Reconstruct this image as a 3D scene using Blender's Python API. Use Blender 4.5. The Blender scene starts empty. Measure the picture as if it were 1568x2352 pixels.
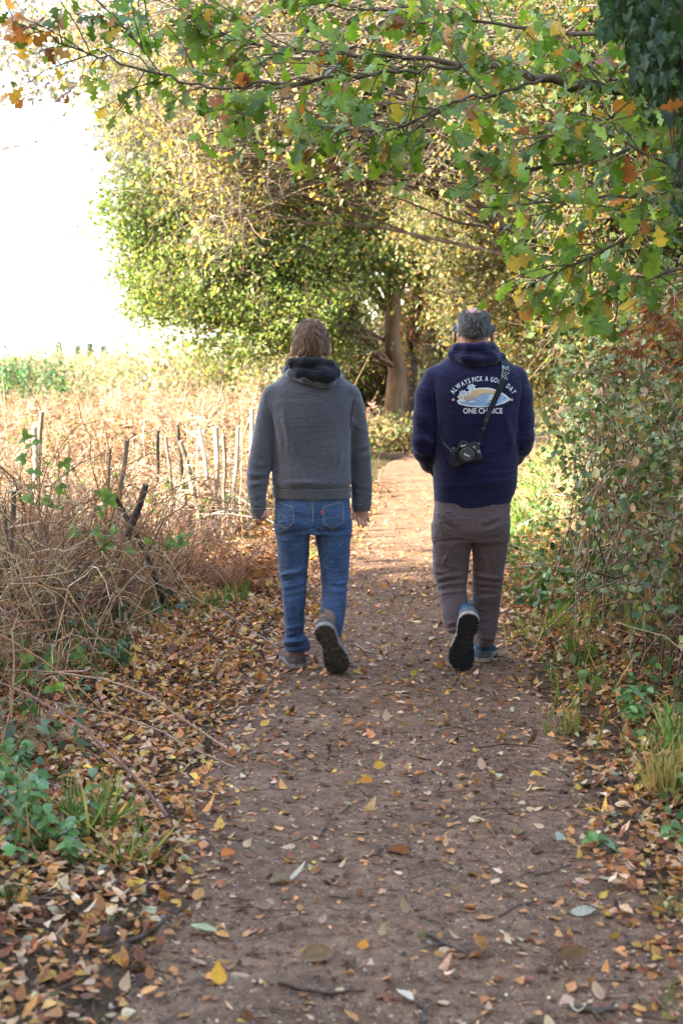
import bpy, math, random
import numpy as np
from mathutils import Vector, Matrix
from mathutils.bvhtree import BVHTree

rng = np.random.default_rng(11)
S = bpy.context.scene
COL = S.collection
R = math.radians

# ------------------------------------------------------------------ camera, sky, sun, exposure
F_PX, CAM_H = 3267.0, 1.53           # focal length in pixels of a 1568 x 2352 picture, eye height
PITCH = math.atan(341.0 / F_PX)
cam_data = bpy.data.cameras.new("camera")
cam_data.sensor_fit = 'VERTICAL'
cam_data.sensor_height = 36.0
cam_data.lens = 36.0 * F_PX / 2352.0
cam_data.clip_start = 0.05
cam_data.clip_end = 3000
cam_data.dof.use_dof = True
cam_data.dof.focus_distance = 7.05
cam_data.dof.aperture_fstop = 4.0
cam = bpy.data.objects.new("camera", cam_data)
cam.location = (0, 0, CAM_H)
cam.rotation_euler = (math.pi / 2 - PITCH, 0, 0)
COL.objects.link(cam)
S.camera = cam

SUN_EL = R(30)
SUN_AZ = (-0.93, -0.37)
_n = math.hypot(*SUN_AZ)
SUN = Vector((SUN_AZ[0] / _n * math.cos(SUN_EL), SUN_AZ[1] / _n * math.cos(SUN_EL), math.sin(SUN_EL)))
world = bpy.data.worlds.new("World")
S.world = world
world.use_nodes = True
_nt = world.node_tree
_sky = _nt.nodes.new('ShaderNodeTexSky')
_sky.sky_type = 'NISHITA'
_sky.sun_disc = False
_sky.sun_elevation = SUN_EL
_sky.sun_rotation = math.atan2(SUN.x, SUN.y)
_sky.air_density = 1.0
_sky.dust_density = 1.5
_sky.ozone_density = 1.0
_bg = _nt.nodes['Background']
_bg.inputs['Strength'].default_value = 0.1
_nt.links.new(_sky.outputs[0], _bg.inputs[0])
# thin bright haze towards the horizon
_tc = _nt.nodes.new('ShaderNodeTexCoord'); _sx = _nt.nodes.new('ShaderNodeSeparateXYZ'); _nt.links.new(_tc.outputs['Generated'], _sx.inputs[0])
_mr = _nt.nodes.new('ShaderNodeMapRange'); _mr.inputs[1].default_value = -.02; _mr.inputs[2].default_value = .75; _mr.inputs[3].default_value = .2; _mr.inputs[4].default_value = .04
_mr.interpolation_type = 'SMOOTHERSTEP'
_nt.links.new(_sx.outputs[2], _mr.inputs[0])
_b2 = _nt.nodes.new('ShaderNodeBackground'); _b2.inputs[0].default_value = (.95, .97, 1.0, 1); _nt.links.new(_mr.outputs[0], _b2.inputs[1])
_ad = _nt.nodes.new('ShaderNodeAddShader'); _nt.links.new(_bg.outputs[0], _ad.inputs[0]); _nt.links.new(_b2.outputs[0], _ad.inputs[1])
_nt.links.new(_ad.outputs[0], _nt.nodes['World Output'].inputs[0])
sun_data = bpy.data.lights.new("sun", 'SUN')
sun_data.energy = 4.0
sun_data.angle = R(0.5)
sun_data.color = (1.0, 0.945, 0.86)
sun = bpy.data.objects.new("sun", sun_data)
sun.rotation_euler = (-SUN).to_track_quat('-Z', 'Y').to_euler()
sun.location = (-20, -8, 14)
COL.objects.link(sun)
S.view_settings.view_transform = 'Standard'
S.view_settings.look = 'None'
S.view_settings.gamma = 1.0
S.view_settings.use_curve_mapping = False
S.view_settings.exposure = 3.62
S.cycles.use_denoising = True
S.cycles.max_bounces = 8
S.cycles.diffuse_bounces = 4
S.cycles.glossy_bounces = 2
S.cycles.transmission_bounces = 6
S.cycles.caustics_reflective = False
S.cycles.caustics_refractive = False

# ------------------------------------------------------------------ pixels to the place
_fw = np.array((0, math.cos(PITCH), -math.sin(PITCH)))
_up = np.array((0, math.sin(PITCH), math.cos(PITCH)))
def ray(px, py):
    return _fw + np.array((1, 0, 0)) * ((px - 784) / F_PX) + _up * ((1176 - py) / F_PX)
def at(px, py, Y):
    d = ray(px, py)
    return d * (Y / d[1]) + np.array((0, 0, CAM_H))
def onground(px, py, z=0.0):
    d = ray(px, py)
    return d * ((z - CAM_H) / d[2]) + np.array((0, 0, CAM_H))

# ------------------------------------------------------------------ mesh building
def unit(v):
    return v / np.maximum(np.linalg.norm(v, axis=-1, keepdims=True), 1e-9)

class Geo:
    """collects vertices, polygons and one colour per vertex, then links ONE mesh object"""
    def __init__(s):
        s.v, s.c, s.f, s.n = [], [], [], 0
    def add(s, V, F, col=None, mat=0, smooth=False):
        V = np.asarray(V, dtype=np.float32).reshape(-1, 3)
        F = np.asarray(F, dtype=np.int32)
        if col is None: col = (1, 1, 1)
        C = np.asarray(col, dtype=np.float32)
        if C.ndim == 1: C = np.broadcast_to(C, (len(V), 3))
        s.v.append(V); s.c.append(C)
        s.f.append((F + s.n, mat, smooth)); s.n += len(V)
    def mesh(s, name, mats, loc=None):
        me = bpy.data.meshes.new(name)
        V = np.concatenate(s.v).astype(np.float32)
        if loc is not None: V = V - np.asarray(loc, dtype=np.float32)
        loops = np.concatenate([f.ravel() for f, m, k in s.f])
        sizes = np.concatenate([np.full(len(f), f.shape[1]) for f, m, k in s.f])
        start = np.concatenate([[0], np.cumsum(sizes)[:-1]])
        me.vertices.add(len(V)); me.vertices.foreach_set('co', V.ravel())
        me.loops.add(len(loops)); me.loops.foreach_set('vertex_index', loops.astype(np.int32))
        me.polygons.add(len(sizes)); me.polygons.foreach_set('loop_start', start.astype(np.int32))
        me.polygons.foreach_set('material_index', np.concatenate([np.full(len(f), m) for f, m, k in s.f]).astype(np.int32))
        me.polygons.foreach_set('use_smooth', np.concatenate([np.full(len(f), k) for f, m, k in s.f]))
        a = me.color_attributes.new('tint', 'FLOAT_COLOR', 'POINT')
        C = np.concatenate(s.c)
        a.data.foreach_set('color', np.concatenate([C, np.ones((len(C), 1), np.float32)], 1).ravel())
        for m in (mats if isinstance(mats, (list, tuple)) else [mats]): me.materials.append(m)
        me.update(calc_edges=True)
        return me
    def build(s, name, mats, parent=None, loc=None):
        if loc is None and parent is not None: loc = tuple(parent['_o'])
        o = bpy.data.objects.new(name, s.mesh(name, mats, loc))
        COL.objects.link(o)
        if parent is not None: o.parent = parent
        return o

def tag(o, label, cat, group=None, kind=None):
    if label: o['label'] = label
    if cat: o['category'] = cat
    if group: o['group'] = group
    if kind: o['kind'] = kind
    return o
def thing(name, label, cat, loc, group=None):
    o = bpy.data.objects.new(name, None)
    o.empty_display_size = 0.1
    o.location = tuple(float(a) for a in loc)
    o['_o'] = [float(a) for a in loc]
    COL.objects.link(o)
    return tag(o, label, cat, group)
def whole(G, name, mats, loc, label, cat, group=None):
    """a thing that is one mesh, with its origin at its base"""
    o = G.build(name, mats, None, loc)
    o.location = tuple(float(a) for a in loc)
    return tag(o, label, cat, group)
def sub(G, name, mats, part, root):
    """a sub-part: child of a part, whose own origin is at the root's base"""
    o = G.build(name, mats, None, tuple(root['_o']))
    o.parent = part
    return o
def copy_thing(o, loc, rz=0.0, sc=1.0):
    c = o.copy(); COL.objects.link(c)
    c.location = tuple(float(a) for a in loc); c.rotation_euler = (0, 0, rz); c.scale = (sc, sc, sc)
    for ch in list(o.children):
        d = ch.copy(); COL.objects.link(d); d.parent = c
    return c

# tubes: P (N, m, 3) centre lines, Rr (N, m) radii
def tubes(G, P, Rr, sides=4, col=(1, 1, 1), mat=0, cap=True):
    P = np.asarray(P, dtype=np.float64)
    if P.ndim == 2: P = P[None]
    Rr = np.broadcast_to(np.asarray(Rr, dtype=np.float64), P.shape[:2])
    N, m, _ = P.shape
    T = unit(np.gradient(P, axis=1))
    ov = unit(P[:, -1] - P[:, 0])
    ref = np.where(np.abs(ov[:, 2:3]) > 0.8, np.array([[1.0, 0.13, 0.07]]), np.array([[0.1, 0.07, 1.0]]))[:, None, :]
    U = unit(np.cross(T, np.broadcast_to(ref, T.shape)))
    W = np.cross(T, U)
    a = np.arange(sides) * 2 * math.pi / sides
    V = P[:, :, None, :] + Rr[:, :, None, None] * (U[:, :, None, :] * np.cos(a)[None, None, :, None] + W[:, :, None, :] * np.sin(a)[None, None, :, None])
    idx = np.arange(N * m * sides).reshape(N, m, sides)
    q = np.stack([idx[:, :-1, :], np.roll(idx[:, :-1, :], -1, 2), np.roll(idx[:, 1:, :], -1, 2), idx[:, 1:, :]], -1).reshape(-1, 4)
    c = np.asarray(col, dtype=np.float32)
    if c.ndim == 2: c = np.repeat(c, m * sides, 0)
    G.add(V.reshape(-1, 3), q, c, mat, True)
    if cap:
        G.add(V[:, -1].reshape(-1, 3), np.arange(N * sides).reshape(N, sides), c if c.ndim == 1 else c[::m], mat, False)
        G.add(V[:, 0].reshape(-1, 3), np.arange(N * sides).reshape(N, sides)[:, ::-1], c if c.ndim == 1 else c[::m], mat, False)

# leaf templates: x along the leaf, y across, z its normal
def strip_leaf(xs, ys, fold=0.12):
    n = len(xs); xs = np.array(xs, float); ys = np.array(ys, float)
    V = np.concatenate([np.stack([xs, 0 * xs, 0 * xs], 1), np.stack([xs, ys, fold * ys], 1), np.stack([xs, -ys, fold * ys], 1)])
    F = []
    for i in range(n - 1):
        F.append((i, i + 1, n + i + 1, n + i)); F.append((i + 1, i, 2 * n + i, 2 * n + i + 1))
    return V, np.array(F)
LEAF4 = (np.array([(0, 0, 0), (.45, .33, .06), (1, 0, 0), (.45, -.33, .06)], float), np.array([(0, 2, 1), (0, 3, 2)]))
LEAF6 = (np.array([(0, 0, 0), (.25, .3, .05), (.65, .3, .05), (1, 0, 0), (.65, -.3, .05), (.25, -.3, .05)], float), np.array([(0, 3, 2, 1), (0, 5, 4, 3)]))
BIRCH = strip_leaf([0, .1, .17, .27, .33, .45, .52, .64, .72, .86, 1.0], [.03, .24, .22, .36, .32, .36, .28, .27, .19, .11, .0], .1)
OVATE = strip_leaf([0, .08, .2, .35, .5, .65, .8, .92, 1.0], [.02, .2, .27, .33, .31, .29, .2, .12, 0], .15)
OAK = strip_leaf([0, .1, .16, .24, .31, .38, .46, .54, .6, .67, .76, .82, .9, .96, 1.0],
                 [.02, .03, .1, .13, .08, .11, .25, .27, .14, .15, .31, .28, .15, .16, .04], .1)
ROAK = strip_leaf([0, .12, .2, .3, .36, .42, .5, .6, .66, .72, .8, .86, .92, 1.0],
                  [.01, .02, .16, .24, .06, .07, .3, .36, .09, .1, .28, .24, .06, .0], .08)
IVY = strip_leaf([0, .05, .12, .25, .4, .55, .62, .8, 1.0], [.05, .3, .42, .28, .2, .33, .26, .12, 0], .1)
BLADE = strip_leaf([0, .25, .5, .75, 1.0], [.016, .02, .018, .011, 0], .3)
_px = np.linspace(0, 1, 9)
PINNA = strip_leaf(_px, [.02 + (.13 if i % 2 else .04) * (1 - .75 * x) for i, x in enumerate(_px)], .0)

OCT = (np.array([(1, 0, 0), (-1, 0, 0), (0, 1, 0), (0, -1, 0), (0, 0, .7), (0, 0, -.7)], float),
       np.array([(0, 2, 4), (2, 1, 4), (1, 3, 4), (3, 0, 4), (2, 0, 5), (1, 2, 5), (3, 1, 5), (0, 3, 5)]))

def place(G, tmpl, pos, d, n, size, col, bend=0.0, cup=0.0, mat=0, smooth=False, wid=1.0):
    V, F = tmpl
    pos = np.asarray(pos, float); N = len(pos)
    x = unit(np.broadcast_to(np.asarray(d, float), (N, 3)))
    y = unit(np.cross(np.broadcast_to(np.asarray(n, float), (N, 3)), x))
    z = np.cross(x, y)
    s = np.broadcast_to(np.asarray(size, float), (N,))[:, None]
    bend = np.broadcast_to(np.asarray(bend, float), (N,))[:, None]
    cup = np.broadcast_to(np.asarray(cup, float), (N,))[:, None]
    w = np.broadcast_to(np.asarray(wid, float), (N,))[:, None]
    lx = V[None, :, 0] * s
    ly = V[None, :, 1] * s * w
    lz = (V[None, :, 2] + bend * V[None, :, 0] ** 2 + cup * V[None, :, 1] ** 2) * s
    P = pos[:, None] + lx[..., None] * x[:, None] + ly[..., None] * y[:, None] + lz[..., None] * z[:, None]
    k = len(V)
    FF = (F[None] + (np.arange(N) * k)[:, None, None]).reshape(-1, F.shape[1])
    C = np.asarray(col, np.float32)
    if C.ndim == 1: C = np.broadcast_to(C, (N, 3))
    G.add(P.reshape(-1, 3), FF, np.repeat(C, k, 0), mat, smooth)

def rdir(N, zbias=0.0, zs=1.0):
    v = rng.normal(size=(N, 3)); v[:, 2] = v[:, 2] * zs + zbias
    return unit(v)
def pal(spec, N, jit=0.22):
    cols = np.array([c for c, w in spec], float); w = np.array([w for c, w in spec], float)
    i = rng.choice(len(cols), N, p=w / w.sum())
    return np.clip(cols[i] * np.exp(rng.normal(size=(N, 1)) * jit) * np.exp(rng.normal(size=(N, 3)) * jit * .25), 0, .9)

# value noise on points
_tab = np.random.default_rng(3).random(4096)
def vnoise(P, f=1.0, seed=0):
    P = np.asarray(P, float) * f + 100.0 + seed * 17.3
    i = np.floor(P).astype(int); t = P - i; t = t * t * (3 - 2 * t)
    r = 0
    for dx in (0, 1):
        for dy in (0, 1):
            for dz in (0, 1):
                h = _tab[((i[..., 0] + dx) * 73856093 ^ (i[..., 1] + dy) * 19349663 ^ (i[..., 2] + dz) * 83492791) & 4095]
                r = r + h * (t[..., 0] if dx else 1 - t[..., 0]) * (t[..., 1] if dy else 1 - t[..., 1]) * (t[..., 2] if dz else 1 - t[..., 2])
    return r * 2 - 1
def n2(x, y, f, seed=0):
    return vnoise(np.stack([x, y, 0 * x], -1), f, seed)

# ------------------------------------------------------------------ materials
def mat_new(name):
    m = bpy.data.materials.new(name); m.use_nodes = True
    nt = m.node_tree; nt.nodes.clear()
    out = nt.nodes.new('ShaderNodeOutputMaterial')
    return m, nt, out
def node(nt, t, **kw):
    n = nt.nodes.new(t)
    for k, v in kw.items(): setattr(n, k, v)
    return n
def setin(n, **kw):
    for k, v in kw.items():
        n.inputs[k.replace('_', ' ')].default_value = v if not (isinstance(v, tuple) and len(v) == 3 and n.inputs[k.replace('_', ' ')].type == 'RGBA') else (*v, 1)
    return n
def noise_tex(nt, scale, detail=4, vec=None, rough=.55):
    n = node(nt, 'ShaderNodeTexNoise'); setin(n, Scale=scale, Detail=detail, Roughness=rough)
    if vec is not None: nt.links.new(vec, n.inputs['Vector'])
    return n
def objvec(nt, scale=None):
    t = node(nt, 'ShaderNodeTexCoord')
    if scale is None: return t.outputs['Object']
    mp = node(nt, 'ShaderNodeMapping'); mp.inputs['Scale'].default_value = scale
    nt.links.new(t.outputs['Object'], mp.inputs['Vector'])
    return mp.outputs[0]
def ramp(nt, fac, stops):
    r = node(nt, 'ShaderNodeValToRGB')
    e = r.color_ramp.elements
    while len(e) < len(stops): e.new(.5)
    for el, (p, c) in zip(e, stops):
        el.position = p; el.color = (*c, 1)
    nt.links.new(fac, r.inputs[0])
    return r.outputs[0]
def mixc(nt, fac, a, b, mode='MIX'):
    m = node(nt, 'ShaderNodeMix', data_type='RGBA', blend_type=mode)
    for sock, v in ((m.inputs[0], fac), (m.inputs[6], a), (m.inputs[7], b)):
        if hasattr(v, 'is_linked'): nt.links.new(v, sock)
        elif isinstance(v, tuple): sock.default_value = (*v, 1)
        else: sock.default_value = v
    return m.outputs[2]
def bump(nt, h, strength, dist, normal=None):
    b = node(nt, 'ShaderNodeBump'); setin(b, Strength=strength, Distance=dist)
    nt.links.new(h, b.inputs['Height'])
    if normal is not None: nt.links.new(normal, b.inputs['Normal'])
    return b.outputs[0]

def leaf_mat(name, trans=.35, rough=.45, spec=.4, mottle=30):
    m, nt, out = mat_new(name)
    at_ = node(nt, 'ShaderNodeAttribute', attribute_name='tint')
    nz = noise_tex(nt, mottle, 3, objvec(nt))
    col = mixc(nt, .5, at_.outputs['Color'], ramp(nt, nz.outputs[0], [(.3, (.55, .5, .42)), (.7, (1.25, 1.2, 1.1))]), 'MULTIPLY')
    p = node(nt, 'ShaderNodeBsdfPrincipled'); setin(p, Roughness=rough); p.inputs['Specular IOR Level'].default_value = spec
    nt.links.new(col, p.inputs['Base Color'])
    t = node(nt, 'ShaderNodeBsdfTranslucent')
    tc = mixc(nt, 1.0, col, (1.5, 1.38, .65), 'MULTIPLY')
    nt.links.new(tc, t.inputs['Color'])
    mx = node(nt, 'ShaderNodeMixShader'); mx.inputs[0].default_value = trans
    nt.links.new(p.outputs[0], mx.inputs[1]); nt.links.new(t.outputs[0], mx.inputs[2])
    nt.links.new(mx.outputs[0], out.inputs[0])
    return m
def tint_mat(name, rough=.8, spec=.2, mottle=25, lo=(.6, .58, .55), hi=(1.25, 1.2, 1.15), bstr=.4, stretch=(1, 1, .25)):
    m, nt, out = mat_new(name)
    at_ = node(nt, 'ShaderNodeAttribute', attribute_name='tint')
    nz = noise_tex(nt, mottle, 5, objvec(nt, stretch))
    col = mixc(nt, 1.0, at_.outputs['Color'], ramp(nt, nz.outputs[0], [(.3, lo), (.7, hi)]), 'MULTIPLY')
    p = node(nt, 'ShaderNodeBsdfPrincipled'); setin(p, Roughness=rough); p.inputs['Specular IOR Level'].default_value = spec
    nt.links.new(col, p.inputs['Base Color'])
    nt.links.new(bump(nt, nz.outputs[0], bstr, .01), p.inputs['Normal'])
    nt.links.new(p.outputs[0], out.inputs[0])
    return m
def plain_mat(name, col, rough=.6, spec=.4, metal=0.0, mottle=None, amt=.25, bstr=0.0, bdist=.002):
    m, nt, out = mat_new(name)
    p = node(nt, 'ShaderNodeBsdfPrincipled'); setin(p, Roughness=rough, Metallic=metal); p.inputs['Specular IOR Level'].default_value = spec
    if mottle:
        nz = noise_tex(nt, mottle, 5, objvec(nt))
        c = mixc(nt, 1.0, col, ramp(nt, nz.outputs[0], [(.3, (1 - amt,) * 3), (.7, (1 + amt,) * 3)]), 'MULTIPLY')
        nt.links.new(c, p.inputs['Base Color'])
        if bstr: nt.links.new(bump(nt, nz.outputs[0], bstr, bdist), p.inputs['Normal'])
    else:
        p.inputs['Base Color'].default_value = (*col, 1)
    nt.links.new(p.outputs[0], out.inputs[0])
    return m

M_LEAF = leaf_mat('foliage', .42, .5, .2)
M_OAK = leaf_mat('oak_foliage', .5, .42, .35, 55)
M_GLOSS = leaf_mat('glossy_foliage', .22, .4, .25)
M_DEAD = leaf_mat('dead_leaves', .22, .6, .15, 90)
M_BARK = tint_mat('bark', .9, .15, 14, bstr=.9)
M_STEM = tint_mat('stems', .8, .08, 40)
# ------------------------------------------------------------------ ground, path
_PY = np.array([0, 3.3, 5.8, 7.1, 9, 11, 15, 18.9, 22, 26, 30, 36.])
_PL = np.array([-.62, -.62, -.58, -.52, -.42, -.3, .1, .38, .6, 1.6, 3.2, 6.5])
_PR = np.array([.95, 1.0, 1.0, 1.02, 1.15, 1.33, 1.86, 2.35, 2.95, 4.2, 6.5, 10.])
def path_lr(y):
    return np.interp(y, _PY, _PL), np.interp(y, _PY, _PR)
def path_z(x, y):
    return .008 + .008 * n2(x, y, 2.2, 1) + .006 * n2(x, y, 7, 2) + .0045 * n2(x, y, 19, 3)
def gz(x, y):
    """ground height beside the path"""
    l, r = path_lr(y)
    dl = np.clip(l - x, 0, None); dr = np.clip(x - r, 0, None)
    z = .02 + .03 * n2(x, y, 1.1, 5) * np.clip((dl + dr) * 3, 0, 1) + .012 * n2(x, y, 5, 6)
    z = z + .16 * np.clip(dr - .1, 0, 3) + .05 * np.clip(dl - .1, 0, 1.2)
    far = np.clip((np.hypot(x, y) - 60) / 200, 0, 1)
    z = z + far * far * (2.0 + 2.2 * n2(x, y, .006, 9))
    inside = (x > l + .05) & (x < r - .05)
    return np.where(inside, -.03, z)
def hz(x, y):
    x = np.asarray(x, float); y = np.asarray(y, float)
    l, r = path_lr(y)
    return np.where((x > l + .06) & (x < r - .06), path_z(x, y), gz(x, y))

def sheet(xs, ys, zf):
    X, Y = np.meshgrid(xs, ys)
    V = np.stack([X, Y, zf(X, Y)], -1).reshape(-1, 3)
    n, m = X.shape
    i = np.arange(n * m).reshape(n, m)
    return V, np.stack([i[:-1, :-1], i[:-1, 1:], i[1:, 1:], i[1:, :-1]], -1).reshape(-1, 4)

def soil_mat(name, c1, c2, c3, scale, bstr, damp=.75):
    m, nt, out = mat_new(name)
    v = objvec(nt)
    a = noise_tex(nt, scale, 8, v, .65); b = noise_tex(nt, scale * .12, 4, v); c = noise_tex(nt, scale * 7, 4, v, .7)
    vo = node(nt, 'ShaderNodeTexVoronoi'); setin(vo, Scale=scale * 5); nt.links.new(v, vo.inputs['Vector'])
    col = ramp(nt, a.outputs[0], [(.3, c1), (.5, c2), (.72, c3)])
    col = mixc(nt, 1.0, col, ramp(nt, b.outputs[0], [(.3, (.68, .66, .64)), (.7, (1.18, 1.14, 1.1))]), 'MULTIPLY')
    col = mixc(nt, 1.0, col, ramp(nt, c.outputs[0], [(.33, (.62, .6, .58)), (.62, (1.2, 1.16, 1.12)), (.75, (1.7, 1.6, 1.5))]), 'MULTIPLY')
    p = node(nt, 'ShaderNodeBsdfPrincipled'); setin(p, Roughness=damp); p.inputs['Specular IOR Level'].default_value = .08
    nt.links.new(col, p.inputs['Base Color'])
    nn = bump(nt, a.outputs[0], bstr, .03)
    nn = bump(nt, c.outputs[0], bstr * .8, .006, nn)
    nn = bump(nt, vo.outputs[0], bstr * .6, .004, nn)
    nt.links.new(nn, p.inputs['Normal']); nt.links.new(p.outputs[0], out.inputs[0])
    return m
M_PATH = soil_mat('gravelly_dirt', (.095, .054, .033), (.17, .104, .066), (.265, .172, .108), 22, .55)
M_GROUND = soil_mat('woodland_soil', (.035, .024, .016), (.075, .05, .03), (.12, .085, .045), 9, .7, .9)

def spaced(a, b, n, k):
    t = np.linspace(-1, 1, n)
    s = np.sinh(t * k) / np.sinh(k)
    return np.where(s < 0, -s * a, s * b)
G = Geo()
G.add(*sheet(spaced(-900, 900, 260, 6.2), np.concatenate([spaced(-300, 0, 61, 4.5)[:30], np.linspace(-1, 30, 320), 30 + 1200 * (np.linspace(.012, 1, 90) ** 3)]), gz), smooth=True)
g = G.build('ground', M_GROUND); tag(g, 'dark woodland soil on both sides of the dirt path', 'ground', kind='structure')
G = Geo()
ys = np.concatenate([np.arange(1.0, 9, .02), np.arange(9, 36, .06)]); us = np.linspace(0, 1, 90)
U, Y = np.meshgrid(us, ys)
l, r = path_lr(Y)
edge = .07 * n2(0 * Y, Y, 3, 4)
X = (l - .02 + edge) + U * (r - l + .04 + .07 * n2(0 * Y + 9, Y, 3, 8) - edge)
Z = path_z(X, Y) - .05 * np.clip(1 - U * 18, 0, 1) - .05 * np.clip(1 - (1 - U) * 18, 0, 1)
i = np.arange(U.size).reshape(U.shape)
G.add(np.stack([X, Y, Z], -1), np.stack([i[:-1, :-1], i[:-1, 1:], i[1:, 1:], i[1:, :-1]], -1).reshape(-1, 4), smooth=True)
g = G.build('path', M_PATH); tag(g, 'trodden brown dirt path leading ahead between the walkers', 'path', kind='structure')

# gravel grains pressed in the path
def bare(y):
    return (np.interp(y, [3, 3.66, 4.7, 5.8, 7.1, 8.8, 10.7, 14, 22], [-.36, -.32, -.3, -.3, -.14, .1, .16, .4, 1.1]),
            np.interp(y, [3, 3.66, 4.7, 5.8, 7.1, 8.8, 10.7, 14, 22], [.66, .64, .68, .82, .78, .66, .75, 1.5, 2.6]))
N = 42000
y = 2.9 + 8 * rng.random(N) ** 1.6; l, r = path_lr(y); x = l + (r - l) * rng.random(N)
G = Geo()
place(G, OCT, np.stack([x, y, path_z(x, y) + .0005], 1), rdir(N, 0, .2), (0, 0, 1), np.exp(rng.normal(-6.0, .5, N)),
      pal([((.19, .125, .08), 4), ((.29, .2, .13), 3), ((.085, .057, .04), 3), ((.36, .29, .22), 1), ((.26, .13, .07), 1)], N))
M_GRIT = tint_mat('gravel_grain', .7, .3, 200)
g = G.build('gravel', M_GRIT); tag(g, 'small stones and grit pressed into the dirt path', 'gravel', kind='stuff')

# ------------------------------------------------------------------ leaf litter
C_TAN, C_PALE, C_DARK, C_YEL, C_RED, C_GRN = (.47, .225, .085), (.5, .34, .21), (.1, .052, .034), (.5, .31, .06), (.23, .09, .042), (.3, .3, .18)
LITTER = [(C_TAN, 6), (C_PALE, 3.6), (C_DARK, 3), (C_YEL, .9), (C_RED, 3), (C_GRN, .25)]
def litter_density(x, y):
    bl, br = bare(y); l, r = path_lr(y)
    w = .16 + .04 * (y - 4).clip(0, 6)
    a = np.clip((bl - x) / w / 2.2, 0, 1); b = np.clip((x - br) / w / 2.2, 0, 1)
    a = a * (1 - .75 * np.clip((-x - 1.25 - .03 * y) / .8, 0, 1)); b = b * (1 - .8 * np.clip((x - r - .15) / .5, 0, 1))
    patch = .8 + .5 * np.clip(n2(x, y, 3.5, 12) + .35, 0, 1)
    near = np.clip((y - 2.2) / 2.2, .5, 1)
    mid = (.05 + .045 * np.clip((y - 5) / 4, 0, 1)) * (1 - .75 * np.clip((y - 9) / 4, 0, 1))
    return np.maximum(np.maximum(a, b) * patch * near, mid) * np.clip(1.3 - y / 24, .25, 1)
N = 420000
y = 2.9 + 15 * rng.random(N); x = -4.2 + 8.4 * rng.random(N)
k = (np.abs(x) < .26 * y + .25) & (rng.random(N) < litter_density(x, y))
x, y = x[k], y[k]
N = len(x)
z = hz(x, y) + .004 + .03 * rng.random(N) ** 2 * (litter_density(x, y) > .3)
nrm = unit(np.stack([rng.normal(0, .27, N), rng.normal(-.05, .27, N), np.ones(N)], 1))
an = rng.random(N) * 6.283
G = Geo()
sel = rng.random(N) < .88
for T, mk, sz in ((BIRCH, sel, .029), (OVATE, ~sel, .041)):
    n_ = mk.sum()
    place(G, T, np.stack([x, y, z], 1)[mk], np.stack([np.cos(an), np.sin(an), rng.normal(0, .25, N)], 1)[mk], nrm[mk],
          np.clip(sz * np.exp(rng.normal(0, .28, n_)), .014, .05), pal(LITTER, n_, .25), rng.normal(.05, .45, n_), rng.normal(.3, 1.1, n_), smooth=True)
g = G.build('leaf_litter', M_DEAD); tag(g, 'brown and orange fallen leaves drifted along both edges of the path', 'leaf litter', kind='stuff')
N_LITTER = N

# crumbs of older leaves trodden into the path
N = 15000
y = 2.9 + 9 * rng.random(N) ** 1.4; l, r = path_lr(y); x = l - .1 + (r - l + .2) * rng.random(N)
k = rng.random(N) < .25 + .75 * np.clip(n2(x, y, 2.6, 71) + .3, 0, 1); x, y = x[k], y[k]; N = len(x); an = rng.random(N) * 6.283
G = Geo()
place(G, LEAF6, np.stack([x, y, hz(x, y) + .002], 1), np.stack([np.cos(an), np.sin(an), rng.normal(0, .2, N)], 1), unit(np.stack([rng.normal(0, .3, N), rng.normal(0, .3, N), np.ones(N)], 1)),
      .013 * np.exp(rng.normal(0, .4, N)), pal([(C_DARK, 4), ((.07, .045, .035), 4), (C_RED, 2), (C_TAN, 1), (C_PALE, .8)], N, .25), rng.normal(0, .4, N), 0)
g = G.build('leaf_crumbs', M_DEAD); tag(g, 'small dark leaf crumbs trodden into the dirt path', 'leaf crumbs', kind='stuff')

# stems of dead leaves and small twigs in the litter
N = 2600
y = 3 + 9 * rng.random(N) ** 1.3; x = (-1 + 2 * rng.random(N)) * (.25 * y + .1)
k = rng.random(N) < .25 + litter_density(x, y); x, y = x[k], y[k]; N = len(x)
an = rng.random(N) * 6.283; L = .03 + .14 * rng.random(N) ** 2.5
t = np.linspace(-.5, .5, 4)
P = np.stack([x[:, None] + np.cos(an)[:, None] * L[:, None] * t, y[:, None] + np.sin(an)[:, None] * L[:, None] * t, 0 * x[:, None] + 0 * t], -1)
P[:, :, :2] += rng.normal(0, .05, (N, 4, 2)) * L[:, None, None]
P[:, :, 2] = hz(P[:, :, 0], P[:, :, 1]) + .006 + .02 * rng.random((N, 1)) ** 2
G = Geo(); tubes(G, P, (.0012 + .0012 * rng.random(N))[:, None] * np.ones(4), 3, pal([((.1, .06, .04), 3), ((.2, .13, .09), 1)], N))
g = G.build('twig_litter', M_STEM); tag(g, 'thin broken twigs scattered over path and litter', 'twigs', kind='stuff')

# single leaves that lie apart on the bare path
def fallen_leaf(x, y, col, size, label, group, tmpl=BIRCH, an=None, bend=None, cup=None, nz=None, lift=.006):
    an = rng.random() * 6.283 if an is None else an
    G = Geo()
    z = float(hz(x, y)) + lift
    nn = nz if nz is not None else (rng.normal(0, .17), rng.normal(-.05, .17), 1)
    d = np.array([math.cos(an), math.sin(an), rng.normal(0, .12)])
    place(G, tmpl, [(x, y, z)], [d], [nn], size, np.array([col]), rng.normal(.1, .35) if bend is None else bend, rng.normal(.4, .7) if cup is None else cup, smooth=True)
    q = np.array([(x, y, z)] * 4) - unit(d) * (np.linspace(0, .4, 4) * size)[:, None] + np.array([0, 0, .004]) * np.array([0, .5, .3, 0])[:, None]
    tubes(G, q, .0009, 3, np.array([np.array(col) * .6]))
    return whole(G, 'fallen_leaf', M_DEAD, (x, y, z), label, 'leaf', group)
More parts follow.
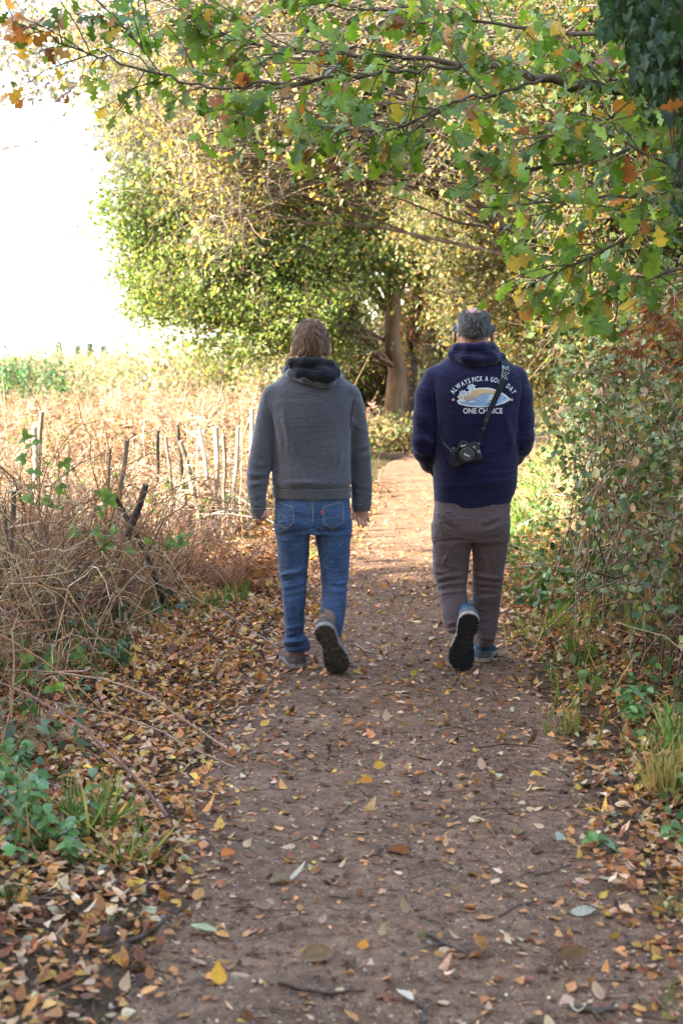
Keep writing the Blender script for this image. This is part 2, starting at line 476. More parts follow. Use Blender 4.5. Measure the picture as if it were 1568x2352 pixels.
KINDS = [(C_TAN, 'orange brown birch leaf lying on bare dirt of the path', 'orange leaves scattered on the path'),
         (C_PALE, 'pale tan dry leaf lying on bare dirt of the path', 'pale dry leaves scattered on the path'),
         (C_DARK, 'dark brown rotting leaf lying on bare dirt of the path', 'dark leaves scattered on the path'),
         (C_RED, 'rusty red brown leaf lying on bare dirt of the path', 'rusty leaves scattered on the path')]
pts = []
while len(pts) < 250:
    y = 3.05 + 4.6 * rng.random() ** 1.25; bl, br = bare(y)
    x = bl - .2 + (br - bl + .4) * rng.random()
    if abs(x) > .235 * y or any((x - a) ** 2 + (y - b) ** 2 < .0036 for a, b in pts): continue
    pts.append((x, y))
    c, lab, grp = KINDS[rng.choice(4, p=[.36, .3, .14, .2])]
    fallen_leaf(x, y, np.array(c) * math.exp(rng.normal(0, .15)), float(np.clip(.026 * math.exp(rng.normal(0, .3)), .014, .04)), lab, grp)
for px, py, c, sz, T, lab, kw in (
    (857, 1776, C_YEL, .05, BIRCH, 'bright yellow leaf standing up on edge in the middle of the path', dict(nz=(0, -1, .35), an=.2, lift=.02)),
    (855, 1802, (.5, .22, .03), .055, BIRCH, 'orange and yellow leaf folded just below the bright yellow one', dict(nz=(.2, -.7, .6), an=3.0)),
    (690, 2212, (.2, .13, .07), .085, OVATE, 'large brown ribbed leaf curled up under the dark twig at the bottom', dict(an=.1, bend=.3, cup=2.0, nz=(0, -.6, 1))),
    (618, 2042, (.22, .16, .09), .07, OVATE, 'curled brown ribbed leaf beside a whitish one left of the path centre', dict(an=.2, cup=1.8, bend=.1)),
    (665, 2036, (.45, .42, .36), .055, OVATE, 'whitish dry leaf touching the curled ribbed leaf', dict(an=0.1)),
    (1275, 2225, (.16, .1, .06), .075, OVATE, 'big dark curled leaf at the lower right of the path', dict(an=.6, bend=.8, cup=2.5, nz=(.4, -.6, .7))),
    (940, 1966, (.2, .07, .015), .075, OVATE, 'dark orange brown cupped leaf near the middle of the path', dict(an=2.9, cup=1.6)),
    (948, 2312, (.6, .5, .38), .05, BIRCH, 'cream coloured leaf at the very bottom of the path', dict(an=2.6)),
    (822, 2178, (.5, .2, .02), .045, BIRCH, 'orange leaf tilted up right of the twigs at the bottom', dict(nz=(.1, -.8, .6))),
    (505, 2272, (.55, .3, .04), .06, BIRCH, 'yellow orange leaf lying flat at the lower left of the path', dict()),
    (500, 2150, (.34, .36, .2), .07, OVATE, 'grey green narrow leaf at the lower left of the path', dict(an=3.3)),
    (375, 2108, (.36, .37, .24), .06, OVATE, 'pale green dry leaf beside the left litter edge', dict(an=3.0)),
    (535, 1972, (.45, .13, .02), .06, BIRCH, 'deep orange leaf on top of the left litter', dict(nz=(0, -.5, 1), lift=.02)),
    (292, 2060, (.6, .38, .06), .06, BIRCH, 'golden yellow leaf in the lower left litter', dict(lift=.02, nz=(0, -.4, 1))),
    (1310, 2110, (.34, .33, .25), .075, OVATE, 'long greyish leaf lying at the lower right of the path', dict(an=.1)),
    (1290, 1922, (.3, .33, .27), .06, OVATE, 'greenish grey upright leaf at the right edge of the bare dirt', dict(nz=(0, -.8, .5))),
    (1185, 1922, (.2, .15, .06), .06, OVATE, 'olive brown curled leaf right of the middle of the path', dict(cup=2.)),
    (1075, 1892, (.6, .45, .25), .06, BIRCH, 'cream leaf with a long stalk on the right half of the path', dict(an=.2, cup=1.2)),
    (800, 1549, (.6, .4, .18), .05, BIRCH, 'tan leaf kicked up beside the lifted boot of the man in jeans', dict(nz=(.2, -.9, .3), lift=.03)),
    (1325, 2340, (.4, .38, .24), .06, OVATE, 'pale olive leaf cut by the bottom edge of the picture', dict()),
):
    q = onground(px, py)
    fallen_leaf(q[0], q[1], np.array(c), sz, lab, None, T, **kw)

# fallen sticks
M_TWIG = tint_mat('dark_twig', .85, .2, 60)
for pl, rad, lab in (
    (((640, 2268), (700, 2284), (745, 2288), (840, 2292)), .006, 'thin dark twig lying across the bottom of the path by a ribbed leaf'),
    (((980, 2160), (1015, 2180), (1050, 2192), (1075, 2207)), .006, 'dark twig with a pale broken end lying right of the path centre'),
    (((390, 2117), (320, 2160), (215, 2205), (120, 2187), (60, 2180)), .007, 'long forked dark stick lying in the lower left litter'),
    (((1225, 2018), (1265, 2012), (1310, 1990)), .004, 'straight thin twig on the right half of the path below the grey green leaf'),
    (((725, 1945), (745, 1910), (765, 1862)), .004, 'thin upright leaning twig left of the path centre'),
    (((965, 2360), (975, 2330), (955, 2308)), .006, 'hooked dark twig beside the cream leaf at the bottom edge'),
    (((1145, 2115), (1190, 2085), (1230, 2082)), .004, 'thin twig beside the long greyish leaf at right'),
    (((1320, 2330), (1370, 2338), (1420, 2334)), .009, 'thick dark piece of stick at the bottom right of the path'),
    (((1090, 1722), (1160, 1716), (1235, 1722)), .004, 'thin twig across the right side of the path beyond the dark leaves'),
    (((815, 1482), (840, 1502), (868, 1508)), .005, 'pale peeled twig on the path between the two walkers'),
    (((1040, 1580), (1050, 1565), (1043, 1545)), .005, 'short crooked twig below the lifted shoe of the man in navy'),
    (((620, 1340), (690, 1325), (735, 1283)), .014, 'short brown branch lying in the verge behind the legs of the man in jeans'),
):
    P = np.array([onground(a, b) for a, b in pl]); P[:, 2] = hz(P[:, 0], P[:, 1]) + rad
    tt = np.linspace(0, len(P) - 1, 9)
    P = np.stack([np.interp(tt, np.arange(len(P)), P[:, i]) for i in range(3)], 1)
    P[1:-1] += rng.normal(0, rad * .6, (7, 3)) * (1, 1, .3)
    G = Geo(); tubes(G, P, np.linspace(rad, rad * .55, 9), 6, (.34, .27, .2) if 'pale peeled' in lab else (.09, .065, .05))
    for k in (3, 6):
        q = P[k] + np.array([rng.normal(0, .03), rng.normal(0, .05), .012]); tubes(G, np.linspace(P[k], q, 3), [rad * .5, rad * .4, rad * .2], 4, (.09, .065, .05))
    whole(G, 'fallen_twig', M_TWIG, P[0], lab, 'twig')
# ------------------------------------------------------------------ plants: generators
def curve_pts(a, b, n, sag=0.0, wob=0.0):
    """(N,3) starts and ends to (N,n,3) lines with sag and wobble"""
    a = np.asarray(a, float); b = np.asarray(b, float)
    t = np.linspace(0, 1, n)
    P = a[:, None] * (1 - t)[None, :, None] + b[:, None] * t[None, :, None]
    L = np.linalg.norm(b - a, axis=1)[:, None, None]
    w = np.sin(t * math.pi)[None, :, None]
    P = P + rng.normal(0, 1, (len(a), 1, 3)) * wob * L * w + rng.normal(0, .35, (len(a), n, 3)) * wob * L * w
    P[:, :, 2] += np.broadcast_to(np.asarray(sag, float), (len(a),))[:, None] * L[:, :, 0] * w[:, :, 0]
    return P
def in_blob(c, r, n, shell=2.4):
    return np.asarray(c) + rdir(n) * (rng.random((n, 1)) ** (1 / shell)) * np.asarray(r)
def clump_leaves(G, cen, per, sig, size, palette, tmpl=LEAF4, droop=.45, up=.7, jit=.2, cj=.18, mat=0, sj=.25):
    n = len(cen) * per
    c = np.repeat(cen, per, 0)
    ax = np.repeat(rdir(len(cen) * 3, -.25).reshape(len(cen), 3, 3), -(-per // 3), 1)[:, :per].reshape(-1, 3)     # three short sprays to a clump
    pos = c + ax * np.abs(rng.normal(0, 1.5, (n, 1))) * np.mean(sig) + rng.normal(0, .38, (n, 3)) * np.asarray(sig)
    col = pal(palette, n, jit) * np.repeat(np.exp(rng.normal(0, cj, (len(cen), 1))), per, 0)
    place(G, tmpl, pos, rdir(n, -droop), rdir(n, up), size * np.exp(rng.normal(0, sj, n)), col, rng.normal(-.1, .25, n), 0.0, mat)
def twig_fan(G, cen, k, L, rad, col, down=.1):
    n = len(cen) * k
    c = np.repeat(cen, k, 0)
    e = c + rdir(n, -down) * (L * (.5 + rng.random((n, 1))))
    P = curve_pts(c, e, 4, -.05, .12)
    tubes(G, P, np.linspace(rad, rad * .4, 4)[None], 3, pal(col, n, .15), cap=False)

TWIG_C = [((.15, .115, .08), 2), ((.1, .075, .05), 2), ((.21, .17, .12), 1)]
def tree(name, label, base, trunk_pts, trunk_r, blobs, nclump, per, size, palette, sig=.28, group=None, tmpl=LEAF4, mat=None, bark=(.16, .12, .085), twig=TWIG_C, fan=3, fanL=.45, limbs=None, droop=.45, up=.25, limb_r=.35, cj=.2, sagk=.06, cat='tree'):
    root = thing(name, label, cat, base, group)
    tp = np.array(trunk_pts, float)
    tt = np.linspace(0, len(tp) - 1, 14)
    tp = np.stack([np.interp(tt, np.arange(len(tp)), tp[:, i]) for i in range(3)], 1)
    tp[1:] += rng.normal(0, trunk_r * .18, (13, 3)) * (1, 1, .2)
    rad = trunk_r * np.linspace(1.0, .4, 14); rad[0] *= 1.45; rad[1] *= 1.1
    T = Geo(); tubes(T, tp, rad, 12, bark)
    L = Geo(); C = Geo()
    w = np.array([b[2] if len(b) > 2 else np.prod(b[1]) ** .8 for b in blobs]); w = w / w.sum()
    for (b, f) in zip(blobs, w):
        c, r = np.array(b[0], float), np.array(b[1], float)
        # limb from the trunk up to the blob
        hgt = np.clip((c[2] - .25 * np.linalg.norm(c[:2] - tp[0, :2]) - tp[0, 2]) / max(tp[-1, 2] - tp[0, 2], .1), .25, .97)
        i = int(hgt * 13)
        lp = curve_pts(tp[i][None], c[None], 8, .12, .05)[0]
        tubes(T, lp, np.linspace(trunk_r * limb_r, trunk_r * .08, 8), 7, bark)
        n = max(3, int(nclump * f))
        cen = in_blob(c, r, n)
        st = lp[rng.integers(3, 8, n)] + rng.normal(0, .05, (n, 3))
        tubes(L, curve_pts(st, cen, 6, sagk, .07), np.linspace(.022, .005, 6)[None] * (.6 + .6 * rng.random((n, 1))) * min(1, trunk_r * 6), 4, pal(twig, n, .15), cap=False)
        if fan: twig_fan(L, cen, fan, fanL, .004, twig)
        clump_leaves(C, cen, per, sig, size, palette, tmpl, droop, up, cj=cj)
    t = T.build('trunk', M_BARK, root)
    L.build('branches', M_STEM, root)
    C.build('crown', mat or M_LEAF, root)
    return root

def bush(name, label, base, blobs, nstem, nclump, per, size, palette, sig=.1, tmpl=OVATE, mat=None, stem=TWIG_C, group=None, cat='bush', srad=.005, droop=.2, up=.8, arch=.25, spread=.4, cj=.2):
    root = thing(name, label, cat, base, group)
    base = np.array(base, float)
    L = Geo(); C = Geo()
    w = np.array([np.prod(b[1]) ** .8 for b in blobs]); w = w / w.sum()
    for (b, f) in zip(blobs, w):
        n = max(2, int(nstem * f))
        c, r = np.array(b[0], float), np.array(b[1], float)
        e = in_blob(c, r, n)
        st = np.stack([c[0] + rng.normal(0, spread * r[0], n), c[1] + rng.normal(0, spread * r[1], n), 0 * e[:, 0]], 1)
        st[:, 2] = gz(st[:, 0], st[:, 1]) - .02
        tubes(L, curve_pts(st, e, 7, arch, .09), np.linspace(srad, srad * .35, 7)[None] * (.6 + .8 * rng.random((n, 1))), 4, pal(stem, n, .2), cap=False)
        cen = in_blob(c, r, max(3, int(nclump * f)), 2.8)
        cen[:, 2] = np.maximum(cen[:, 2], gz(cen[:, 0], cen[:, 1]) + .04)
        twig_fan(L, cen, 2, sig * 2.2, srad * .5, stem)
        clump_leaves(C, cen, per, sig, size, palette, tmpl, droop, up, cj=cj)
    L.build('stems', M_STEM, root)
    C.build('foliage', mat or M_LEAF, root)
    return root

# ------------------------------------------------------------------ far distance
C_GREEN = [((.095, .15, .035), 4), ((.14, .2, .05), 3), ((.19, .22, .06), 2), ((.3, .25, .08), 1)]
C_OLIVE = [((.095, .11, .042), 3), ((.14, .135, .05), 3), ((.21, .175, .065), 2.4), ((.25, .15, .055), 1), ((.055, .08, .028), 2)]
C_YELLOW = [((.42, .31, .09), 3), ((.38, .23, .06), 1.6), ((.27, .27, .1), 3), ((.14, .17, .06), 3)]
C_STRAW = [((.29, .27, .17), 3), ((.25, .25, .155), 2), ((.17, .19, .115), 1.4)]
# far-off wood that closes the view on the right
G = Geo()
N = 4200
xx = rng.uniform(-4.5, 46, N); yy = 44 + rng.uniform(0, 14, N) + .2 * xx
xx = xx - 1 + (yy - 44) * .1
hh = 12 * (1 - .25 * np.abs(n2(xx, yy, .12, 3)))
cen = np.stack([xx, yy, hh * rng.random(N) ** .8], 1)
clump_leaves(G, cen, 12, .55, .22, C_OLIVE, LEAF4)
g = G.build('far_wood', M_LEAF); tag(g, 'distant dense autumn wood behind the trees at the end of the path', 'wood', kind='stuff')
# field shrubs
for i, (px, py, Y, w, h, pc, lab, cat) in enumerate((
    (60, 800, 62, 2.6, 2.0, C_STRAW, 'pale straw yellow shrub at the left edge of the far field', 'shrub'),
    (150, 812, 70, 3.0, 1.7, C_STRAW, 'low pale yellow thicket below the first blue conifer', 'shrub'),
    (250, 815, 66, 3.0, 1.9, C_STRAW, 'pale yellow thicket right of the four conifers', 'shrub'),
    (335, 818, 58, 2.6, 2.2, C_STRAW, 'yellow willow thicket in front of the pale roof', 'shrub'),
    (410, 830, 48, 2.4, 2.2, C_STRAW, 'yellow green willow thicket next to the big green tree', 'shrub'),
    (500, 850, 40, 2.0, 1.9, C_STRAW, 'straw coloured shrub beneath the low boughs of the big tree', 'shrub'),
    (585, 850, 38, 1.8, 2.0, C_OLIVE, 'olive shrub behind the head of the man in grey', 'shrub'),
    (18, 880, 34, 1.3, 1.5, [((.05, .12, .05), 3), ((.08, .16, .06), 2)], 'dark green gorse bush at the left edge of the field', 'gorse'),
    (110, 895, 33, 1.2, .9, [((.06, .12, .05), 3), ((.12, .16, .06), 2)], 'smaller green gorse beside the dark gorse bush', 'gorse'),
)):
    c = at(px, py, Y)
    z0 = float(gz(c[0], c[1])); hgt = h
    bush('gorse_bush' if cat == 'gorse' else 'field_shrub', lab, (c[0], Y, z0), [((c[0] + dx * w, Y + dy, z0 + hgt * .5), (w * .7, 1.2, hgt * .55)) for dx, dy in ((-.5, .3), (.45, -.2), (0, .5))],
         60, 320, 14, .12 if cat != 'gorse' else .1, pc, .2, LEAF4, srad=.015)
# a row of conifers on the skyline
for px, top, lab in ((135, 783, 'first bluish conifer from the left on the skyline'), (179, 789, 'second bluish conifer on the skyline, a slim one'),
                     (206, 786, 'third bluish conifer on the skyline'), (238, 792, 'rightmost bluish conifer on the skyline')):
    Y = 230.; t = at(px, top, Y); b0 = float(gz(t[0], Y)) - .3
    root = thing('conifer', lab, 'conifer', (t[0], Y, b0), 'conifers on the far skyline')
    T = Geo(); tubes(T, np.linspace((t[0], Y, b0), t, 6), np.linspace(.18, .02, 6), 6, (.12, .09, .07)); T.build('trunk', M_BARK, root)
    C = Geo(); n = 900; f = rng.random(n) ** .7
    rr_ = rng.uniform(.7, 1.15); zz = t[2] - f * (t[2] - b0) * .9; rr = (.08 + 1.0 * f * (.75 + .25 * np.sin(f * 22))) * rr_; a = rng.random(n) * 6.283
    q = np.sqrt(rng.random(n))
    place(C, LEAF4, np.stack([t[0] + np.cos(a) * rr * q, Y + np.sin(a) * rr * q, zz], 1), np.stack([np.cos(a), np.sin(a), -.35 + 0 * a], 1), rdir(n, 1), .5, pal([((.1, .15, .15), 1), ((.13, .18, .17), 1)], n))
    C.build('crown', M_LEAF, root)
# hazy tree belt on the horizon
for i, (px0, px1, h, pc, lab) in enumerate(((-80, 90, 4.2, [((.4, .32, .2), 1)], 'hazy tan tree belt on the horizon at the left edge'),
                                            (95, 200, 2.2, [((.36, .2, .1), 1)], 'rusty tree belt on the horizon below the conifers'),
                                            (195, 330, 1.8, [((.4, .3, .16), 1)], 'tan tree belt on the horizon right of the conifers'),
                                            (400, 560, 3.2, [((.3, .22, .16), 1)], 'brownish tree belt on the horizon right of the pale roof'))):
    Y = 190.; a, b = at(px0, 835, Y), at(px1, 835, Y)
    z0 = float(gz((a[0] + b[0]) / 2, Y))
    n = int((b[0] - a[0]) * 30)
    x = rng.uniform(a[0], b[0], n)
    root = thing('tree_belt', lab, 'tree belt', ((a[0] + b[0]) / 2, Y, z0))
    C = Geo(); place(C, LEAF4, np.stack([x, Y + rng.normal(0, 3, n), z0 + h * rng.random(n) * (.6 + .4 * n2(x, 0 * x, .5, i))], 1), rdir(n), rdir(n), .55, pal(pc, n)); C.build('crowns', M_LEAF, root)
    T = Geo(); x = np.linspace(a[0], b[0], 12); st = np.stack([x, 0 * x + Y, 0 * x + z0 - .3], 1); tubes(T, curve_pts(st, st + (0, 0, h * .8), 4, 0, .03), .08, 5, (.2, .16, .12)); T.build('trunks', M_BARK, root)
# pale roof far off
h0 = at(380, 826, 150.); hb = float(gz(h0[0], 150.)) - .1
root = thing('far_house', 'tiny pale roofed house beyond the yellow thickets', 'house', (h0[0], 150, hb))
def boxmesh(G, c, s, col=(1, 1, 1), mat=0):
    c, s = np.array(c, float), np.array(s, float) / 2
    V = np.array([(x, y, z) for x in (-1, 1) for y in (-1, 1) for z in (-1, 1)], float) * s + c
    G.add(V, [(0, 1, 3, 2), (4, 6, 7, 5), (0, 4, 5, 1), (2, 3, 7, 6), (0, 2, 6, 4), (1, 5, 7, 3)], col, mat)
M_WALL = plain_mat('pale_wall', (.6, .55, .48), .8, mottle=3)
M_ROOF = plain_mat('pale_roof', (.62, .58, .56), .7, mottle=5)
M_PANE = plain_mat('dark_glass', (.04, .05, .06), .1)
G = Geo(); boxmesh(G, (h0[0], 150, hb + .75), (4.6, 4, 1.5)); G.build('wall', M_WALL, root)
G = Geo(); x0, x1 = h0[0] - 2.6, h0[0] + 2.6; zt = hb + 1.5
G.add([(x0, 147.7, zt), (x1, 147.7, zt), (x1, 152.3, zt), (x0, 152.3, zt), (x0 + .4, 150, zt + 1.0), (x1 - .4, 150, zt + 1.0)], [(0, 1, 5, 4), (2, 3, 4, 5), (0, 3, 2, 1)])
G.add([(x0, 147.7, zt), (x0, 152.3, zt), (x0 + .4, 150, zt + 1.0), (x1, 147.7, zt), (x1, 152.3, zt), (x1 - .4, 150, zt + 1.0)], [(0, 2, 1), (3, 4, 5)]); G.build('roof', M_ROOF, root)
for dx in (-1.3, 1.2):
    G = Geo(); boxmesh(G, (h0[0] + dx, 147.97, hb + .8), (.8, .1, .7)); G.build('window', M_PANE, root)

# ------------------------------------------------------------------ trees along the path
def B(px, py, Y, rx, ry, rz): return (at(px, py, Y), (rx, ry, rz))
# big tree at the bend, its boughs hanging out over the field
big = tree('big_tree', 'big green tree at the bend whose boughs hang over the field', (1.0, 27, 0), [(1.0, 27, -.1), (.98, 27, 1.5), (.95, 27, 3.2), (1.1, 27, 6), (.8, 27.2, 9.5)], .2,
     [B(400, 560, 25.5, 1.2, 1.4, 1.3), B(480, 650, 25, 1.5, 1.4, .9), B(370, 690, 25.5, .85, 1, .42), B(600, 740, 25, 1.3, 1.3, .62), B(700, 640, 25.5, 1.5, 1.3, 1.3), B(560, 470, 26, 1.7, 1.5, 1.5),
      B(430, 400, 26, 1.3, 1.3, 1.1), B(760, 430, 26, 1.7, 1.5, 1.6), B(900, 300, 27, 2, 1.8, 1.8), B(600, 280, 27, 2.1, 1.6, 1.5), B(420, 260, 27.5, 1.3, 1.5, 1.0), B(800, 100, 28, 2.5, 2, 1.6), B(560, 90, 28, 2.2, 2, 1.5), B(1010, 480, 27, 1.5, 1.5, 1.5), B(330, 330, 26, .8, 1.2, .8), B(310, 480, 25.5, .8, 1.2, .9), B(330, 620, 25.5, .6, 1, .6), B(350, 210, 27, 1.0, 1.2, .7), B(690, 320, 26, 1.6, 1.4, 1.3), B(850, 560, 26, 1.0, 1, .8), B(740, 790, 26, .8, .8, .35)],
     4200, 54, .062, C_GREEN, (.3, .3, .2), fan=3, fanL=.5, cj=.25, bark=(.14, .088, .053), limb_r=.2)
# dark leaning second trunk, rusty leaves clinging
tree('rusty_tree', 'dark narrow trunk with rusty leaves right behind the big pale trunk', (1.4, 28.2, 0), [(1.35, 28.2, -.1), (1.38, 28.2, 2), (1.6, 28.3, 4.5), (1.7, 28.3, 7)], .16,
     [B(960, 690, 28, .45, .4, .9), B(950, 780, 28, .3, .3, .7), B(985, 600, 28, .8, .8, .9), B(1020, 400, 29, 1.8, 1.5, 1.6)], 330, 26, .09,
     [((.25, .1, .04), 3), ((.3, .17, .06), 2), ((.14, .13, .04), 2)], (.2, .2, .2), bark=(.07, .05, .04))
# yellow birch on the right whose twigs hang across the path
tree('silver_birch', 'silver birch with yellow leaves on long drooping twigs across the path', (3.4, 15.5, .3), [(3.4, 15.5, 0), (3.3, 15.4, 3), (2.9, 15.2, 6), (2.2, 15, 8)], .13,
     [B(330, 230, 15.5, .65, 1, .6), B(440, 340, 15, .6, 1, .75), B(500, 230, 15, .8, 1, .8), B(560, 420, 15, .45, .8, .7), B(480, 500, 15, .3, .6, .5), B(640, 300, 15, .7, 1, .7), B(300, 100, 16, .8, 1, .5), B(500, 80, 16, 1, 1.2, .7), B(700, 130, 16, 1, 1.2, .9), B(820, 330, 15, .6, .8, .8), B(900, 150, 15.5, .9, 1, .8), B(1020, 300, 15, .7, .8, .9), B(160, 80, 17, .6, .8, .35)],
     760, 15, .047, C_YELLOW, (.16, .16, .22), tmpl=LEAF6, fan=5, fanL=.5, bark=(.2, .165, .13), twig=[((.17, .135, .1), 2), ((.11, .085, .06), 1)], droop=.9, up=.2, sagk=.16, limb_r=.2)
# sparse grey-leaved branches at the top left
tree('pale_willow', 'thin pale leaved tree whose sparse twigs fade into the bright sky', (-7.6, 24, 0), [(-7.6, 24, -.1), (-7.5, 24, 3), (-7.2, 24, 6), (-6.6, 24, 9)], .07,
     [B(60, 60, 22, .9, 1, .8), B(150, 190, 22, .35, .8, .35), B(20, 150, 22, .5, .8, .5), B(230, 60, 23, .8, 1, .7), B(285, 320, 24, .5, .8, .5), B(300, 180, 24, .6, .9, .7)],
     300, 9, .085, [((.13, .145, .1), 2), ((.2, .17, .08), 1), ((.09, .11, .07), 1)], (.22, .22, .2), fan=4, fanL=.5, twig=[((.3, .26, .22), 1)], droop=.8, limb_r=.2)
# right wood
RW = [
 ('hazel_tree', 'olive hazel with many thin stems right of the far bend', (4.2, 22, .3), .14, [B(1060, 420, 22, 1.3, 1.5, 1.6), B(1180, 560, 21, 1.2, 1.3, 1.3), B(1180, 300, 22, 1.5, 1.5, 1.5), B(1120, 700, 21, .9, 1, .8), B(1250, 700, 20, 1.0, 1, 1.0), B(1100, 120, 22, 1.7, 1.5, 1.4), B(1220, 850, 20, .8, .9, .8)], 1450, 42, .068, C_OLIVE, 8),
 ('field_maple', 'golden leaved maple leaning over the verge behind the man in navy', (4.4, 17, .4), .13, [B(1230, 620, 16, .9, 1, .8), B(1300, 480, 16.5, 1.0, 1.2, 1.0), B(1400, 620, 16, .9, 1, 1.0), B(1300, 250, 17, 1.3, 1.4, 1.3), B(1180, 130, 17, 1.2, 1.2, 1.1), B(1320, 760, 16, .7, .8, .6)], 1150, 34, .06, [((.24, .18, .07), 2), ((.28, .19, .06), 1), ((.13, .14, .05), 4), ((.075, .1, .035), 3)], 9),
 ('wood_edge_tree', 'dark green tree at the wood edge behind the hanging oak leaves', (3.9, 12.5, .4), .15, [B(1400, 330, 12, .9, 1, .9), B(1480, 560, 12, .7, .9, 1.0), B(1560, 300, 12, .9, 1, 1.2), B(1300, 120, 13, 1.0, 1, .8), B(1520, 80, 12, 1.0, 1, .9), B(1400, 700, 12.5, .5, .7, .5)], 1100, 32, .06, [((.05, .07, .02), 3), ((.08, .11, .03), 3), ((.18, .17, .04), 1), ((.25, .13, .04), 1)], 8),
 ('tall_oak', 'tall olive tree behind the hazel closing the sky above the path', (6.5, 31, .4), .25, [B(1100, 250, 31, 2.6, 2, 2.4), B(1000, 60, 31, 3, 2, 2), B(1300, 150, 31, 3, 2, 2.5), B(1200, 500, 31, 2.2, 2, 2), B(1060, 620, 31, 1.4, 1.4, 1.4), B(1400, 450, 30, 2.4, 2, 2.4), B(1300, 750, 30, 2, 1.6, 1.4)], 1800, 36, .1, C_OLIVE, 11),
 ('thicket_tree', 'thin twiggy sapling cluster in the shade beside the dark trunk', (2.6, 30, .1), .07, [B(1000, 800, 29, .8, .8, 1.0), B(1020, 900, 28.5, .8, .8, .7), B(985, 960, 28, .45, .6, .45), B(1060, 700, 29, .8, .8, .8)], 420, 16, .07, [((.12, .13, .06), 2), ((.2, .17, .07), 2), ((.05, .08, .03), 1)], 3),
]
for nm, lab, b, tr, bl, nc, pr, sz, pc, H in RW:
    tree(nm, lab, b, [(b[0], b[1], -.05), (b[0] - .1, b[1], H * .35), (b[0] + .05, b[1] + .1, H * .7), (b[0] - .3, b[1], H)], tr, bl, nc, pr, sz, pc, (.24, .24, .18), fan=4, fanL=.45, twig=[((.18, .14, .1), 2), ((.11, .085, .06), 2)])

# trees behind and left of the camera that shade the near path
SH = [((4.5, -3), 11, 'tree arching over the path close behind the camera on the right'), ((1.5, -9), 12, 'tree closing the path behind the camera'), ((-4.5, -9), 12, 'tree behind the camera near the left bank'), ((-14, 2.6), 15, 'shade tree with low boughs at the corner of the open field'), ((-17, -1.5), 16, 'broad shade tree behind the corner tree of the field'), ((-9.5, -1.0), 14, 'bushy shade tree on the left bank nearest the camera'), ((-11.5, 1.4), 15, 'bushy shade tree on the left at the open field edge'), ((-15, -4), 15, 'tall shade tree behind the left bank'),
      ((-8, -6), 13, 'bushy tree behind the camera on the left'), ((-20, 0.5), 14, 'far shade tree along the field edge'), ((-22, -7), 15, 'rear shade tree of the field edge row')]
for (x, y), H, lab in SH:
    tree('shade_tree', lab, (x, y, 0), [(x, y, -.1), (x + .1, y, H * .4), (x, y + .1, H * .9)], .25,
         [((x + dx, y + dy, H * f), (rr, rr, rr * .8)) for dx, dy, f, rr in ((0, 0, .85, 2.2), (1.5, 1, .62, 2.4), (-1.5, -1.2, .62, 2.6), (.8, -1.6, .45, 2.4), (-1, 1.4, .42, 2.3), (0.3, 0, .22, 2.2), (1.2, -.5, .15, 1.6))],
         700, 16, .26, C_OLIVE, .5, fan=0, group='trees that shade the near path')
# ------------------------------------------------------------------ dead bracken field (nobody could count its stems)
C_BRACK = [((.24, .145, .095), 4), ((.31, .21, .14), 3), ((.165, .095, .063), 3), ((.36, .29, .21), 1.6), ((.15, .08, .045), 1)]
C_STEM = [((.34, .265, .18), 3), ((.27, .17, .1), 3), ((.2, .125, .08), 3), ((.43, .36, .26), 1.5), ((.16, .1, .06), 2)]
def in_view(x, y, m=.4): return np.abs(x) < .245 * y + m
def scatter(n, x0, x1, y0, y1, keep=None, ypow=1.0):
    y = y0 + (y1 - y0) * rng.random(n) ** ypow; x = x0 + (x1 - x0) * rng.random(n)
    k = in_view(x, y)
    if keep is not None: k &= rng.random(n) < keep(x, y)
    return x[k], y[k]
def left_edge(y): return np.interp(y, [4, 6, 8, 10, 12, 14, 18, 22, 30, 40], [-1.35, -1.35, -1.2, -1.0, -.75, -.45, -.1, .2, .7, 2.0])
G = Geo(); Gs = Geo()
def fronds(x, y, npin, Lm, tm, h0=.15, hs=.75, pin=.085, wid=.62):
    n = len(x)
    a = rng.random(n) * 6.283; lean = rng.uniform(.1, 1.1, n)
    L = Lm * np.exp(rng.normal(0, .25, n))
    z = gz(x, y)
    st = np.stack([x, y, z], 1)
    e = st + np.stack([np.cos(a) * lean * L * .8, np.sin(a) * lean * L * .8, L * np.clip(1.05 - lean * .65, .12, 1)], 1)
    P = curve_pts(st, e, 6, .12, .08)
    tubes(Gs, P, np.linspace(.0045, .0015, 6)[None] * (.7 + .6 * rng.random((n, 1))), 3, pal(C_STEM, n), cap=False)
    t = np.linspace(.3, 1, npin)
    i = t * 5; i0 = np.minimum(i.astype(int), 4); f = (i - i0)[None, :, None]
    Q = P[:, i0] * (1 - f) + P[:, i0 + 1] * f
    ax = unit(P[:, i0 + 1] - P[:, i0])
    sd = unit(np.cross(ax, np.array((0, 0, 1.0)) + rng.normal(0, .5, (n, 1, 3))))
    col = np.repeat(pal(C_BRACK, n, .3), npin, 0)
    for s in (1, -1):
        d = sd * s + ax * .35 + rng.normal(0, .3, sd.shape); d[..., 2] -= .25
        sz = (pin * 1.5 * (1.15 - t))[None] * np.exp(rng.normal(0, .25, (n, npin)))
        place(G, tm, Q.reshape(-1, 3), d.reshape(-1, 3), (np.cross(ax, sd) * s + rng.normal(0, .5, sd.shape)).reshape(-1, 3), sz.ravel(), col, rng.normal(-.3, .5, n * npin), 0, wid=wid)
keepb = lambda x, y: np.clip((left_edge(y) - x) / .35, 0, 1) * np.clip(.55 + .9 * n2(x, y, .7, 31), .12, 1)
x, y = scatter(2600, -5, .2, 7.2, 14.5, keepb); fronds(x, y, 13, .72, PINNA)
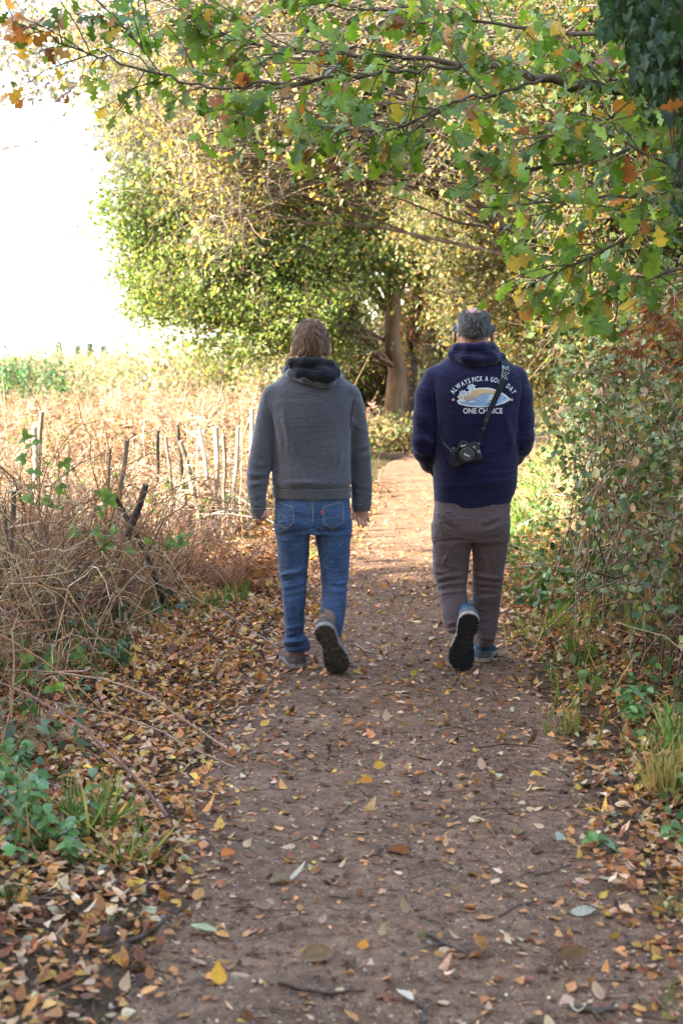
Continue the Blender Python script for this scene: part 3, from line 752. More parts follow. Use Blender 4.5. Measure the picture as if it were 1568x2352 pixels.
x, y = scatter(900, -3.4, -.8, 5.8, 9.6, keepb); fronds(x, y, 12, .55, PINNA)
x, y = scatter(12000, -11, 1.2, 14, 41, keepb, 1.3); fronds(x, y, 11, .8, LEAF4, pin=.1, wid=.42)
def stems(x, y, hm, r, lean=.3, colr=C_STEM, wob=.05):
    n = len(x); z = gz(x, y); h = hm * np.exp(rng.normal(0, .35, n))
    st = np.stack([x, y, z - .02], 1); e = st + np.stack([rng.normal(0, lean, n) * h, rng.normal(0, lean, n) * h, h], 1)
    tubes(Gs, curve_pts(st, e, 5, 0, wob), np.linspace(r, r * .5, 5)[None] * np.exp(rng.normal(0, .3, (n, 1))), 4, pal(colr, n), cap=False)
x, y = scatter(3600, -5, .2, 6.6, 15, keepb); stems(x, y, .5, .0035, .5)
x, y = scatter(5000, -10, 1, 14, 38, keepb); stems(x, y, .6, .005, .4)
# flattened old stalks lying about
x, y = scatter(2600, -5, 0, 6, 16, keepb); n = len(x); a = rng.random(n) * 6.283; L = .3 + .6 * rng.random(n)
st = np.stack([x, y, gz(x, y) + .03 + .4 * rng.random(n) ** 2], 1); e = st + np.stack([np.cos(a) * L, np.sin(a) * L, rng.normal(.0, .12, n)], 1)
tubes(Gs, curve_pts(st, e, 5, 0, .07), .0032 * np.exp(rng.normal(0, .3, (n, 1))) * np.ones((1, 5)), 4, pal(C_STEM, n), cap=False)
o = G.build('dead_bracken', M_DEAD); tag(o, 'sea of dead rust brown bracken fronds filling the field on the left', 'bracken', kind='stuff')
o = Gs.build('bracken_stalks', M_STEM); tag(o, 'dry straw and brown stalks standing and lying in the bracken field', 'stalks', kind='stuff')

# green bits that grow through the bracken
G = Geo()
x, y = scatter(2200, -10, 1, 7, 36, keepb); n = len(x)
c = np.stack([x, y, gz(x, y) + .1 + .5 * rng.random(n)], 1)
clump_leaves(G, c, 4, .07, .06, [((.09, .15, .04), 2), ((.14, .2, .05), 2), ((.05, .09, .03), 1)], OVATE, .2, .8)
o = G.build('bramble_leaves', M_LEAF); tag(o, 'scattered green bramble leaves growing through the dead bracken', 'bramble leaves', kind='stuff')

# bramble tangle at the near left, in the shade
Gs = Geo()
def canes(n, x0, x1, y0, y1, Lm, r, col, zt=.7):
    x = rng.uniform(x0, x1, n); y = rng.uniform(y0, y1, n); k = (x < left_edge(y) + .1); x, y = x[k], y[k]; n = len(x)
    a = rng.random(n) * 6.283; L = Lm * np.exp(rng.normal(0, .3, n))
    st = np.stack([x, y, gz(x, y)], 1); e = st + np.stack([np.cos(a) * L, np.sin(a) * L * .8, zt * rng.random(n) ** 1.3], 1)
    return curve_pts(st, e, 9, .35 + .2 * rng.random(n), .07), n
C_CANE = [((.27, .14, .07), 3), ((.34, .225, .125), 3), ((.17, .085, .045), 2.4), ((.43, .33, .21), 1.5)]
P, n = canes(700, -3.2, -1.0, 5.6, 9.5, .6, .003, C_CANE, .85)
tubes(Gs, P, np.linspace(.0038, .0016, 9)[None] * np.exp(rng.normal(0, .25, (n, 1))), 4, pal(C_CANE, n), cap=False)
P, n = canes(260, -2.2, -1.0, 3.8, 6.5, .45, .003, C_CANE, .2)
tubes(Gs, P, np.linspace(.003, .0013, 9)[None] * np.ones((n, 1)), 4, pal(C_CANE, n), cap=False)
o = Gs.build('bramble_tangle', M_STEM); tag(o, 'tangle of thin brown bramble stems on the shaded left bank', 'bramble tangle', kind='stuff')
def bramble(name, label, px, py, Y, ex, ey, leaves, size=.075, col=((.13, .22, .05), (.09, .16, .04)), stemc=(.2, .1, .06), r=.004, group=None, sag=.15, nl=None):
    """cane from the foot pixel to the tip pixel with trifoliate leaves along it"""
    a = onground(px, py) if Y is None else at(px, py, Y); Y = a[1]
    a[2] = max(min(a[2], 3), float(gz(a[0], a[1])) - .02)
    b = at(ex, ey, Y + rng.normal(0, .12))
    root = thing(name, label, 'bramble', a, group)
    P = curve_pts(a[None], b[None], 10, sag, .04)
    T = Geo(); tubes(T, P, np.linspace(r, r * .45, 10), 5, stemc); T.build('stem', M_STEM, root)
    if leaves:
        for k in range(leaves):
            C = Geo()
            t = rng.uniform(.35, 1.0) * 9 if leaves > 1 else 9
            i = min(int(t), 8); q = P[0, i] * (1 - t + i) + P[0, i + 1] * (t - i)
            d0 = unit(np.array([rng.normal(0, 1), -.3 + rng.normal(0, .6), rng.normal(-.1, .4)]))
            e = q + d0 * size * .9
            tubes(C, np.linspace(q, e, 3), r * .3, 3, np.array(col[1]))
            nn = unit(np.array([rng.normal(0, .4), -.75, .6]))
            sd = unit(np.cross(nn, d0))
            place(C, OVATE, [e] * 3, [d0, sd + .15 * d0, -sd + .15 * d0], [nn + rng.normal(0, .25, 3) for _ in range(3)], [size, size * .85, size * .85],
                  np.array([col[0], col[1], col[0]]) * np.exp(rng.normal(0, .15, (3, 1))), rng.normal(-.25, .2, 3), .3, smooth=False, wid=1.1)
            C.build('leaf', M_LEAF, root)
    return root
for i, (px, py, Y, ex, ey, nl, lab) in enumerate((
    (118, 1340, 7.6, 70, 1010, 5, 'green leaved bramble shoot in front of the pale post at the far left'),
    (150, 1300, 8.0, 135, 1035, 4, 'bramble shoot with two large leaves left of the orange stems'),
    (190, 1320, 7.5, 235, 1130, 4, 'bramble shoot with a drooping leaf pair below the dark stump'),
    (250, 1330, 7.4, 180, 1190, 4, 'low bramble shoot with a hanging green leaf at the left bank'),
    (300, 1340, 7.4, 255, 1240, 3, 'bramble sprig with a flat shiny leaf under the leaning black stump'),
    (360, 1330, 8.0, 375, 1210, 3, 'small pale leaved bramble sprig right of the leaning black stump'),
    (430, 1310, 8.5, 440, 1230, 3, 'small dark bramble sprig among the bracken near the man in jeans'),
    (30, 1560, 6.6, 35, 1480, 3, 'bright green bramble sprig at the left edge above the litter'),
    (75, 1610, 6.2, 90, 1520, 3, 'pale blue green bramble sprig right of the bright green one at the left edge'),
    (30, 1800, 5.0, 42, 1705, 2, 'dark round bramble leaf standing at the left edge above the nettles'),
    (90, 1660, 5.6, 120, 1575, 2, 'small bramble sprig by the thick purple canes at left'),
    (235, 1560, 6.6, 210, 1490, 2, 'low bramble sprig amid the litter below the tangle'),
)):
    bramble('bramble_shoot', lab, px, py, Y, ex, ey, nl, .058 if i not in (7, 8, 9) else .062)
for (px, py, ex, ey, r, lab) in ((385, 1900, -20, 1560, .006, 'long purple bramble cane slanting up to the left edge beside the fern'),
                              (520, 1735, 10, 1540, .006, 'long pale bramble cane slanting down across the litter'),
                              (540, 1780, 60, 1600, .004, 'thinner brown cane below the long pale cane'),
                              (640, 1500, 330, 1330, .004, 'grey cane lying from the tangle to the path edge')):
    a = onground(px, py); Y2 = a[1] + .55
    b = at(ex, ey, Y2); a[2] = hz(a[0], a[1]) + .02
    G = Geo(); P = curve_pts(a[None], b[None], 10, .06, .015); tubes(G, P, np.linspace(r, r * .6, 10), 5, (.22, .12, .1) if 'purple' in lab else (.32, .22, .15))
    for k in range(14):
        q = P[0, rng.integers(1, 9)]; v = rdir(1)[0]; tubes(G, np.linspace(q, q + v * .012, 2), [.0014, .0003], 3, (.25, .12, .08), cap=False)
    whole(G, 'bramble_cane', M_STEM, a, lab, 'bramble')
# slender canes standing up in the bracken
for i, (px, py, ex, ey, Y, c, lab) in enumerate((
    (325, 1260, 240, 975, 8.6, (.4, .16, .04), 'orange upright cane left of the leaning black stump'),
    (250, 1240, 180, 925, 8.8, (.26, .09, .05), 'tall red brown cane bending at its top to the left'),
    (230, 1230, 205, 960, 8.6, (.5, .22, .06), 'bright orange cane standing right of the pale posts'),
    (560, 1180, 592, 890, 11.5, (.5, .38, .22), 'pale straw cane standing behind the left arm of the man in grey'),
    (455, 1150, 470, 905, 12, (.55, .44, .28), 'tallest thin straw cane in the middle of the bracken'),
    (345, 1110, 330, 935, 12, (.55, .42, .26), 'straw cane leaning left above the row of stumps'),
    (370, 1110, 358, 940, 12, (.5, .36, .2), 'straw cane right of the left leaning one above the stumps'),
    (200, 1420, 330, 1130, 7.6, (.2, .12, .09), 'grey brown cane leaning right across the bramble tangle'),
    (120, 1430, 250, 1210, 7.4, (.24, .15, .11), 'thin arching cane in the middle of the bramble tangle'),
    (40, 1450, 110, 1230, 7.2, (.22, .14, .1), 'pale brown cane at the left of the bramble tangle'),
    (60, 1420, 175, 1330, 7.0, (.14, .08, .06), 'dark arching cane low in the bramble tangle'),
)):
    a = at(px, py, Y); a[2] = float(gz(a[0], a[1])) - .02
    G = Geo(); tubes(G, curve_pts(a[None], at(ex, ey, Y)[None], 9, .05, .03), np.linspace(.006, .0022, 9), 5, c)
    whole(G, 'upright_cane', M_STEM, a, lab, 'cane')

# cut stems of an old hedge line
M_CUT = tint_mat('cut_wood_bark', .85, .2, 18, bstr=.8)
PALE, MID, BLK = (.36, .3, .21), (.2, .155, .1), (.05, .04, .032)
for (bx, by, tx, ty, w, Y, c, lab) in (
    (88, 1075, 97, 946, 12, 11.0, MID, 'tall brown post standing behind the white topped stump at far left'),
    (82, 1075, 79, 982, 15, 10.9, PALE, 'white topped cut stump at far left beside the tall brown post'),
    (498, 1060, 496, 983, 13, 12.0, PALE, 'pale cut stem left of the two slim ones beside the man in grey'),
    (470, 1070, 458, 985, 9, 12.0, PALE, 'pale split stem leaning left in the bracken'),
    (543, 1060, 547, 980, 9, 12.2, PALE, 'slim pale cut stem nearer the man in grey'),
    (576, 1030, 579, 940, 11, 12.6, PALE, 'tallest pale cut stem just left of the shoulder of the man in grey'),
    (512, 1130, 513, 1000, 8, 11.2, MID, 'thin brown cut stem below the pale ones'),
    (418, 1060, 408, 976, 9, 11.8, BLK, 'black cut stem in the middle of the bracken'),
    (425, 1060, 415, 1015, 13, 11.6, MID, 'thick short stump with round end beside the black stem'),
    (360, 1060, 363, 990, 8, 11.6, BLK, 'black crooked stub left of the thick short stump'),
    (385, 1060, 380, 1005, 7, 11.4, MID, 'small dark stub between the two black stems'),
    (270, 1190, 292, 1012, 12, 9.0, MID, 'mottled brown stem with a forked top in the bracken'),
    (252, 1150, 254, 1030, 7, 9.2, MID, 'thin mottled stem left of the forked one'),
    (258, 1320, 335, 1115, 17, 8.4, BLK, 'thick black stump leaning right with a splintered top'),
    (305, 1230, 262, 1135, 12, 8.5, BLK, 'short black arm leaning left from the thick black stump'),
    (12, 1400, 33, 1128, 13, 7.4, (.12, .09, .065), 'dark cut stem with a torn top at the left edge'),
    (2, 1330, 10, 1160, 9, 7.5, (.1, .08, .06), 'thin dark stem left of the torn one at the picture edge'),
    (18, 1420, 22, 1315, 10, 7.2, (.16, .12, .09), 'short stub low at the left edge below the torn stem'),
    (985, 1010, 988, 985, 6, 24, MID, 'tiny stub at the foot of the big tree'),
):
    a = at(bx, by, Y); b = at(tx, ty, Y); r = w / 2 / F_PX * Y
    a = a + (a - b) / max(b[2] - a[2], .05) * max(a[2] - float(gz(a[0], a[1])) + .05, 0) if a[2] > 0 else a
    G = Geo(); P = curve_pts(a[None], b[None], 8, 0, .02)[0]
    tubes(G, P, r * np.linspace(1.15, .92, 8), 9, c, cap=False)
    T_ = unit(P[-1] - P[-2]); e = P[-1]
    an = np.arange(9) * 2 * math.pi / 9
    U_ = unit(np.cross(T_, (0.1, 1, .2))); W_ = np.cross(T_, U_)
    ring = G.v[-1][-9:]
    tilt = np.where(np.arange(9) % 3 == 0, .5, .1)[:, None] * r * T_
    G.add(np.concatenate([ring + tilt * 0, ring * .0 + (ring + tilt), [e + T_ * r * .3]]), [(i, (i + 1) % 9, 9 + (i + 1) % 9, 9 + i) for i in range(9)], c)
    G.add(np.concatenate([ring + tilt, [e + T_ * r * .3]]), [(i, (i + 1) % 9, 9) for i in range(9)], np.array(c) * 0 + (np.array((.55, .43, .28)) if c != BLK else np.array((.12, .09, .07))))
    if w > 8:
        q = P[4]; v = unit(np.array([rng.choice([-1, 1]), -.3, .8])); tubes(G, np.linspace(q, q + v * r * 3.2, 4), np.linspace(r * .4, r * .25, 4), 5, c)
    whole(G, 'cut_stem', M_CUT, a, lab, 'cut stem')

# dead ferns that stand out, each one a plant of its own
def fern(label, px, py, Y, n, L, c, spread=1.0, zup=.8):
    a = at(px, py, Y) if Y else onground(px, py); a[2] = float(gz(a[0], a[1]))
    root = thing('dead_fern', label, 'fern', a)
    for k in range(n):
        G = Geo()
        an = rng.random() * 6.283; l = L * rng.uniform(.7, 1.1)
        e = a + np.array([math.cos(an) * l * spread, math.sin(an) * l * spread * .7, l * zup * rng.uniform(.15, 1)])
        P = curve_pts(a[None], e[None], 14, .25, .03)[0]
        cc = np.array(c) * math.exp(rng.normal(0, .2))
        tubes(G, P, np.linspace(.004, .001, 14), 4, cc * .7)
        m = 20; t = np.linspace(.25, 1, m) * 13; i = np.minimum(t.astype(int), 12); Q = P[i] + (P[i + 1] - P[i]) * (t - i)[:, None]; ax = unit(P[i + 1] - P[i])
        sd = unit(np.cross(ax, np.array((0, -.5, 1)) + rng.normal(0, .15, 3)))
        for s in (1, -1):
            place(G, PINNA, Q, sd * s + ax * .3 + (0, 0, -.3) + rng.normal(0, .12, (m, 3)), np.cross(ax, sd) * s + rng.normal(0, .3, (m, 3)), l * .26 * (1.1 - t / 13), cc * np.exp(rng.normal(0, .15, (m, 1))), -.4, 0, wid=.8)
        G.build('frond', M_DEAD, root)
for px, py, Y, n, L, lab in ((590, 1290, 9.2, 16, .42, 'drooping heap of reddish dead fern beside the legs of the man in jeans'), (535, 1270, 9.4, 12, .45, 'dead fern clump left of the drooping heap'),
                             (480, 1250, 9.8, 9, .5, 'upright tan dead fern in the sun left of the hand of the man in jeans'), (420, 1200, 10, 8, .5, 'pale dead fern behind the leaning black stump'),
                             (60, 1760, 5.4, 6, .28, 'small grey brown dead fern by the purple cane at the left edge'), (350, 1330, 8.6, 8, .4, 'brown dead fern at the foot of the tangle')):
    fern(lab, px, py, Y, n, L, (.3, .15, .08) if Y > 6 else (.28, .2, .13))

# ------------------------------------------------------------------ low green growth at both verges
def verge_r(y): return np.interp(y, [3, 5, 5.8, 7.1, 9, 11, 14, 18, 22], [1.2, 1.2, 1.15, 1.08, 1.1, 1.2, 1.7, 2.3, 3.0])
C_NETTLE = [((.07, .13, .04), 4), ((.1, .165, .05), 3), ((.05, .09, .035), 2.4), ((.15, .19, .06), 1.5), ((.25, .16, .07), .8)]
G = Geo()
x, y = scatter(9000, .9, 6, 4.5, 21, lambda x, y: np.clip((x - verge_r(y) + .12) / .25, 0, 1) * np.clip(.55 + .8 * n2(x, y, 1.6, 44), .1, 1))
n = len(x); u = np.clip((x - verge_r(y)) / 1.0, 0, 1)
c = np.stack([x, y, gz(x, y) + .03 + (.06 + .3 * u) * rng.random(n)], 1)
clump_leaves(G, c, 5, .045, .048, C_NETTLE, OVATE, .15, 1.0, cj=.25)
o = G.build('nettle_cover', M_GLOSS); tag(o, 'low blue green nettle and bramble leaves covering the right verge', 'ground cover', kind='stuff')
G = Geo()
x, y = scatter(1500, -2.4, -.8, 3.6, 9.5, lambda x, y: np.clip((left_edge(y) + .45 - x) / .6, 0, 1) * np.clip(.3 + 1.2 * n2(x, y, 1.8, 45), 0, 1))
n = len(x); c = np.stack([x, y, gz(x, y) + .04 + .08 * rng.random(n)], 1)
clump_leaves(G, c, 4, .045, .042, [((.06, .1, .05), 3), ((.09, .14, .06), 2)], OVATE, .1, 1.1)
o = G.build('bramble_cover', M_GLOSS); tag(o, 'small blue green bramble leaves creeping through litter on the left bank', 'ground cover', kind='stuff')
G = Geo()
C_GRASS = [((.1, .19, .035), 4), ((.14, .24, .05), 3), ((.28, .28, .1), 1.5), ((.4, .33, .16), 1)]
def grass(x, y, h, lean=.5):
    n = len(x); a = rng.random(n) * 6.283
    place(G, BLADE, np.stack([x, y, gz(x, y) - .01], 1), np.stack([np.cos(a) * lean, np.sin(a) * lean, 1 + 0 * a], 1) + rng.normal(0, .25, (n, 3)), np.stack([np.cos(a), np.sin(a), .4 + 0 * a], 1) + rng.normal(0, .3, (n, 3)),
          h * np.exp(rng.normal(0, .35, n)), pal(C_GRASS, n), -rng.uniform(.1, .6, n), 0, wid=rng.uniform(.7, 1.5, n))
x, y = scatter(42000, .9, 6, 4.6, 22, lambda x, y: np.exp(-((x - verge_r(y) - .15) / .3) ** 2) * np.clip(.2 + 1.3 * n2(x, y, 1.9, 50), .03, 1)); grass(x, y, .12)
x, y = scatter(9000, 2, 6, 13, 24, lambda x, y: np.clip((x - verge_r(y) + .05) / .2, 0, 1)); grass(x, y, .17)
x, y = scatter(16000, -1.6, .8, 8, 24, lambda x, y: np.exp(-((x - left_edge(y) - .12) / .28) ** 2) * np.clip(.3 + 1.2 * n2(x, y, 1.7, 51), .05, 1)); grass(x, y, .09)
x, y = scatter(3000, -2.2, -.95, 3.6, 8, lambda x, y: np.clip(n2(x, y, 2.3, 52), 0, 1)); grass(x, y, .1)
o = G.build('grass', M_LEAF); tag(o, 'green grass blades along the verges of the path', 'grass', kind='stuff')
# straw and dead stalks on the sunny right verge and under the hedge
Gs = Geo()
x, y = scatter(3600, 1.2, 6, 5.5, 24, lambda x, y: np.clip((x - verge_r(y) - .1) / .4, 0, 1)); n = len(x)
a = rng.random(n) * 6.283; L = .15 + .5 * rng.random(n)
st = np.stack([x, y, gz(x, y) + .02 + .35 * rng.random(n) ** 1.5], 1); e = st + np.stack([np.cos(a) * L, np.sin(a) * L, rng.normal(.1, .15, n)], 1)
tubes(Gs, curve_pts(st, e, 6, .12, .08), .0026 * np.exp(rng.normal(0, .3, (n, 1))) * np.ones((1, 6)), 4, pal(C_STEM + C_CANE, n), cap=False)
o = Gs.build('dry_stalks', M_STEM); tag(o, 'dry thin stalks lying through the growth of the right verge', 'stalks', kind='stuff')

# tufts and plants that stand out
def tuft(label, px, py, n, h, c, cat='grass tuft', wid=2.2, lean=.6, name='grass_tuft', z=None):
    a = onground(px, py); a[2] = float(hz(a[0], a[1]))
    G = Geo()
    an = rng.random(n) * 6.283; pos = a + np.stack([rng.normal(0, .035, n), rng.normal(0, .035, n), 0 * an - .01], 1)
    place(G, BLADE, pos, np.stack([np.cos(an) * lean, np.sin(an) * lean, 1 + 0 * an], 1) + rng.normal(0, .2, (n, 3)), np.stack([np.cos(an), np.sin(an), .4 + 0 * an], 1), h * rng.uniform(.5, 1.1, n), pal(c, n, .25), -rng.uniform(.2, .9, n), 0, wid=wid * rng.uniform(.7, 1.3, n))
    whole(G, name, M_LEAF, a, label, cat)
GG = [((.07, .14, .03), 3), ((.11, .19, .045), 2), ((.25, .25, .1), 1), ((.3, .22, .1), .6)]
GS = [((.1, .17, .04), 2), ((.35, .27, .12), 3), ((.22, .2, .08), 2)]
for px, py, n, h, c, lab, kw in (
    (215, 1925, 70, .2, GG, 'broad bladed sedge clump at the lower left above the litter', dict(wid=1.2, lean=1.5, name='sedge_clump', cat='sedge')),
    (170, 1900, 50, .15, GG, 'smaller sedge clump left of the broad bladed one', dict(wid=1.1, lean=1.5, name='sedge_clump', cat='sedge')),
    (300, 1990, 50, .2, GS, 'withered sedge blades lying towards the path at lower left', dict(wid=1.2, lean=2.2, name='sedge_clump', cat='sedge')),
    (70, 1985, 16, .14, GG, 'tall grass blades between the nettles at the lower left corner', dict(wid=1.1)),
    (40, 2120, 22, .1, GG, 'small bright grass tuft at the left edge near the bottom', dict(wid=.8, lean=.5)),
    (1535, 1850, 160, .2, GS, 'dry pale grass tussock at the right edge of the path', dict(wid=.9, lean=.9)),
    (1555, 1760, 120, .2, GG, 'greener grass tussock behind the pale one at the right edge', dict(wid=.9, lean=.8)),
    (1550, 2110, 40, .09, GG, 'low grass tuft at the right edge near the bottom', dict(wid=.8)),
    (1560, 2330, 40, .08, GG, 'grass tuft in the lower right corner', dict(wid=.8)),
    (1470, 1500, 40, .2, GG, 'tall grass clump among the blue green leaves on the right', dict(wid=1.5, lean=.6)),
    (1300, 1690, 46, .14, GS, 'thin grass tuft at the edge of the right litter', dict(wid=1.3)),
    (1330, 1540, 60, .2, GG, 'grass clump where the right verge meets the litter', dict(wid=1.5)),
    (1165, 1270, 60, .22, GG, 'grass clump right of the trousers of the man in navy', dict(wid=2.2)),
    (1195, 1225, 60, .25, GG, 'bushy grass clump behind the hip of the man in navy', dict(wid=2.2)),
    (540, 1400, 30, .16, GG, 'bright grass clump in the left verge below the dead ferns', dict(wid=2.)),
    (480, 1420, 24, .14, GG, 'small grass clump further left in the left verge', dict(wid=2.)),
    (715, 1290, 30, .13, GG, 'grass clump seen between the legs of the man in jeans', dict(wid=2.2)),
):
    tuft(lab, px, py, n, h, c, **kw)
def nettle(label, px, py, n, h, size=.042):
    a = onground(px, py); a[2] = float(hz(a[0], a[1]))
    root = thing('nettle_plant', label, 'nettle', a)
    T = Geo(); C = Geo()
    for k in range(n):
        s = a + np.array([rng.normal(0, .07), rng.normal(0, .06), 0]); e = s + np.array([rng.normal(0, .05), rng.normal(0, .05), h * rng.uniform(.6, 1.1)])
        P = curve_pts(s[None], e[None], 6, 0, .05)[0]; tubes(T, P, .002, 4, (.12, .15, .05))
        for i in range(1, 6):
            an = i * 1.57 + rng.random()
            for q in (0, math.pi):
                d = (math.cos(an + q), math.sin(an + q), -.15)
                place(C, OVATE, [P[i]], [d], [(rng.normal(0, .3), -.3, 1)], size * rng.uniform(.7, 1.15) * (1.1 if i > 1 else .8), pal([((.08, .16, .04), 2), ((.12, .22, .055), 1), ((.13, .2, .1), .6)], 1), -.3, .2)
    T.build('stems', M_STEM, root); C.build('foliage', M_GLOSS, root)
for px, py, n, h, lab in ((60, 1960, 9, .22, 'leafy green nettle clump at the lower left corner of the bank'), (15, 1920, 7, .2, 'nettle clump cut by the left edge of the picture'), (120, 2000, 5, .12, 'low nettle in front of the leafy clump at lower left'), (25, 1840, 6, .2, 'nettle clump under the dark round bramble leaf'),
                          (1510, 1950, 4, .1, 'low nettle by the dry grass tussock at the right edge'), (1470, 1690, 6, .16, 'nettle patch above the right litter'), (1540, 1650, 7, .2, 'nettle patch at the right edge above the dry tussock')):
    nettle(lab, px, py, n, h)

# ------------------------------------------------------------------ hedge on the right
C_HEDGE = [((.075, .12, .045), 4), ((.11, .155, .06), 3), ((.18, .2, .07), 1.4), ((.3, .17, .08), 1.2), ((.26, .22, .09), 1)]
C_GREYT = [((.2, .15, .11), 3), ((.14, .09, .065), 3), ((.28, .22, .16), 1.2), ((.18, .09, .06), 1)]
for i, (x, y, rx, ry, rz, z, ns, nc, per, sz, pc, m, lab) in enumerate((
    (1.75, 6.3, .5, .8, .45, .4, 260, 230, 12, .04, C_HEDGE, M_GLOSS, 'nearest bramble bush at the right edge with many brown stems'),
    (1.95, 7.8, .62, .8, .7, .65, 330, 360, 12, .042, C_HEDGE, M_GLOSS, 'bramble bush with grey arching stems right of the man in navy'),
    (2.1, 9.6, .7, 1.0, .9, .85, 330, 480, 13, .045, C_HEDGE, M_GLOSS, 'tall tangled bramble bush behind the grey stemmed one'),
    (2.55, 11.6, .75, 1.0, 1.0, 1.0, 220, 480, 14, .045, [((.035, .07, .03), 4), ((.06, .1, .045), 2), ((.12, .16, .05), .7)], M_GLOSS, 'dark glossy holly bush in the middle of the right hedge'),
    (2.6, 8.9, .75, 1.0, 1.25, 1.3, 220, 560, 13, .05, C_HEDGE, M_LEAF, 'tall leafy hazel bush rising behind the bramble bushes into the oak leaves'),
    (3.3, 12.2, .9, 1.1, 1.5, 1.6, 220, 600, 13, .055, C_OLIVE, M_LEAF, 'tall twiggy bush behind the holly that reaches the canopy'),
    (3.6, 7.2, .9, 1.2, 1.2, 1.2, 160, 300, 12, .06, C_HEDGE, M_LEAF, 'leafy bush standing deeper behind the nearest bramble bushes'),
    (4.2, 10.2, 1.0, 1.3, 1.6, 1.7, 160, 340, 12, .06, C_OLIVE, M_LEAF, 'olive bush deep in the hedge behind the leafy hazel'),
    (3.1, 14.2, .8, 1.1, 1.1, 1.0, 200, 460, 14, .048, C_OLIVE, M_LEAF, 'half sunlit hawthorn bush beyond the holly'),
    (3.6, 17.4, .9, 1.4, 1.0, .9, 180, 460, 14, .052, [((.2, .22, .06), 3), ((.34, .3, .1), 2), ((.1, .13, .04), 2)], M_LEAF, 'sunlit yellow green bush on the verge behind the shoulder of the man in navy'),
    (3.9, 20.8, 1.0, 1.6, 1.1, 1.0, 160, 320, 12, .065, C_OLIVE, M_LEAF, 'sunlit olive bush farthest along the right verge'),
)):
    cx = max(x, .235 * y * .72)
    bush('bramble_bush' if 'bramble' in lab else ('holly_bush' if 'holly' in lab else 'hedge_bush'), lab, (x, y, float(gz(x, y))), [((x, y, float(gz(x, y)) + z), (rx, ry, rz)), ((x + .3, y + .3, float(gz(x, y)) + z * 1.3), (rx, ry * .8, rz))],
         ns, nc, per, sz, pc, .09, OVATE, m, C_GREYT, srad=.0055)
# thickets that close the view behind the trunks
for px, py, Y, w, h, pc, lab in ((720, 800, 31, 1.3, 1.5, C_OLIVE, 'olive thicket behind the head of the man in grey'), (830, 820, 32, 1.2, 1.6, C_OLIVE, 'twiggy thicket left of the big pale trunk'), (960, 800, 33, 1.1, 1.7, C_OLIVE, 'shaded thicket between the two trunks'), (1040, 830, 30, 1.0, 1.5, C_OLIVE, 'twiggy thicket behind the left shoulder of the man in navy'), (640, 870, 30, .9, .9, C_STRAW, 'straw coloured low thicket beyond the left shoulder of the man in grey')):
    a = at(px, py, Y); z = float(gz(a[0], Y))
    bush('thicket', lab, (a[0], Y, z), [((a[0], Y, z + h), (w, .9, h)), ((a[0] + .4, Y + .5, z + h * 1.1), (w, .8, h))], 220, 420, 14, .075, pc, .16, LEAF4, M_LEAF, C_GREYT, srad=.014, cat='thicket')
# dark understory at the bend
for px, py, Y, r, lab in ((925, 985, 25.5, .5, 'small dark ivy mound at the foot of the big tree'), (905, 1030, 24.5, .5, 'low green bramble mound left of the foot of the big tree'), (860, 1010, 25, .6, 'grassy mound left of the big trunk'), (965, 1020, 25, .5, 'leafy mound right of the big trunk'),
                          (800, 1030, 23, .7, 'straw coloured mound beyond the right hand of the man in grey')):
    a = at(px, py, Y); z = float(gz(a[0], Y))
    bush('undergrowth_mound', lab, (a[0], Y, z), [((a[0], Y, z + r * .5), (r, r, r * .6))], 90, 90, 10, .07, C_OLIVE if 'ivy' not in lab else C_NETTLE, .09, OVATE, M_LEAF, C_STEM, srad=.006)

# rowan with rusty leaflets at the right edge
a = np.array((1.9, 6.9, .2)); root = thing('rowan_sapling', 'thin sapling with rusty narrow leaflets hanging at the right edge', 'sapling', a)
T = Geo(); C = Geo()
P = curve_pts(a[None], at(1575, 560, 6.9)[None], 10, 0, .03)[0]; tubes(T, P, np.linspace(.014, .006, 10), 6, (.22, .17, .13))
for k in range(15):
    s = P[rng.integers(4, 10)]; e = at(rng.uniform(1385, 1580), rng.uniform(630, 860), rng.uniform(6.5, 7.2)); Q = curve_pts(s[None], e[None], 6, .1, .06)[0]
    tubes(T, Q, np.linspace(.004, .0015, 6), 4, (.2, .14, .1))
    for i in range(7):
        t = .45 + .55 * i / 6; q = Q[min(int(t * 5), 4)] + (Q[min(int(t * 5) + 1, 5)] - Q[min(int(t * 5), 4)]) * (t * 5 - min(int(t * 5), 4)); ax = unit(Q[5] - Q[3])
        for sgn in (1, -1):
            place(C, OVATE, [q], [np.array((sgn * .7, 0, -.7)) + ax * .4 + rng.normal(0, .25, 3)], [(rng.normal(0, .5), -1, .3)], .045 * rng.uniform(.7, 1.2), pal([((.2, .075, .03), 3), ((.27, .13, .045), 1), ((.14, .055, .028), 1)], 1), -.5, .5, wid=.6)
T.build('stems', M_STEM, root); C.build('foliage', M_DEAD, root)

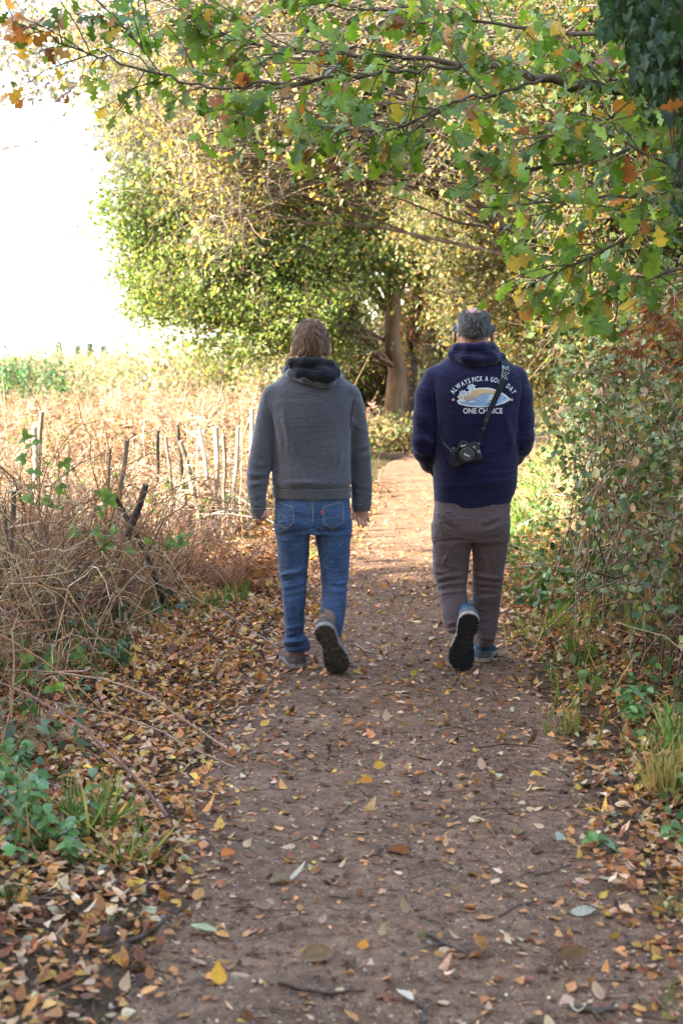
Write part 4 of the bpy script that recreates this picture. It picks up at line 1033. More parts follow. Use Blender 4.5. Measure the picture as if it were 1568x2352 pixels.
# ------------------------------------------------------------------ oak whose branches hang over the path
root = thing('oak_tree', 'oak at the right whose lobed leaves and bent boughs hang across the picture top', 'tree', (2.6, 6.0, .2))
T = Geo(); Tw = Geo()
tp = np.array([(2.6, 6, .1), (2.58, 6, 1.2), (2.5, 5.95, 2.4), (2.55, 6, 4), (2.5, 6.1, 6)]); tt = np.linspace(0, 4, 16)
tp = np.stack([np.interp(tt, np.arange(5), tp[:, i]) for i in range(3)], 1); tubes(T, tp, np.linspace(.24, .14, 16), 14, (.15, .12, .09))
T.build('trunk', M_BARK, root)
OB = [
 [(1800, 260, 5.8, 30), (1568, 222, 5.6, 26), (1420, 203, 5.6, 24), (1310, 195, 5.6, 22), (1250, 180, 5.6, 20), (1160, 163, 5.7, 17), (1060, 148, 5.8, 14), (960, 130, 5.9, 11), (860, 133, 6, 10), (780, 124, 6.1, 9), (640, 110, 6.2, 6), (520, 86, 6.3, 5), (430, 50, 6.4, 3)],
 [(1060, 148, 5.8, 10), (960, 162, 5.75, 9), (860, 165, 5.75, 8), (700, 184, 5.7, 8), (600, 190, 5.7, 7), (520, 206, 5.75, 7), (440, 195, 5.8, 6), (370, 170, 5.8, 6), (250, 135, 5.85, 5), (130, 95, 5.9, 4), (60, 55, 5.9, 3), (0, 30, 5.9, 2)],
 [(1250, 180, 5.6, 8), (1160, 215, 5.5, 7), (1060, 232, 5.4, 7), (980, 268, 5.4, 6), (900, 298, 5.4, 5), (800, 305, 5.4, 4), (720, 285, 5.4, 3)],
 [(1800, 360, 5.6, 12), (1568, 335, 5.3, 10), (1480, 330, 5.25, 9), (1380, 360, 5.2, 8), (1250, 378, 5.2, 6), (1120, 395, 5.2, 3)],
 [(1800, 520, 5.8, 12), (1568, 520, 5.6, 9), (1450, 540, 5.6, 8), (1350, 590, 5.6, 6), (1270, 630, 5.6, 4), (1240, 690, 5.6, 2)],
 [(1800, 40, 6.3, 16), (1568, 62, 6.2, 13), (1300, 80, 6.2, 11), (1150, 58, 6.3, 8), (950, 30, 6.3, 6), (800, 22, 6.4, 5), (650, -20, 6.4, 3)],
 [(1800, 640, 5.9, 12), (1568, 612, 5.7, 8), (1450, 640, 5.6, 6), (1340, 690, 5.6, 3)],
 [(1700, 380, 5.3, 8), (1568, 400, 5.1, 7), (1380, 300, 5.0, 6), (1180, 322, 5.0, 3)],
 [(1800, 270, 6.0, 10), (1568, 262, 5.9, 7), (1420, 280, 5.8, 5), (1300, 262, 5.8, 3)],
 [(1800, 430, 6, 12), (1568, 442, 5.8, 10), (1400, 452, 5.8, 8), (1250, 470, 5.8, 5), (1150, 430, 5.8, 3)],
 [(640, 110, 6.2, 4), (520, 40, 6.3, 3), (420, 25, 6.3, 3), (300, -20, 6.3, 2)],
 [(370, 170, 5.8, 4), (300, 75, 5.9, 3), (240, 20, 5.95, 2)],
 [(700, 184, 5.7, 4), (640, 235, 5.6, 3), (560, 262, 5.6, 2)],
]
O_COL = [((.125, .22, .03), 7), ((.085, .155, .025), 3.5), ((.18, .27, .06), 3), ((.25, .3, .06), 1.6), ((.42, .29, .06), 1.5), ((.4, .18, .05), .9), ((.25, .1, .04), .5)]
O_BRN = [((.4, .17, .05), 4), ((.24, .09, .03), 3), ((.5, .28, .06), 2), ((.1, .16, .03), 1.5)]
lp, ld, lcol, lsz = [], [], [], []
for bi, b in enumerate(OB):
    p = np.array([at(q[0], q[1], q[2]) for q in b]); rr = np.array([q[3] for q in b]) / 2 / F_PX * 5.7
    m = (len(b) - 1) * 4 + 1; tt = np.linspace(0, len(b) - 1, m)
    P = np.stack([np.interp(tt, np.arange(len(b)), p[:, i]) for i in range(3)], 1); P[1:-1] = (P[:-2] + 2 * P[1:-1] + P[2:]) / 4
    P[1:-1] += rng.normal(0, .006, (m - 2, 3)); rad = np.interp(tt, np.arange(len(b)), rr)
    Gb = Geo(); tubes(Gb, P, rad, 8, (.13, .105, .075)); Gb.build('bough', M_BARK, root)
    seg = np.linalg.norm(np.diff(P, axis=0), axis=1); cum = np.concatenate([[0], np.cumsum(seg)]); Lt = cum[-1]
    nt_ = int(Lt * (33 if bi < 3 and bi != 1 else 25))
    for s in np.sort(rng.uniform(.1 if bi else .5, Lt, nt_)):
        i = min(np.searchsorted(cum, s) - 1, m - 2); q = P[i] + (P[i + 1] - P[i]) * (s - cum[i]) / seg[i]
        if (q[0] / q[1]) > .33: continue
        ax = unit(P[i + 1] - P[i]); v = unit(ax * .7 + np.array([0, 0, -.12]) + rng.normal(0, .55, 3) * (1, 1.3, .8))
        L = rng.uniform(.14, .42) * (1 if s < Lt * .85 else .6)
        Q = curve_pts(q[None], (q + v * L)[None], 5, .05, .06)[0]
        tubes(Tw, Q, np.linspace(.0035, .0015, 5), 4, (.12, .09, .06), cap=False)
        k = rng.integers(4, 8)
        left = (at(0, 0, 5.9)[0] - q[0]) ; br = q[0] < at(230, 0, 5.9)[0]
        for j in range(k):
            t = rng.uniform(.35, 1); i2 = min(int(t * 4), 3); lq = Q[i2] + (Q[i2 + 1] - Q[i2]) * (t * 4 - i2)
            lp.append(lq); ld.append(unit(v * .5 + rng.normal(0, .6, 3) + np.array([0, 0, -.35])))
            lcol.append(pal(O_BRN if (br and rng.random() < .8) else O_COL, 1, .2)[0]); lsz.append(.068 * math.exp(rng.normal(0, .22)))
lp, ld, lcol, lsz = map(np.array, (lp, ld, lcol, lsz)); n = len(lp)
C = Geo(); nn = rng.normal(0, .45, (n, 3)) + np.array([-.1, -.55, .6])
place(C, OAK, lp, ld, nn, lsz, lcol, rng.normal(-.25, .3, n), rng.normal(0, .6, n), wid=1.15)
Tw.build('twigs', M_STEM, root); C.build('crown', M_OAK, root)
N_OAK = n
# ivy hanging from the trunk at the top right
root = thing('ivy', 'dark glossy ivy hanging thickly at the top right corner', 'ivy', (1.5, 4.9, 3.4))
C = Geo(); T = Geo()
def ivyrun(px0, px1, py0, py1, n, Y):
    px = rng.uniform(px0, px1, n); py = rng.uniform(py0, py1, n)
    pos = np.array([at(a, b, Y + rng.uniform(-.05, .4)) for a, b in zip(px, py)])
    place(C, IVY, pos, np.stack([rng.normal(0, .35, n), rng.normal(-.2, .3, n), -1 + 0 * px], 1), np.stack([rng.normal(-.2, .4, n), -1 + 0 * px, rng.normal(.35, .4, n)], 1), .05 * np.exp(rng.normal(0, .25, n)), pal([((.028, .065, .022), 5), ((.04, .085, .03), 2), ((.07, .12, .045), .7)], n, .25), -.2, .2, wid=rng.uniform(.6, 1, n))
    s = np.array([at(a, -40, Y + .15) for a in px[:n // 8]]); e = np.array([at(a + rng.normal(0, 12), b, Y + .15) for a, b in zip(px[:n // 8], py[:n // 8])])
    tubes(T, curve_pts(s, e, 7, 0, .03), .003 * np.ones((len(s), 7)), 4, (.12, .09, .06), cap=False)
ivyrun(1440, 1640, -60, 130, 420, 4.9); ivyrun(1385, 1470, -60, 75, 110, 4.9); ivyrun(1480, 1640, 100, 260, 300, 4.9); ivyrun(1540, 1640, 240, 480, 110, 4.8); ivyrun(1450, 1560, 100, 190, 80, 4.9); ivyrun(1490, 1660, -60, 250, 330, 5.15)
for k in range(26):
    U_ = Geo()
    q = at(rng.uniform(1480, 1565), rng.uniform(300, 520), 4.75); d = rdir(14, .3)
    tubes(U_, np.stack([np.repeat(q[None], 14, 0), q + d * .014], 1), np.array([[.0006, .0006]]), 3, (.2, .24, .08), cap=False)
    place(U_, OCT, q + d * .015, d, (0.1, .2, 1), .0028, (.22, .26, .1)); U_.build('flower_head', M_LEAF, root)
T.build('stems', M_STEM, root); C.build('foliage', M_GLOSS, root)
# ------------------------------------------------------------------ solid modelling for the figures
def surf(fn, lo, hi, h):
    lo = np.asarray(lo, float); n = np.ceil((np.asarray(hi, float) - lo) / h).astype(int) + 1
    ax = [lo[i] + h * np.arange(n[i]) for i in range(3)]
    X, Y, Z = np.meshgrid(*ax, indexing='ij')
    D = fn(X, Y, Z).astype(np.float32)
    c = n - 1
    acc = np.zeros((*c, 3), np.float32); cnt = np.zeros(c, np.float32)
    def cs(o): return tuple(slice(o[i], o[i] + c[i]) for i in range(3))
    ins = D < 0
    for d in range(3):
        for o1 in (0, 1):
            for o2 in (0, 1):
                o = [0, 0, 0]; e = [i for i in range(3) if i != d]; o[e[0]] = o1; o[e[1]] = o2
                p = list(o); p[d] = 1
                a, b = D[cs(o)], D[cs(p)]; m = ins[cs(o)] != ins[cs(p)]
                t = np.where(m, a / np.where(m, a - b, 1), 0)
                for k in range(3):
                    acc[..., k] += m * (o[k] + (t if k == d else 0))
                cnt += m
    act = cnt > 0; ids = np.full(c, -1); ids[act] = np.arange(act.sum())
    V = (acc[act] / cnt[act][:, None] + np.argwhere(act)) * h + lo
    F = []
    for d in range(3):
        e = [i for i in range(3) if i != d]
        sl0 = [slice(1, c[i]) for i in range(3)]; sl0[d] = slice(0, c[d]); sl1 = list(sl0); sl1[d] = slice(1, c[d] + 1)
        a, b = ins[tuple(sl0)], ins[tuple(sl1)]
        w = np.argwhere(a != b)
        if not len(w): continue
        off = np.zeros(3, int); off[e[0]] = 1; off[e[1]] = 1
        p = w + off; flip = a[tuple(w.T)]
        def g(u, v):
            q = p.copy(); q[:, e[0]] -= u; q[:, e[1]] -= v
            return ids[tuple(q.T)]
        Q = np.stack([g(1, 1), g(0, 1), g(0, 0), g(1, 0)], 1)
        if d == 1: flip = ~flip
        Q[~flip] = Q[~flip][:, ::-1]
        F.append(Q)
    return V, np.concatenate(F)
def vnormals(V, F):
    n = np.cross(V[F[:, 2]] - V[F[:, 0]], V[F[:, 3]] - V[F[:, 1]]) if F.shape[1] == 4 else np.cross(V[F[:, 1]] - V[F[:, 0]], V[F[:, 2]] - V[F[:, 0]])
    N = np.zeros_like(V)
    for k in range(F.shape[1]): np.add.at(N, F[:, k], n)
    return unit(N)
def relax(V, F, it=1, lam=.5):
    for _ in range(it):
        A = np.zeros_like(V); c = np.zeros(len(V))
        for k in range(F.shape[1]):
            a, b = F[:, k], F[:, (k + 1) % F.shape[1]]
            np.add.at(A, a, V[b]); np.add.at(c, a, 1); np.add.at(A, b, V[a]); np.add.at(c, b, 1)
        V = V * (1 - lam) + lam * A / c[:, None]
    return V
def smin(a, b, k):
    h = np.clip(.5 + .5 * (b - a) / k, 0, 1)
    return b * (1 - h) + a * h - k * h * (1 - h)
def cone(X, Y, Z, a, b, ra, rb):
    a = np.asarray(a, float); v = np.asarray(b, float) - a
    t = np.clip(((X - a[0]) * v[0] + (Y - a[1]) * v[1] + (Z - a[2]) * v[2]) / max(v @ v, 1e-9), 0, 1)
    return np.sqrt((X - a[0] - t * v[0]) ** 2 + (Y - a[1] - t * v[1]) ** 2 + (Z - a[2] - t * v[2]) ** 2) - (ra + (rb - ra) * t)
def chain(X, Y, Z, pts, rr, k=.004):
    d = None
    for i in range(len(pts) - 1):
        e = cone(X, Y, Z, pts[i], pts[i + 1], rr[i], rr[i + 1]); d = e if d is None else smin(d, e, k)
    return d
def ell(X, Y, Z, c, r):
    q = np.sqrt(((X - c[0]) / r[0]) ** 2 + ((Y - c[1]) / r[1]) ** 2 + ((Z - c[2]) / r[2]) ** 2)
    return (q - 1) * min(r)
class Prof:
    """loft: rows of (py, left px, right px, depth offset, half depth), measured at distance D"""
    def __init__(s, rows, D, smooth=5):
        z, cx, a, cy, b = [], [], [], [], []
        for py, xl, xr, dy, hb in rows:
            L = at(xl, py, D + dy); Rr = at(xr, py, D + dy)
            z.append(L[2]); cx.append((L[0] + Rr[0]) / 2); a.append((Rr[0] - L[0]) / 2); cy.append(D + dy); b.append(hb)
        o = np.argsort(z); z = np.array(z)[o]
        s.z = np.linspace(z[0], z[-1], 240)
        f = lambda v: s._sm(np.interp(s.z, z, np.array(v)[o]), smooth)
        s.cx, s.a, s.cy, s.b = f(cx), f(a), f(cy), f(b); s.z0, s.z1 = z[0], z[-1]
    @staticmethod
    def _sm(v, k):
        if k < 1: return v
        p = np.pad(v, k * 3, mode='reflect', reflect_type='odd'); w = np.exp(-.5 * (np.arange(-k * 3, k * 3 + 1) / k) ** 2); w /= w.sum()
        return np.convolve(p, w, 'valid')
    def d(s, X, Y, Z, n=2.2, rt=0.0, rb=0.0, grow=0.0):
        zc = np.clip(Z, s.z0, s.z1)
        cx, a, cy, b = (np.interp(zc, s.z, v) for v in (s.cx, s.a, s.cy, s.b))
        a = np.maximum(a + grow, .008); b = np.maximum(b + grow, .008)
        q = ((np.abs(X - cx) / a) ** n + (np.abs(Y - cy) / b) ** n) ** (1 / n)
        d = (q - 1) * np.minimum(a, b)
        for dz, r in ((Z - s.z1, rt), (s.z0 - Z, rb)):
            if r > 0: d = np.where(dz > -r, np.hypot(np.maximum(d + r, 0), np.maximum(dz + r, 0)) - r + np.minimum(np.maximum(d + r, dz + r), 0), d)
            else: d = np.maximum(d, dz)
        return d
def stroke_disp(V, Nn, D, strokes):
    """soft cloth ridges (+) and creases (-) laid over the cloth where the photograph shows them"""
    out = np.zeros(len(V)); face = np.clip(-Nn[:, 1] * 1.6 + .25, 0, 1)
    # measured in the upright plane through the figure
    k = F_PX / D; W = np.stack([vnoise(V, 11, 21), vnoise(V, 11, 23)], 1) * .011; am = .75 + .8 * vnoise(V, 9, 25)
    for (x1, y1, x2, y2, w, amp) in strokes:
        a = at(x1, y1, D); b = at(x2, y2, D); v = (b - a)[[0, 2]]
        X_, Z_ = V[:, 0] + W[:, 0], V[:, 2] + W[:, 1]; t = np.clip(((X_ - a[0]) * v[0] + (Z_ - a[2]) * v[1]) / (v @ v), 0, 1)
        d = np.hypot(X_ - a[0] - t * v[0], Z_ - a[2] - t * v[1])
        out += 1.9 * amp * np.exp(-(d / (.7 * w / k)) ** 2) * (np.sin(np.clip(t, .04, .96) * math.pi) ** .5)
    return out * face * am
def cloth(fn, lo, hi, h, D, strokes=(), noise=((6, .004), (18, .0012)), stretch=(1, 1, 1), seed=0, it=2, extra=None):
    V, F = surf(fn, lo, hi, h); V = relax(V, F, it)
    N = vnormals(V, F)
    d = stroke_disp(V, N, D, strokes)
    for f, amp in noise: d = d + amp * vnoise(V * np.array(stretch), f, seed)
    if extra is not None: d = d + extra(V, N)
    return V + N * d[:, None], F

# cloth, skin and shoe materials
def cloth_mat(name, col, col2, scale=90, rough=.92, weave=900, bst=.25, sheen=.3, heather=.35, stretch=(1, 1, 1), fade=.13, crease=0.0):
    m, nt, out = mat_new(name)
    v = objvec(nt, stretch)
    a = noise_tex(nt, scale, 4, v, .7); b = noise_tex(nt, 5, 3, objvec(nt)); c = noise_tex(nt, weave, 2, v)
    cc = ramp(nt, a.outputs[0], [(.5 - heather * .5, col), (.5 + heather * .5, col2)])
    cc = mixc(nt, 1.0, cc, ramp(nt, b.outputs[0], [(.3, (1 - fade,) * 3), (.7, (1 + fade,) * 3)]), 'MULTIPLY')
    p = node(nt, 'ShaderNodeBsdfPrincipled'); setin(p, Roughness=rough); p.inputs['Specular IOR Level'].default_value = .2
    p.inputs['Sheen Weight'].default_value = sheen; p.inputs['Sheen Roughness'].default_value = .5
    nt.links.new(cc, p.inputs['Base Color'])
    nb = bump(nt, a.outputs[0], bst * .6, .002)
    if crease:
        cz = noise_tex(nt, 11, 3, objvec(nt, (.8, .8, 2.0)), .5); cz.inputs['Distortion'].default_value = .8
        m1 = node(nt, 'ShaderNodeMath', operation='SUBTRACT'); m1.inputs[1].default_value = .5; nt.links.new(cz.outputs[0], m1.inputs[0])
        m2 = node(nt, 'ShaderNodeMath', operation='ABSOLUTE'); nt.links.new(m1.outputs[0], m2.inputs[0])
        nb = bump(nt, m2.outputs[0], crease, .03, nb)
    nt.links.new(bump(nt, c.outputs[0], bst, .001, nb), p.inputs['Normal'])
    nt.links.new(p.outputs[0], out.inputs[0])
    return m
M_GREY = cloth_mat('grey_marl_sweat', (.036, .036, .044), (.086, .085, .098), 130, heather=.6, stretch=(.45, 1, 1.6), crease=.35)
M_RIB = cloth_mat('grey_ribbing', (.04, .039, .044), (.084, .081, .088), 160, heather=.5, stretch=(1.5, 1, .3))
M_FLEECE = cloth_mat('black_fleece', (.005, .005, .008), (.016, .016, .022), 150, bst=1.0, weave=260, sheen=.06)
M_NAVY = cloth_mat('navy_sweat', (.0055, .0048, .025), (.0075, .0068, .034), 160, sheen=.12, heather=.6, crease=.4)
M_DENIM = cloth_mat('blue_denim', (.011, .025, .064), (.05, .094, .185), 60, .8, heather=.7, sheen=.1, stretch=(2.2, 2.2, .35), bst=.3, fade=.45, crease=.7)
M_STITCH = plain_mat('pale_stitching', (.2, .19, .17), .9)
M_TROUS = cloth_mat('brown_trousers', (.07, .046, .046), (.1, .068, .066), 200, .75, sheen=.15, bst=.15, crease=.6)
M_SKIN = plain_mat('skin', (.46, .215, .15), .5, .4, mottle=40, amt=.12, bstr=.15)
M_SKIN2 = plain_mat('skin_ruddy', (.42, .2, .145), .5, .4, mottle=40, amt=.12, bstr=.15)
for m_ in (M_SKIN, M_SKIN2):
    p_ = [n for n in m_.node_tree.nodes if n.type == 'BSDF_PRINCIPLED'][0]
    p_.inputs['Subsurface Weight'].default_value = .15; p_.inputs['Subsurface Radius'].default_value = (.012, .004, .002); p_.inputs['Subsurface Scale'].default_value = 1
M_HAIR = tint_mat('hair', .55, .15, 90, lo=(.7, .68, .66), hi=(1.3, 1.26, 1.2), bstr=.3, stretch=(1, 1, .12))
M_RED = plain_mat('red_tab', (.5, .02, .03), .7)
M_EYE = plain_mat('eye', (.7, .68, .65), .2)

def strands(G, root_pts, normals, down, L, wd, cols, curl=.25):
    """thin flat hairs lying on the head"""
    n = len(root_pts); t = np.linspace(0, 1, 4)
    d = unit(down)
    P = root_pts[:, None] + d[:, None] * (L[:, None] * t)[..., None] + normals[:, None] * (.004 * np.sin(t * 3.14) + .001)[None, :, None]
    s = unit(np.cross(normals, d)) * wd[:, None]
    w = np.array([1, 1, .8, .15])
    V = np.stack([P - s[:, None] * w[None, :, None], P + s[:, None] * w[None, :, None]], 2)
    i = np.arange(n * 8).reshape(n, 4, 2)
    F = np.stack([i[:, :-1, 0], i[:, :-1, 1], i[:, 1:, 1], i[:, 1:, 0]], -1).reshape(-1, 4)
    G.add(V.reshape(-1, 3), F, np.repeat(cols, 8, 0), 0, True)

def head_sdf(c, w, hgt):
    """c: centre of the skull, w: half width, hgt: top to chin. faces +Y"""
    k = hgt / .235
    cx, cy, cz = c
    def f(X, Y, Z):
        d = ell(X, Y, Z, (cx, cy - .012 * k, cz + .018 * k), (w, .098 * k, .102 * k))
        d = smin(d, ell(X, Y, Z, (cx, cy + .03 * k, cz - .045 * k), (w * .83, .068 * k, .085 * k)), .03)      # face and jaw
        d = smin(d, ell(X, Y, Z, (cx, cy + .055 * k, cz - .1 * k), (.03 * k, .03 * k, .022 * k)), .025)        # chin
        d = smin(d, cone(X, Y, Z, (cx, cy - .022 * k, cz - .05 * k), (cx, cy - .03 * k, cz - .2 * k), .062 * k, .066 * k), .025)  # neck
        d = smin(d, cone(X, Y, Z, (cx, cy + .092 * k, cz + .002 * k), (cx, cy + .112 * k, cz - .036 * k), .009 * k, .014 * k), .012)  # nose
        for s in (-1, 1):
            d = smin(d, cone(X, Y, Z, (cx + s * .015 * k, cy + .088 * k, cz + .02 * k), (cx + s * .045 * k, cy + .078 * k, cz + .022 * k), .007 * k, .006 * k), .012)  # brow
            d = np.maximum(d, -(ell(X, Y, Z, (cx + s * .031 * k, cy + .098 * k, cz + .003 * k), (.015 * k, .012 * k, .009 * k))))
            d = smin(d, ell(X, Y, Z, (cx + s * .031 * k, cy + .083 * k, cz + .003 * k), (.012 * k, .011 * k, .011 * k)), .002)
            e = ell(X, Y, Z, (cx + s * (w + .014 * k), cy + .004 * k, cz - .018 * k), (.011 * k, .019 * k, .033 * k))                 # ear
            e = np.maximum(e, -ell(X, Y, Z, (cx + s * (w + .024 * k), cy + .012 * k, cz - .014 * k), (.008 * k, .011 * k, .02 * k)))
            d = smin(d, e, .006)
        d = smin(d, cone(X, Y, Z, (cx - .02 * k, cy + .092 * k, cz - .062 * k), (cx + .02 * k, cy + .092 * k, cz - .062 * k), .005 * k, .005 * k), .008)
        d = smin(d, cone(X, Y, Z, (cx - .015 * k, cy + .09 * k, cz - .073 * k), (cx + .015 * k, cy + .09 * k, cz - .073 * k), .006 * k, .006 * k), .008)
        return d
    return f

# shoe built in its own frame (x across, y heel to toe, z up), then turned into place
def shoe_frame(heel, toe, roll=0.0, upv=(0, 0, 1)):
    heel = np.array(heel, float); y = unit(np.array(toe, float) - heel)
    z = np.array(upv, float); z = unit(z - y * (z @ y)); x = np.cross(y, z)
    c, s = math.cos(roll), math.sin(roll); x, z = c * x + s * z, c * z - s * x
    return np.stack([x, y, z], 1), heel
def make_shoe(root, frame, L, side, m_up, m_sole, m_mid, m_extra, style):
    Rm, o = frame; k = L / .30
    ty = np.array([-.004, .01, .03, .07, .11, .15, .2, .24, .27, .29, .302]) * k
    hw = np.array([.014, .034, .044, .045, .040, .044, .056, .057, .048, .032, .01]) * k
    cx = np.array([0, 0, 0, 0, .003, .006, .006, .002, -.002, -.004, -.005]) * side * k
    hh = np.array([.085, .098, .103, .11, .108, .092, .07, .058, .05, .042, .034]) * k
    wf = lambda Y: np.interp(Y, ty, hw); cf = lambda Y: np.interp(Y, ty, cx); hf = lambda Y: np.interp(Y, ty, hh)
    def outline(X, Y, g=0): return np.abs(X - cf(Y)) - wf(Y) - g
    def upper(X, Y, Z):
        w = wf(Y) * .96; h = hf(Y)
        q = ((np.abs(X - cf(Y)) / w) ** 2.4 + (np.clip(Z - .018, 0, None) / (h - .018)) ** 2.4) ** (1 / 2.4)
        d = (q - 1) * np.minimum(w, h) * .8
        d = np.maximum(d, .016 - Z); d = np.maximum(d, np.maximum(-.004 * k - Y, Y - .3 * k))
        d = smin(d, cone(X, Y, Z, (0, .052 * k, .09 * k), (0, .058 * k, .125 * k), .036 * k, .037 * k), .012)
        return d - .001 * np.sin(Z * 420) * (Y < .1 * k)
    def sole(X, Y, Z):
        d = np.maximum(np.maximum(outline(X, Y, .003), np.abs(Z - .017) - .013), np.maximum(-.006 * k - Y, Y - .305 * k))
        return d
    def lug(X, Y, Z):
        u, v = (X - cf(Y)) / k, Y / k
        arch = (v > .105) & (v < .14)
        pat = np.sin(v * 300 + 2.6 * np.abs(u) * 60) * np.cos(u * 190 + np.sin(v * 40)) if style else np.sin(v * 330 + np.sign(u) * 1.2) * np.cos(u * 240)
        d = np.maximum(outline(X, Y, .002), np.abs(Z - .0005) - .0055)
        d = np.maximum(d, np.maximum(-.004 * k - Y, Y - .303 * k))
        d = np.maximum(d, np.where(arch, .006, -(pat + .42) * .006))
        return np.minimum(d, np.maximum(np.maximum(outline(X, Y, -.003), np.abs(Z - .004) - .003), np.maximum(-Y, Y - .297 * k)))
    def add(fn, name, mat, lo, hi, h, par, it=1):
        V, F = surf(fn, lo, hi, h); V = relax(V, F, it)
        G = Geo(); G.add(V @ Rm.T + o, F, smooth=True)
        return sub(G, name, mat, par, root) if par is not root else G.build(name, mat, root)
    b = .062 * k
    up = add(upper, 'shoe', m_up, (-b, -.012, 0), (b, .315 * k, .17), .004, root, 2)
    add(sole, 'midsole', m_mid, (-b, -.014, -.0), (b, .315 * k, .035), .004, up)
    add(lug, 'outsole', m_sole, (-b, -.014, -.01), (b, .315 * k, .012), .0027, up, 0)
    def band(X, Y, Z): return np.maximum(np.maximum(upper(X, Y, Z) - .0035, .024 - Z), np.maximum(Z - .062 * k + .25 * np.clip(Y - .03 * k, 0, 1), Y - .1 * k))
    add(band, 'heel_counter', m_extra, (-b, -.015, .01), (b, .12 * k, .09), .004, up)
    def band2(X, Y, Z): return np.maximum(np.maximum(upper(X, Y, Z) - .003, .022 - Z), np.maximum(Z - .048 * k, .2 * k - Y))
    add(band2, 'toe_cap', m_extra, (-b, .18 * k, .01), (b, .315 * k, .07), .004, up)
    G = Geo(); t = np.linspace(0, 1, 9); P = np.stack([0 * t, -.004 - .012 * np.sin(t * math.pi), .085 * k + .04 * t], 1)
    V = np.concatenate([P + (.007, 0, 0), P - (.007, 0, 0), P + (.007, .003, 0), P - (.007, .003, 0)]) @ Rm.T + o
    G.add(V, [(i, i + 1, 10 + i, 9 + i) for i in range(8)] + [(19 + i, 18 + i, 27 + i, 28 + i) for i in range(8)] + [(i + 1, i, 18 + i, 19 + i) for i in range(8)] + [(9 + i, 10 + i, 28 + i, 27 + i) for i in range(8)]); sub(G, 'pull_tab', m_extra, up, root)
    G = Geo()
    for i in range(5):
        y = (.105 + .022 * i) * k; h = hf(y) + .003; t = np.linspace(-1, 1, 9); w = .024 * k
        tubes(G, np.stack([cf(y) + w * t, y + .008 * t * (-1) ** i, .018 + (h - .018) * (1 - np.abs(w * t / wf(y)) ** 2.4) ** (1 / 2.4) + .002], 1) @ Rm.T + o, .0022, 5)
    sub(G, 'laces', m_extra, up, root)
    return up

def ribbon(G, P, Nn, w, th, col=(1, 1, 1), mat=0):
    """flat strap along P, faces along Nn"""
    P = np.asarray(P, float); Nn = unit(np.asarray(Nn, float)); T = unit(np.gradient(P, axis=0)); s = unit(np.cross(T, Nn)); w = np.broadcast_to(w, (len(P),))[:, None] / 2
    V = np.concatenate([P - s * w + Nn * th / 2, P + s * w + Nn * th / 2, P + s * w - Nn * th / 2, P - s * w - Nn * th / 2]); n = len(P)
    F = []
    for k in range(4):
        a, b = k * n, ((k + 1) % 4) * n
        F += [(a + i, a + i + 1, b + i + 1, b + i) for i in range(n - 1)]
    F += [(0, n, 2 * n, 3 * n), (n - 1, 4 * n - 1, 3 * n - 1, 2 * n - 1)]
    G.add(V, F, col, mat, False)
# ------------------------------------------------------------------ man in the grey hooded top and jeans
D1 = float(onground(684, 1540)[1])
O1 = (at(684, 1540, D1)[0], D1, 0.0)
man = thing('person', 'man in grey hooded top and blue jeans walking on the left of the path', 'person', O1, 'two men walking away along the path')
Tt = Prof([(826, 686, 748, .02, .05), (846, 672, 762, .02, .062), (862, 652, 782, .02, .075), (876, 634, 800, .015, .09), (892, 618, 812, .01, .104), (925, 614, 816, .0, .118), (965, 620, 810, -.005, .124), (1005, 625, 805, .0, .124),
           (1060, 627, 804, .005, .126), (1092, 625, 806, .005, .132), (1108, 624, 807, .005, .134), (1116, 627, 804, .005, .13), (1122, 630, 802, .005, .124), (1142, 631, 803, .005, .123)], D1, 4)
AL = Prof([(884, 612, 652, .01, .05), (905, 602, 646, .01, .06), (930, 595, 640, .005, .064), (965, 586, 635, 0, .064), (1000, 579, 629, -.01, .062), (1035, 573, 626, -.02, .06), (1062, 569, 625, -.025, .058), (1090, 566, 619, -.03, .055), (1112, 566, 616, -.035, .053), (1140, 568, 612, -.04, .05), (1160, 573, 613, -.045, .05), (1168, 576, 610, -.045, .042), (1190, 581, 610, -.045, .038)], D1, 3)
AR = Prof([(884, 782, 820, .01, .05), (905, 788, 829, .015, .06), (930, 795, 836, .02, .064), (965, 799, 843, .03, .064), (1000, 802, 848, .04, .062), (1035, 803, 851, .05, .06), (1062, 804, 853, .06, .058), (1090, 805, 854, .07, .055), (1112, 806, 855, .075, .053), (1140, 807, 854, .08, .05), (1158, 807, 852, .08, .048), (1172, 810, 848, .08, .042)], D1, 3)
def hoodie1(X, Y, Z):
    d = Tt.d(X, Y, Z, 2.35)
    a = smin(AL.d(X, Y, Z, 2.2, rt=.03, rb=.006), AR.d(X, Y, Z, 2.2, rt=.03, rb=.006), .002)
    d = smin(d, a, .018)
    return d
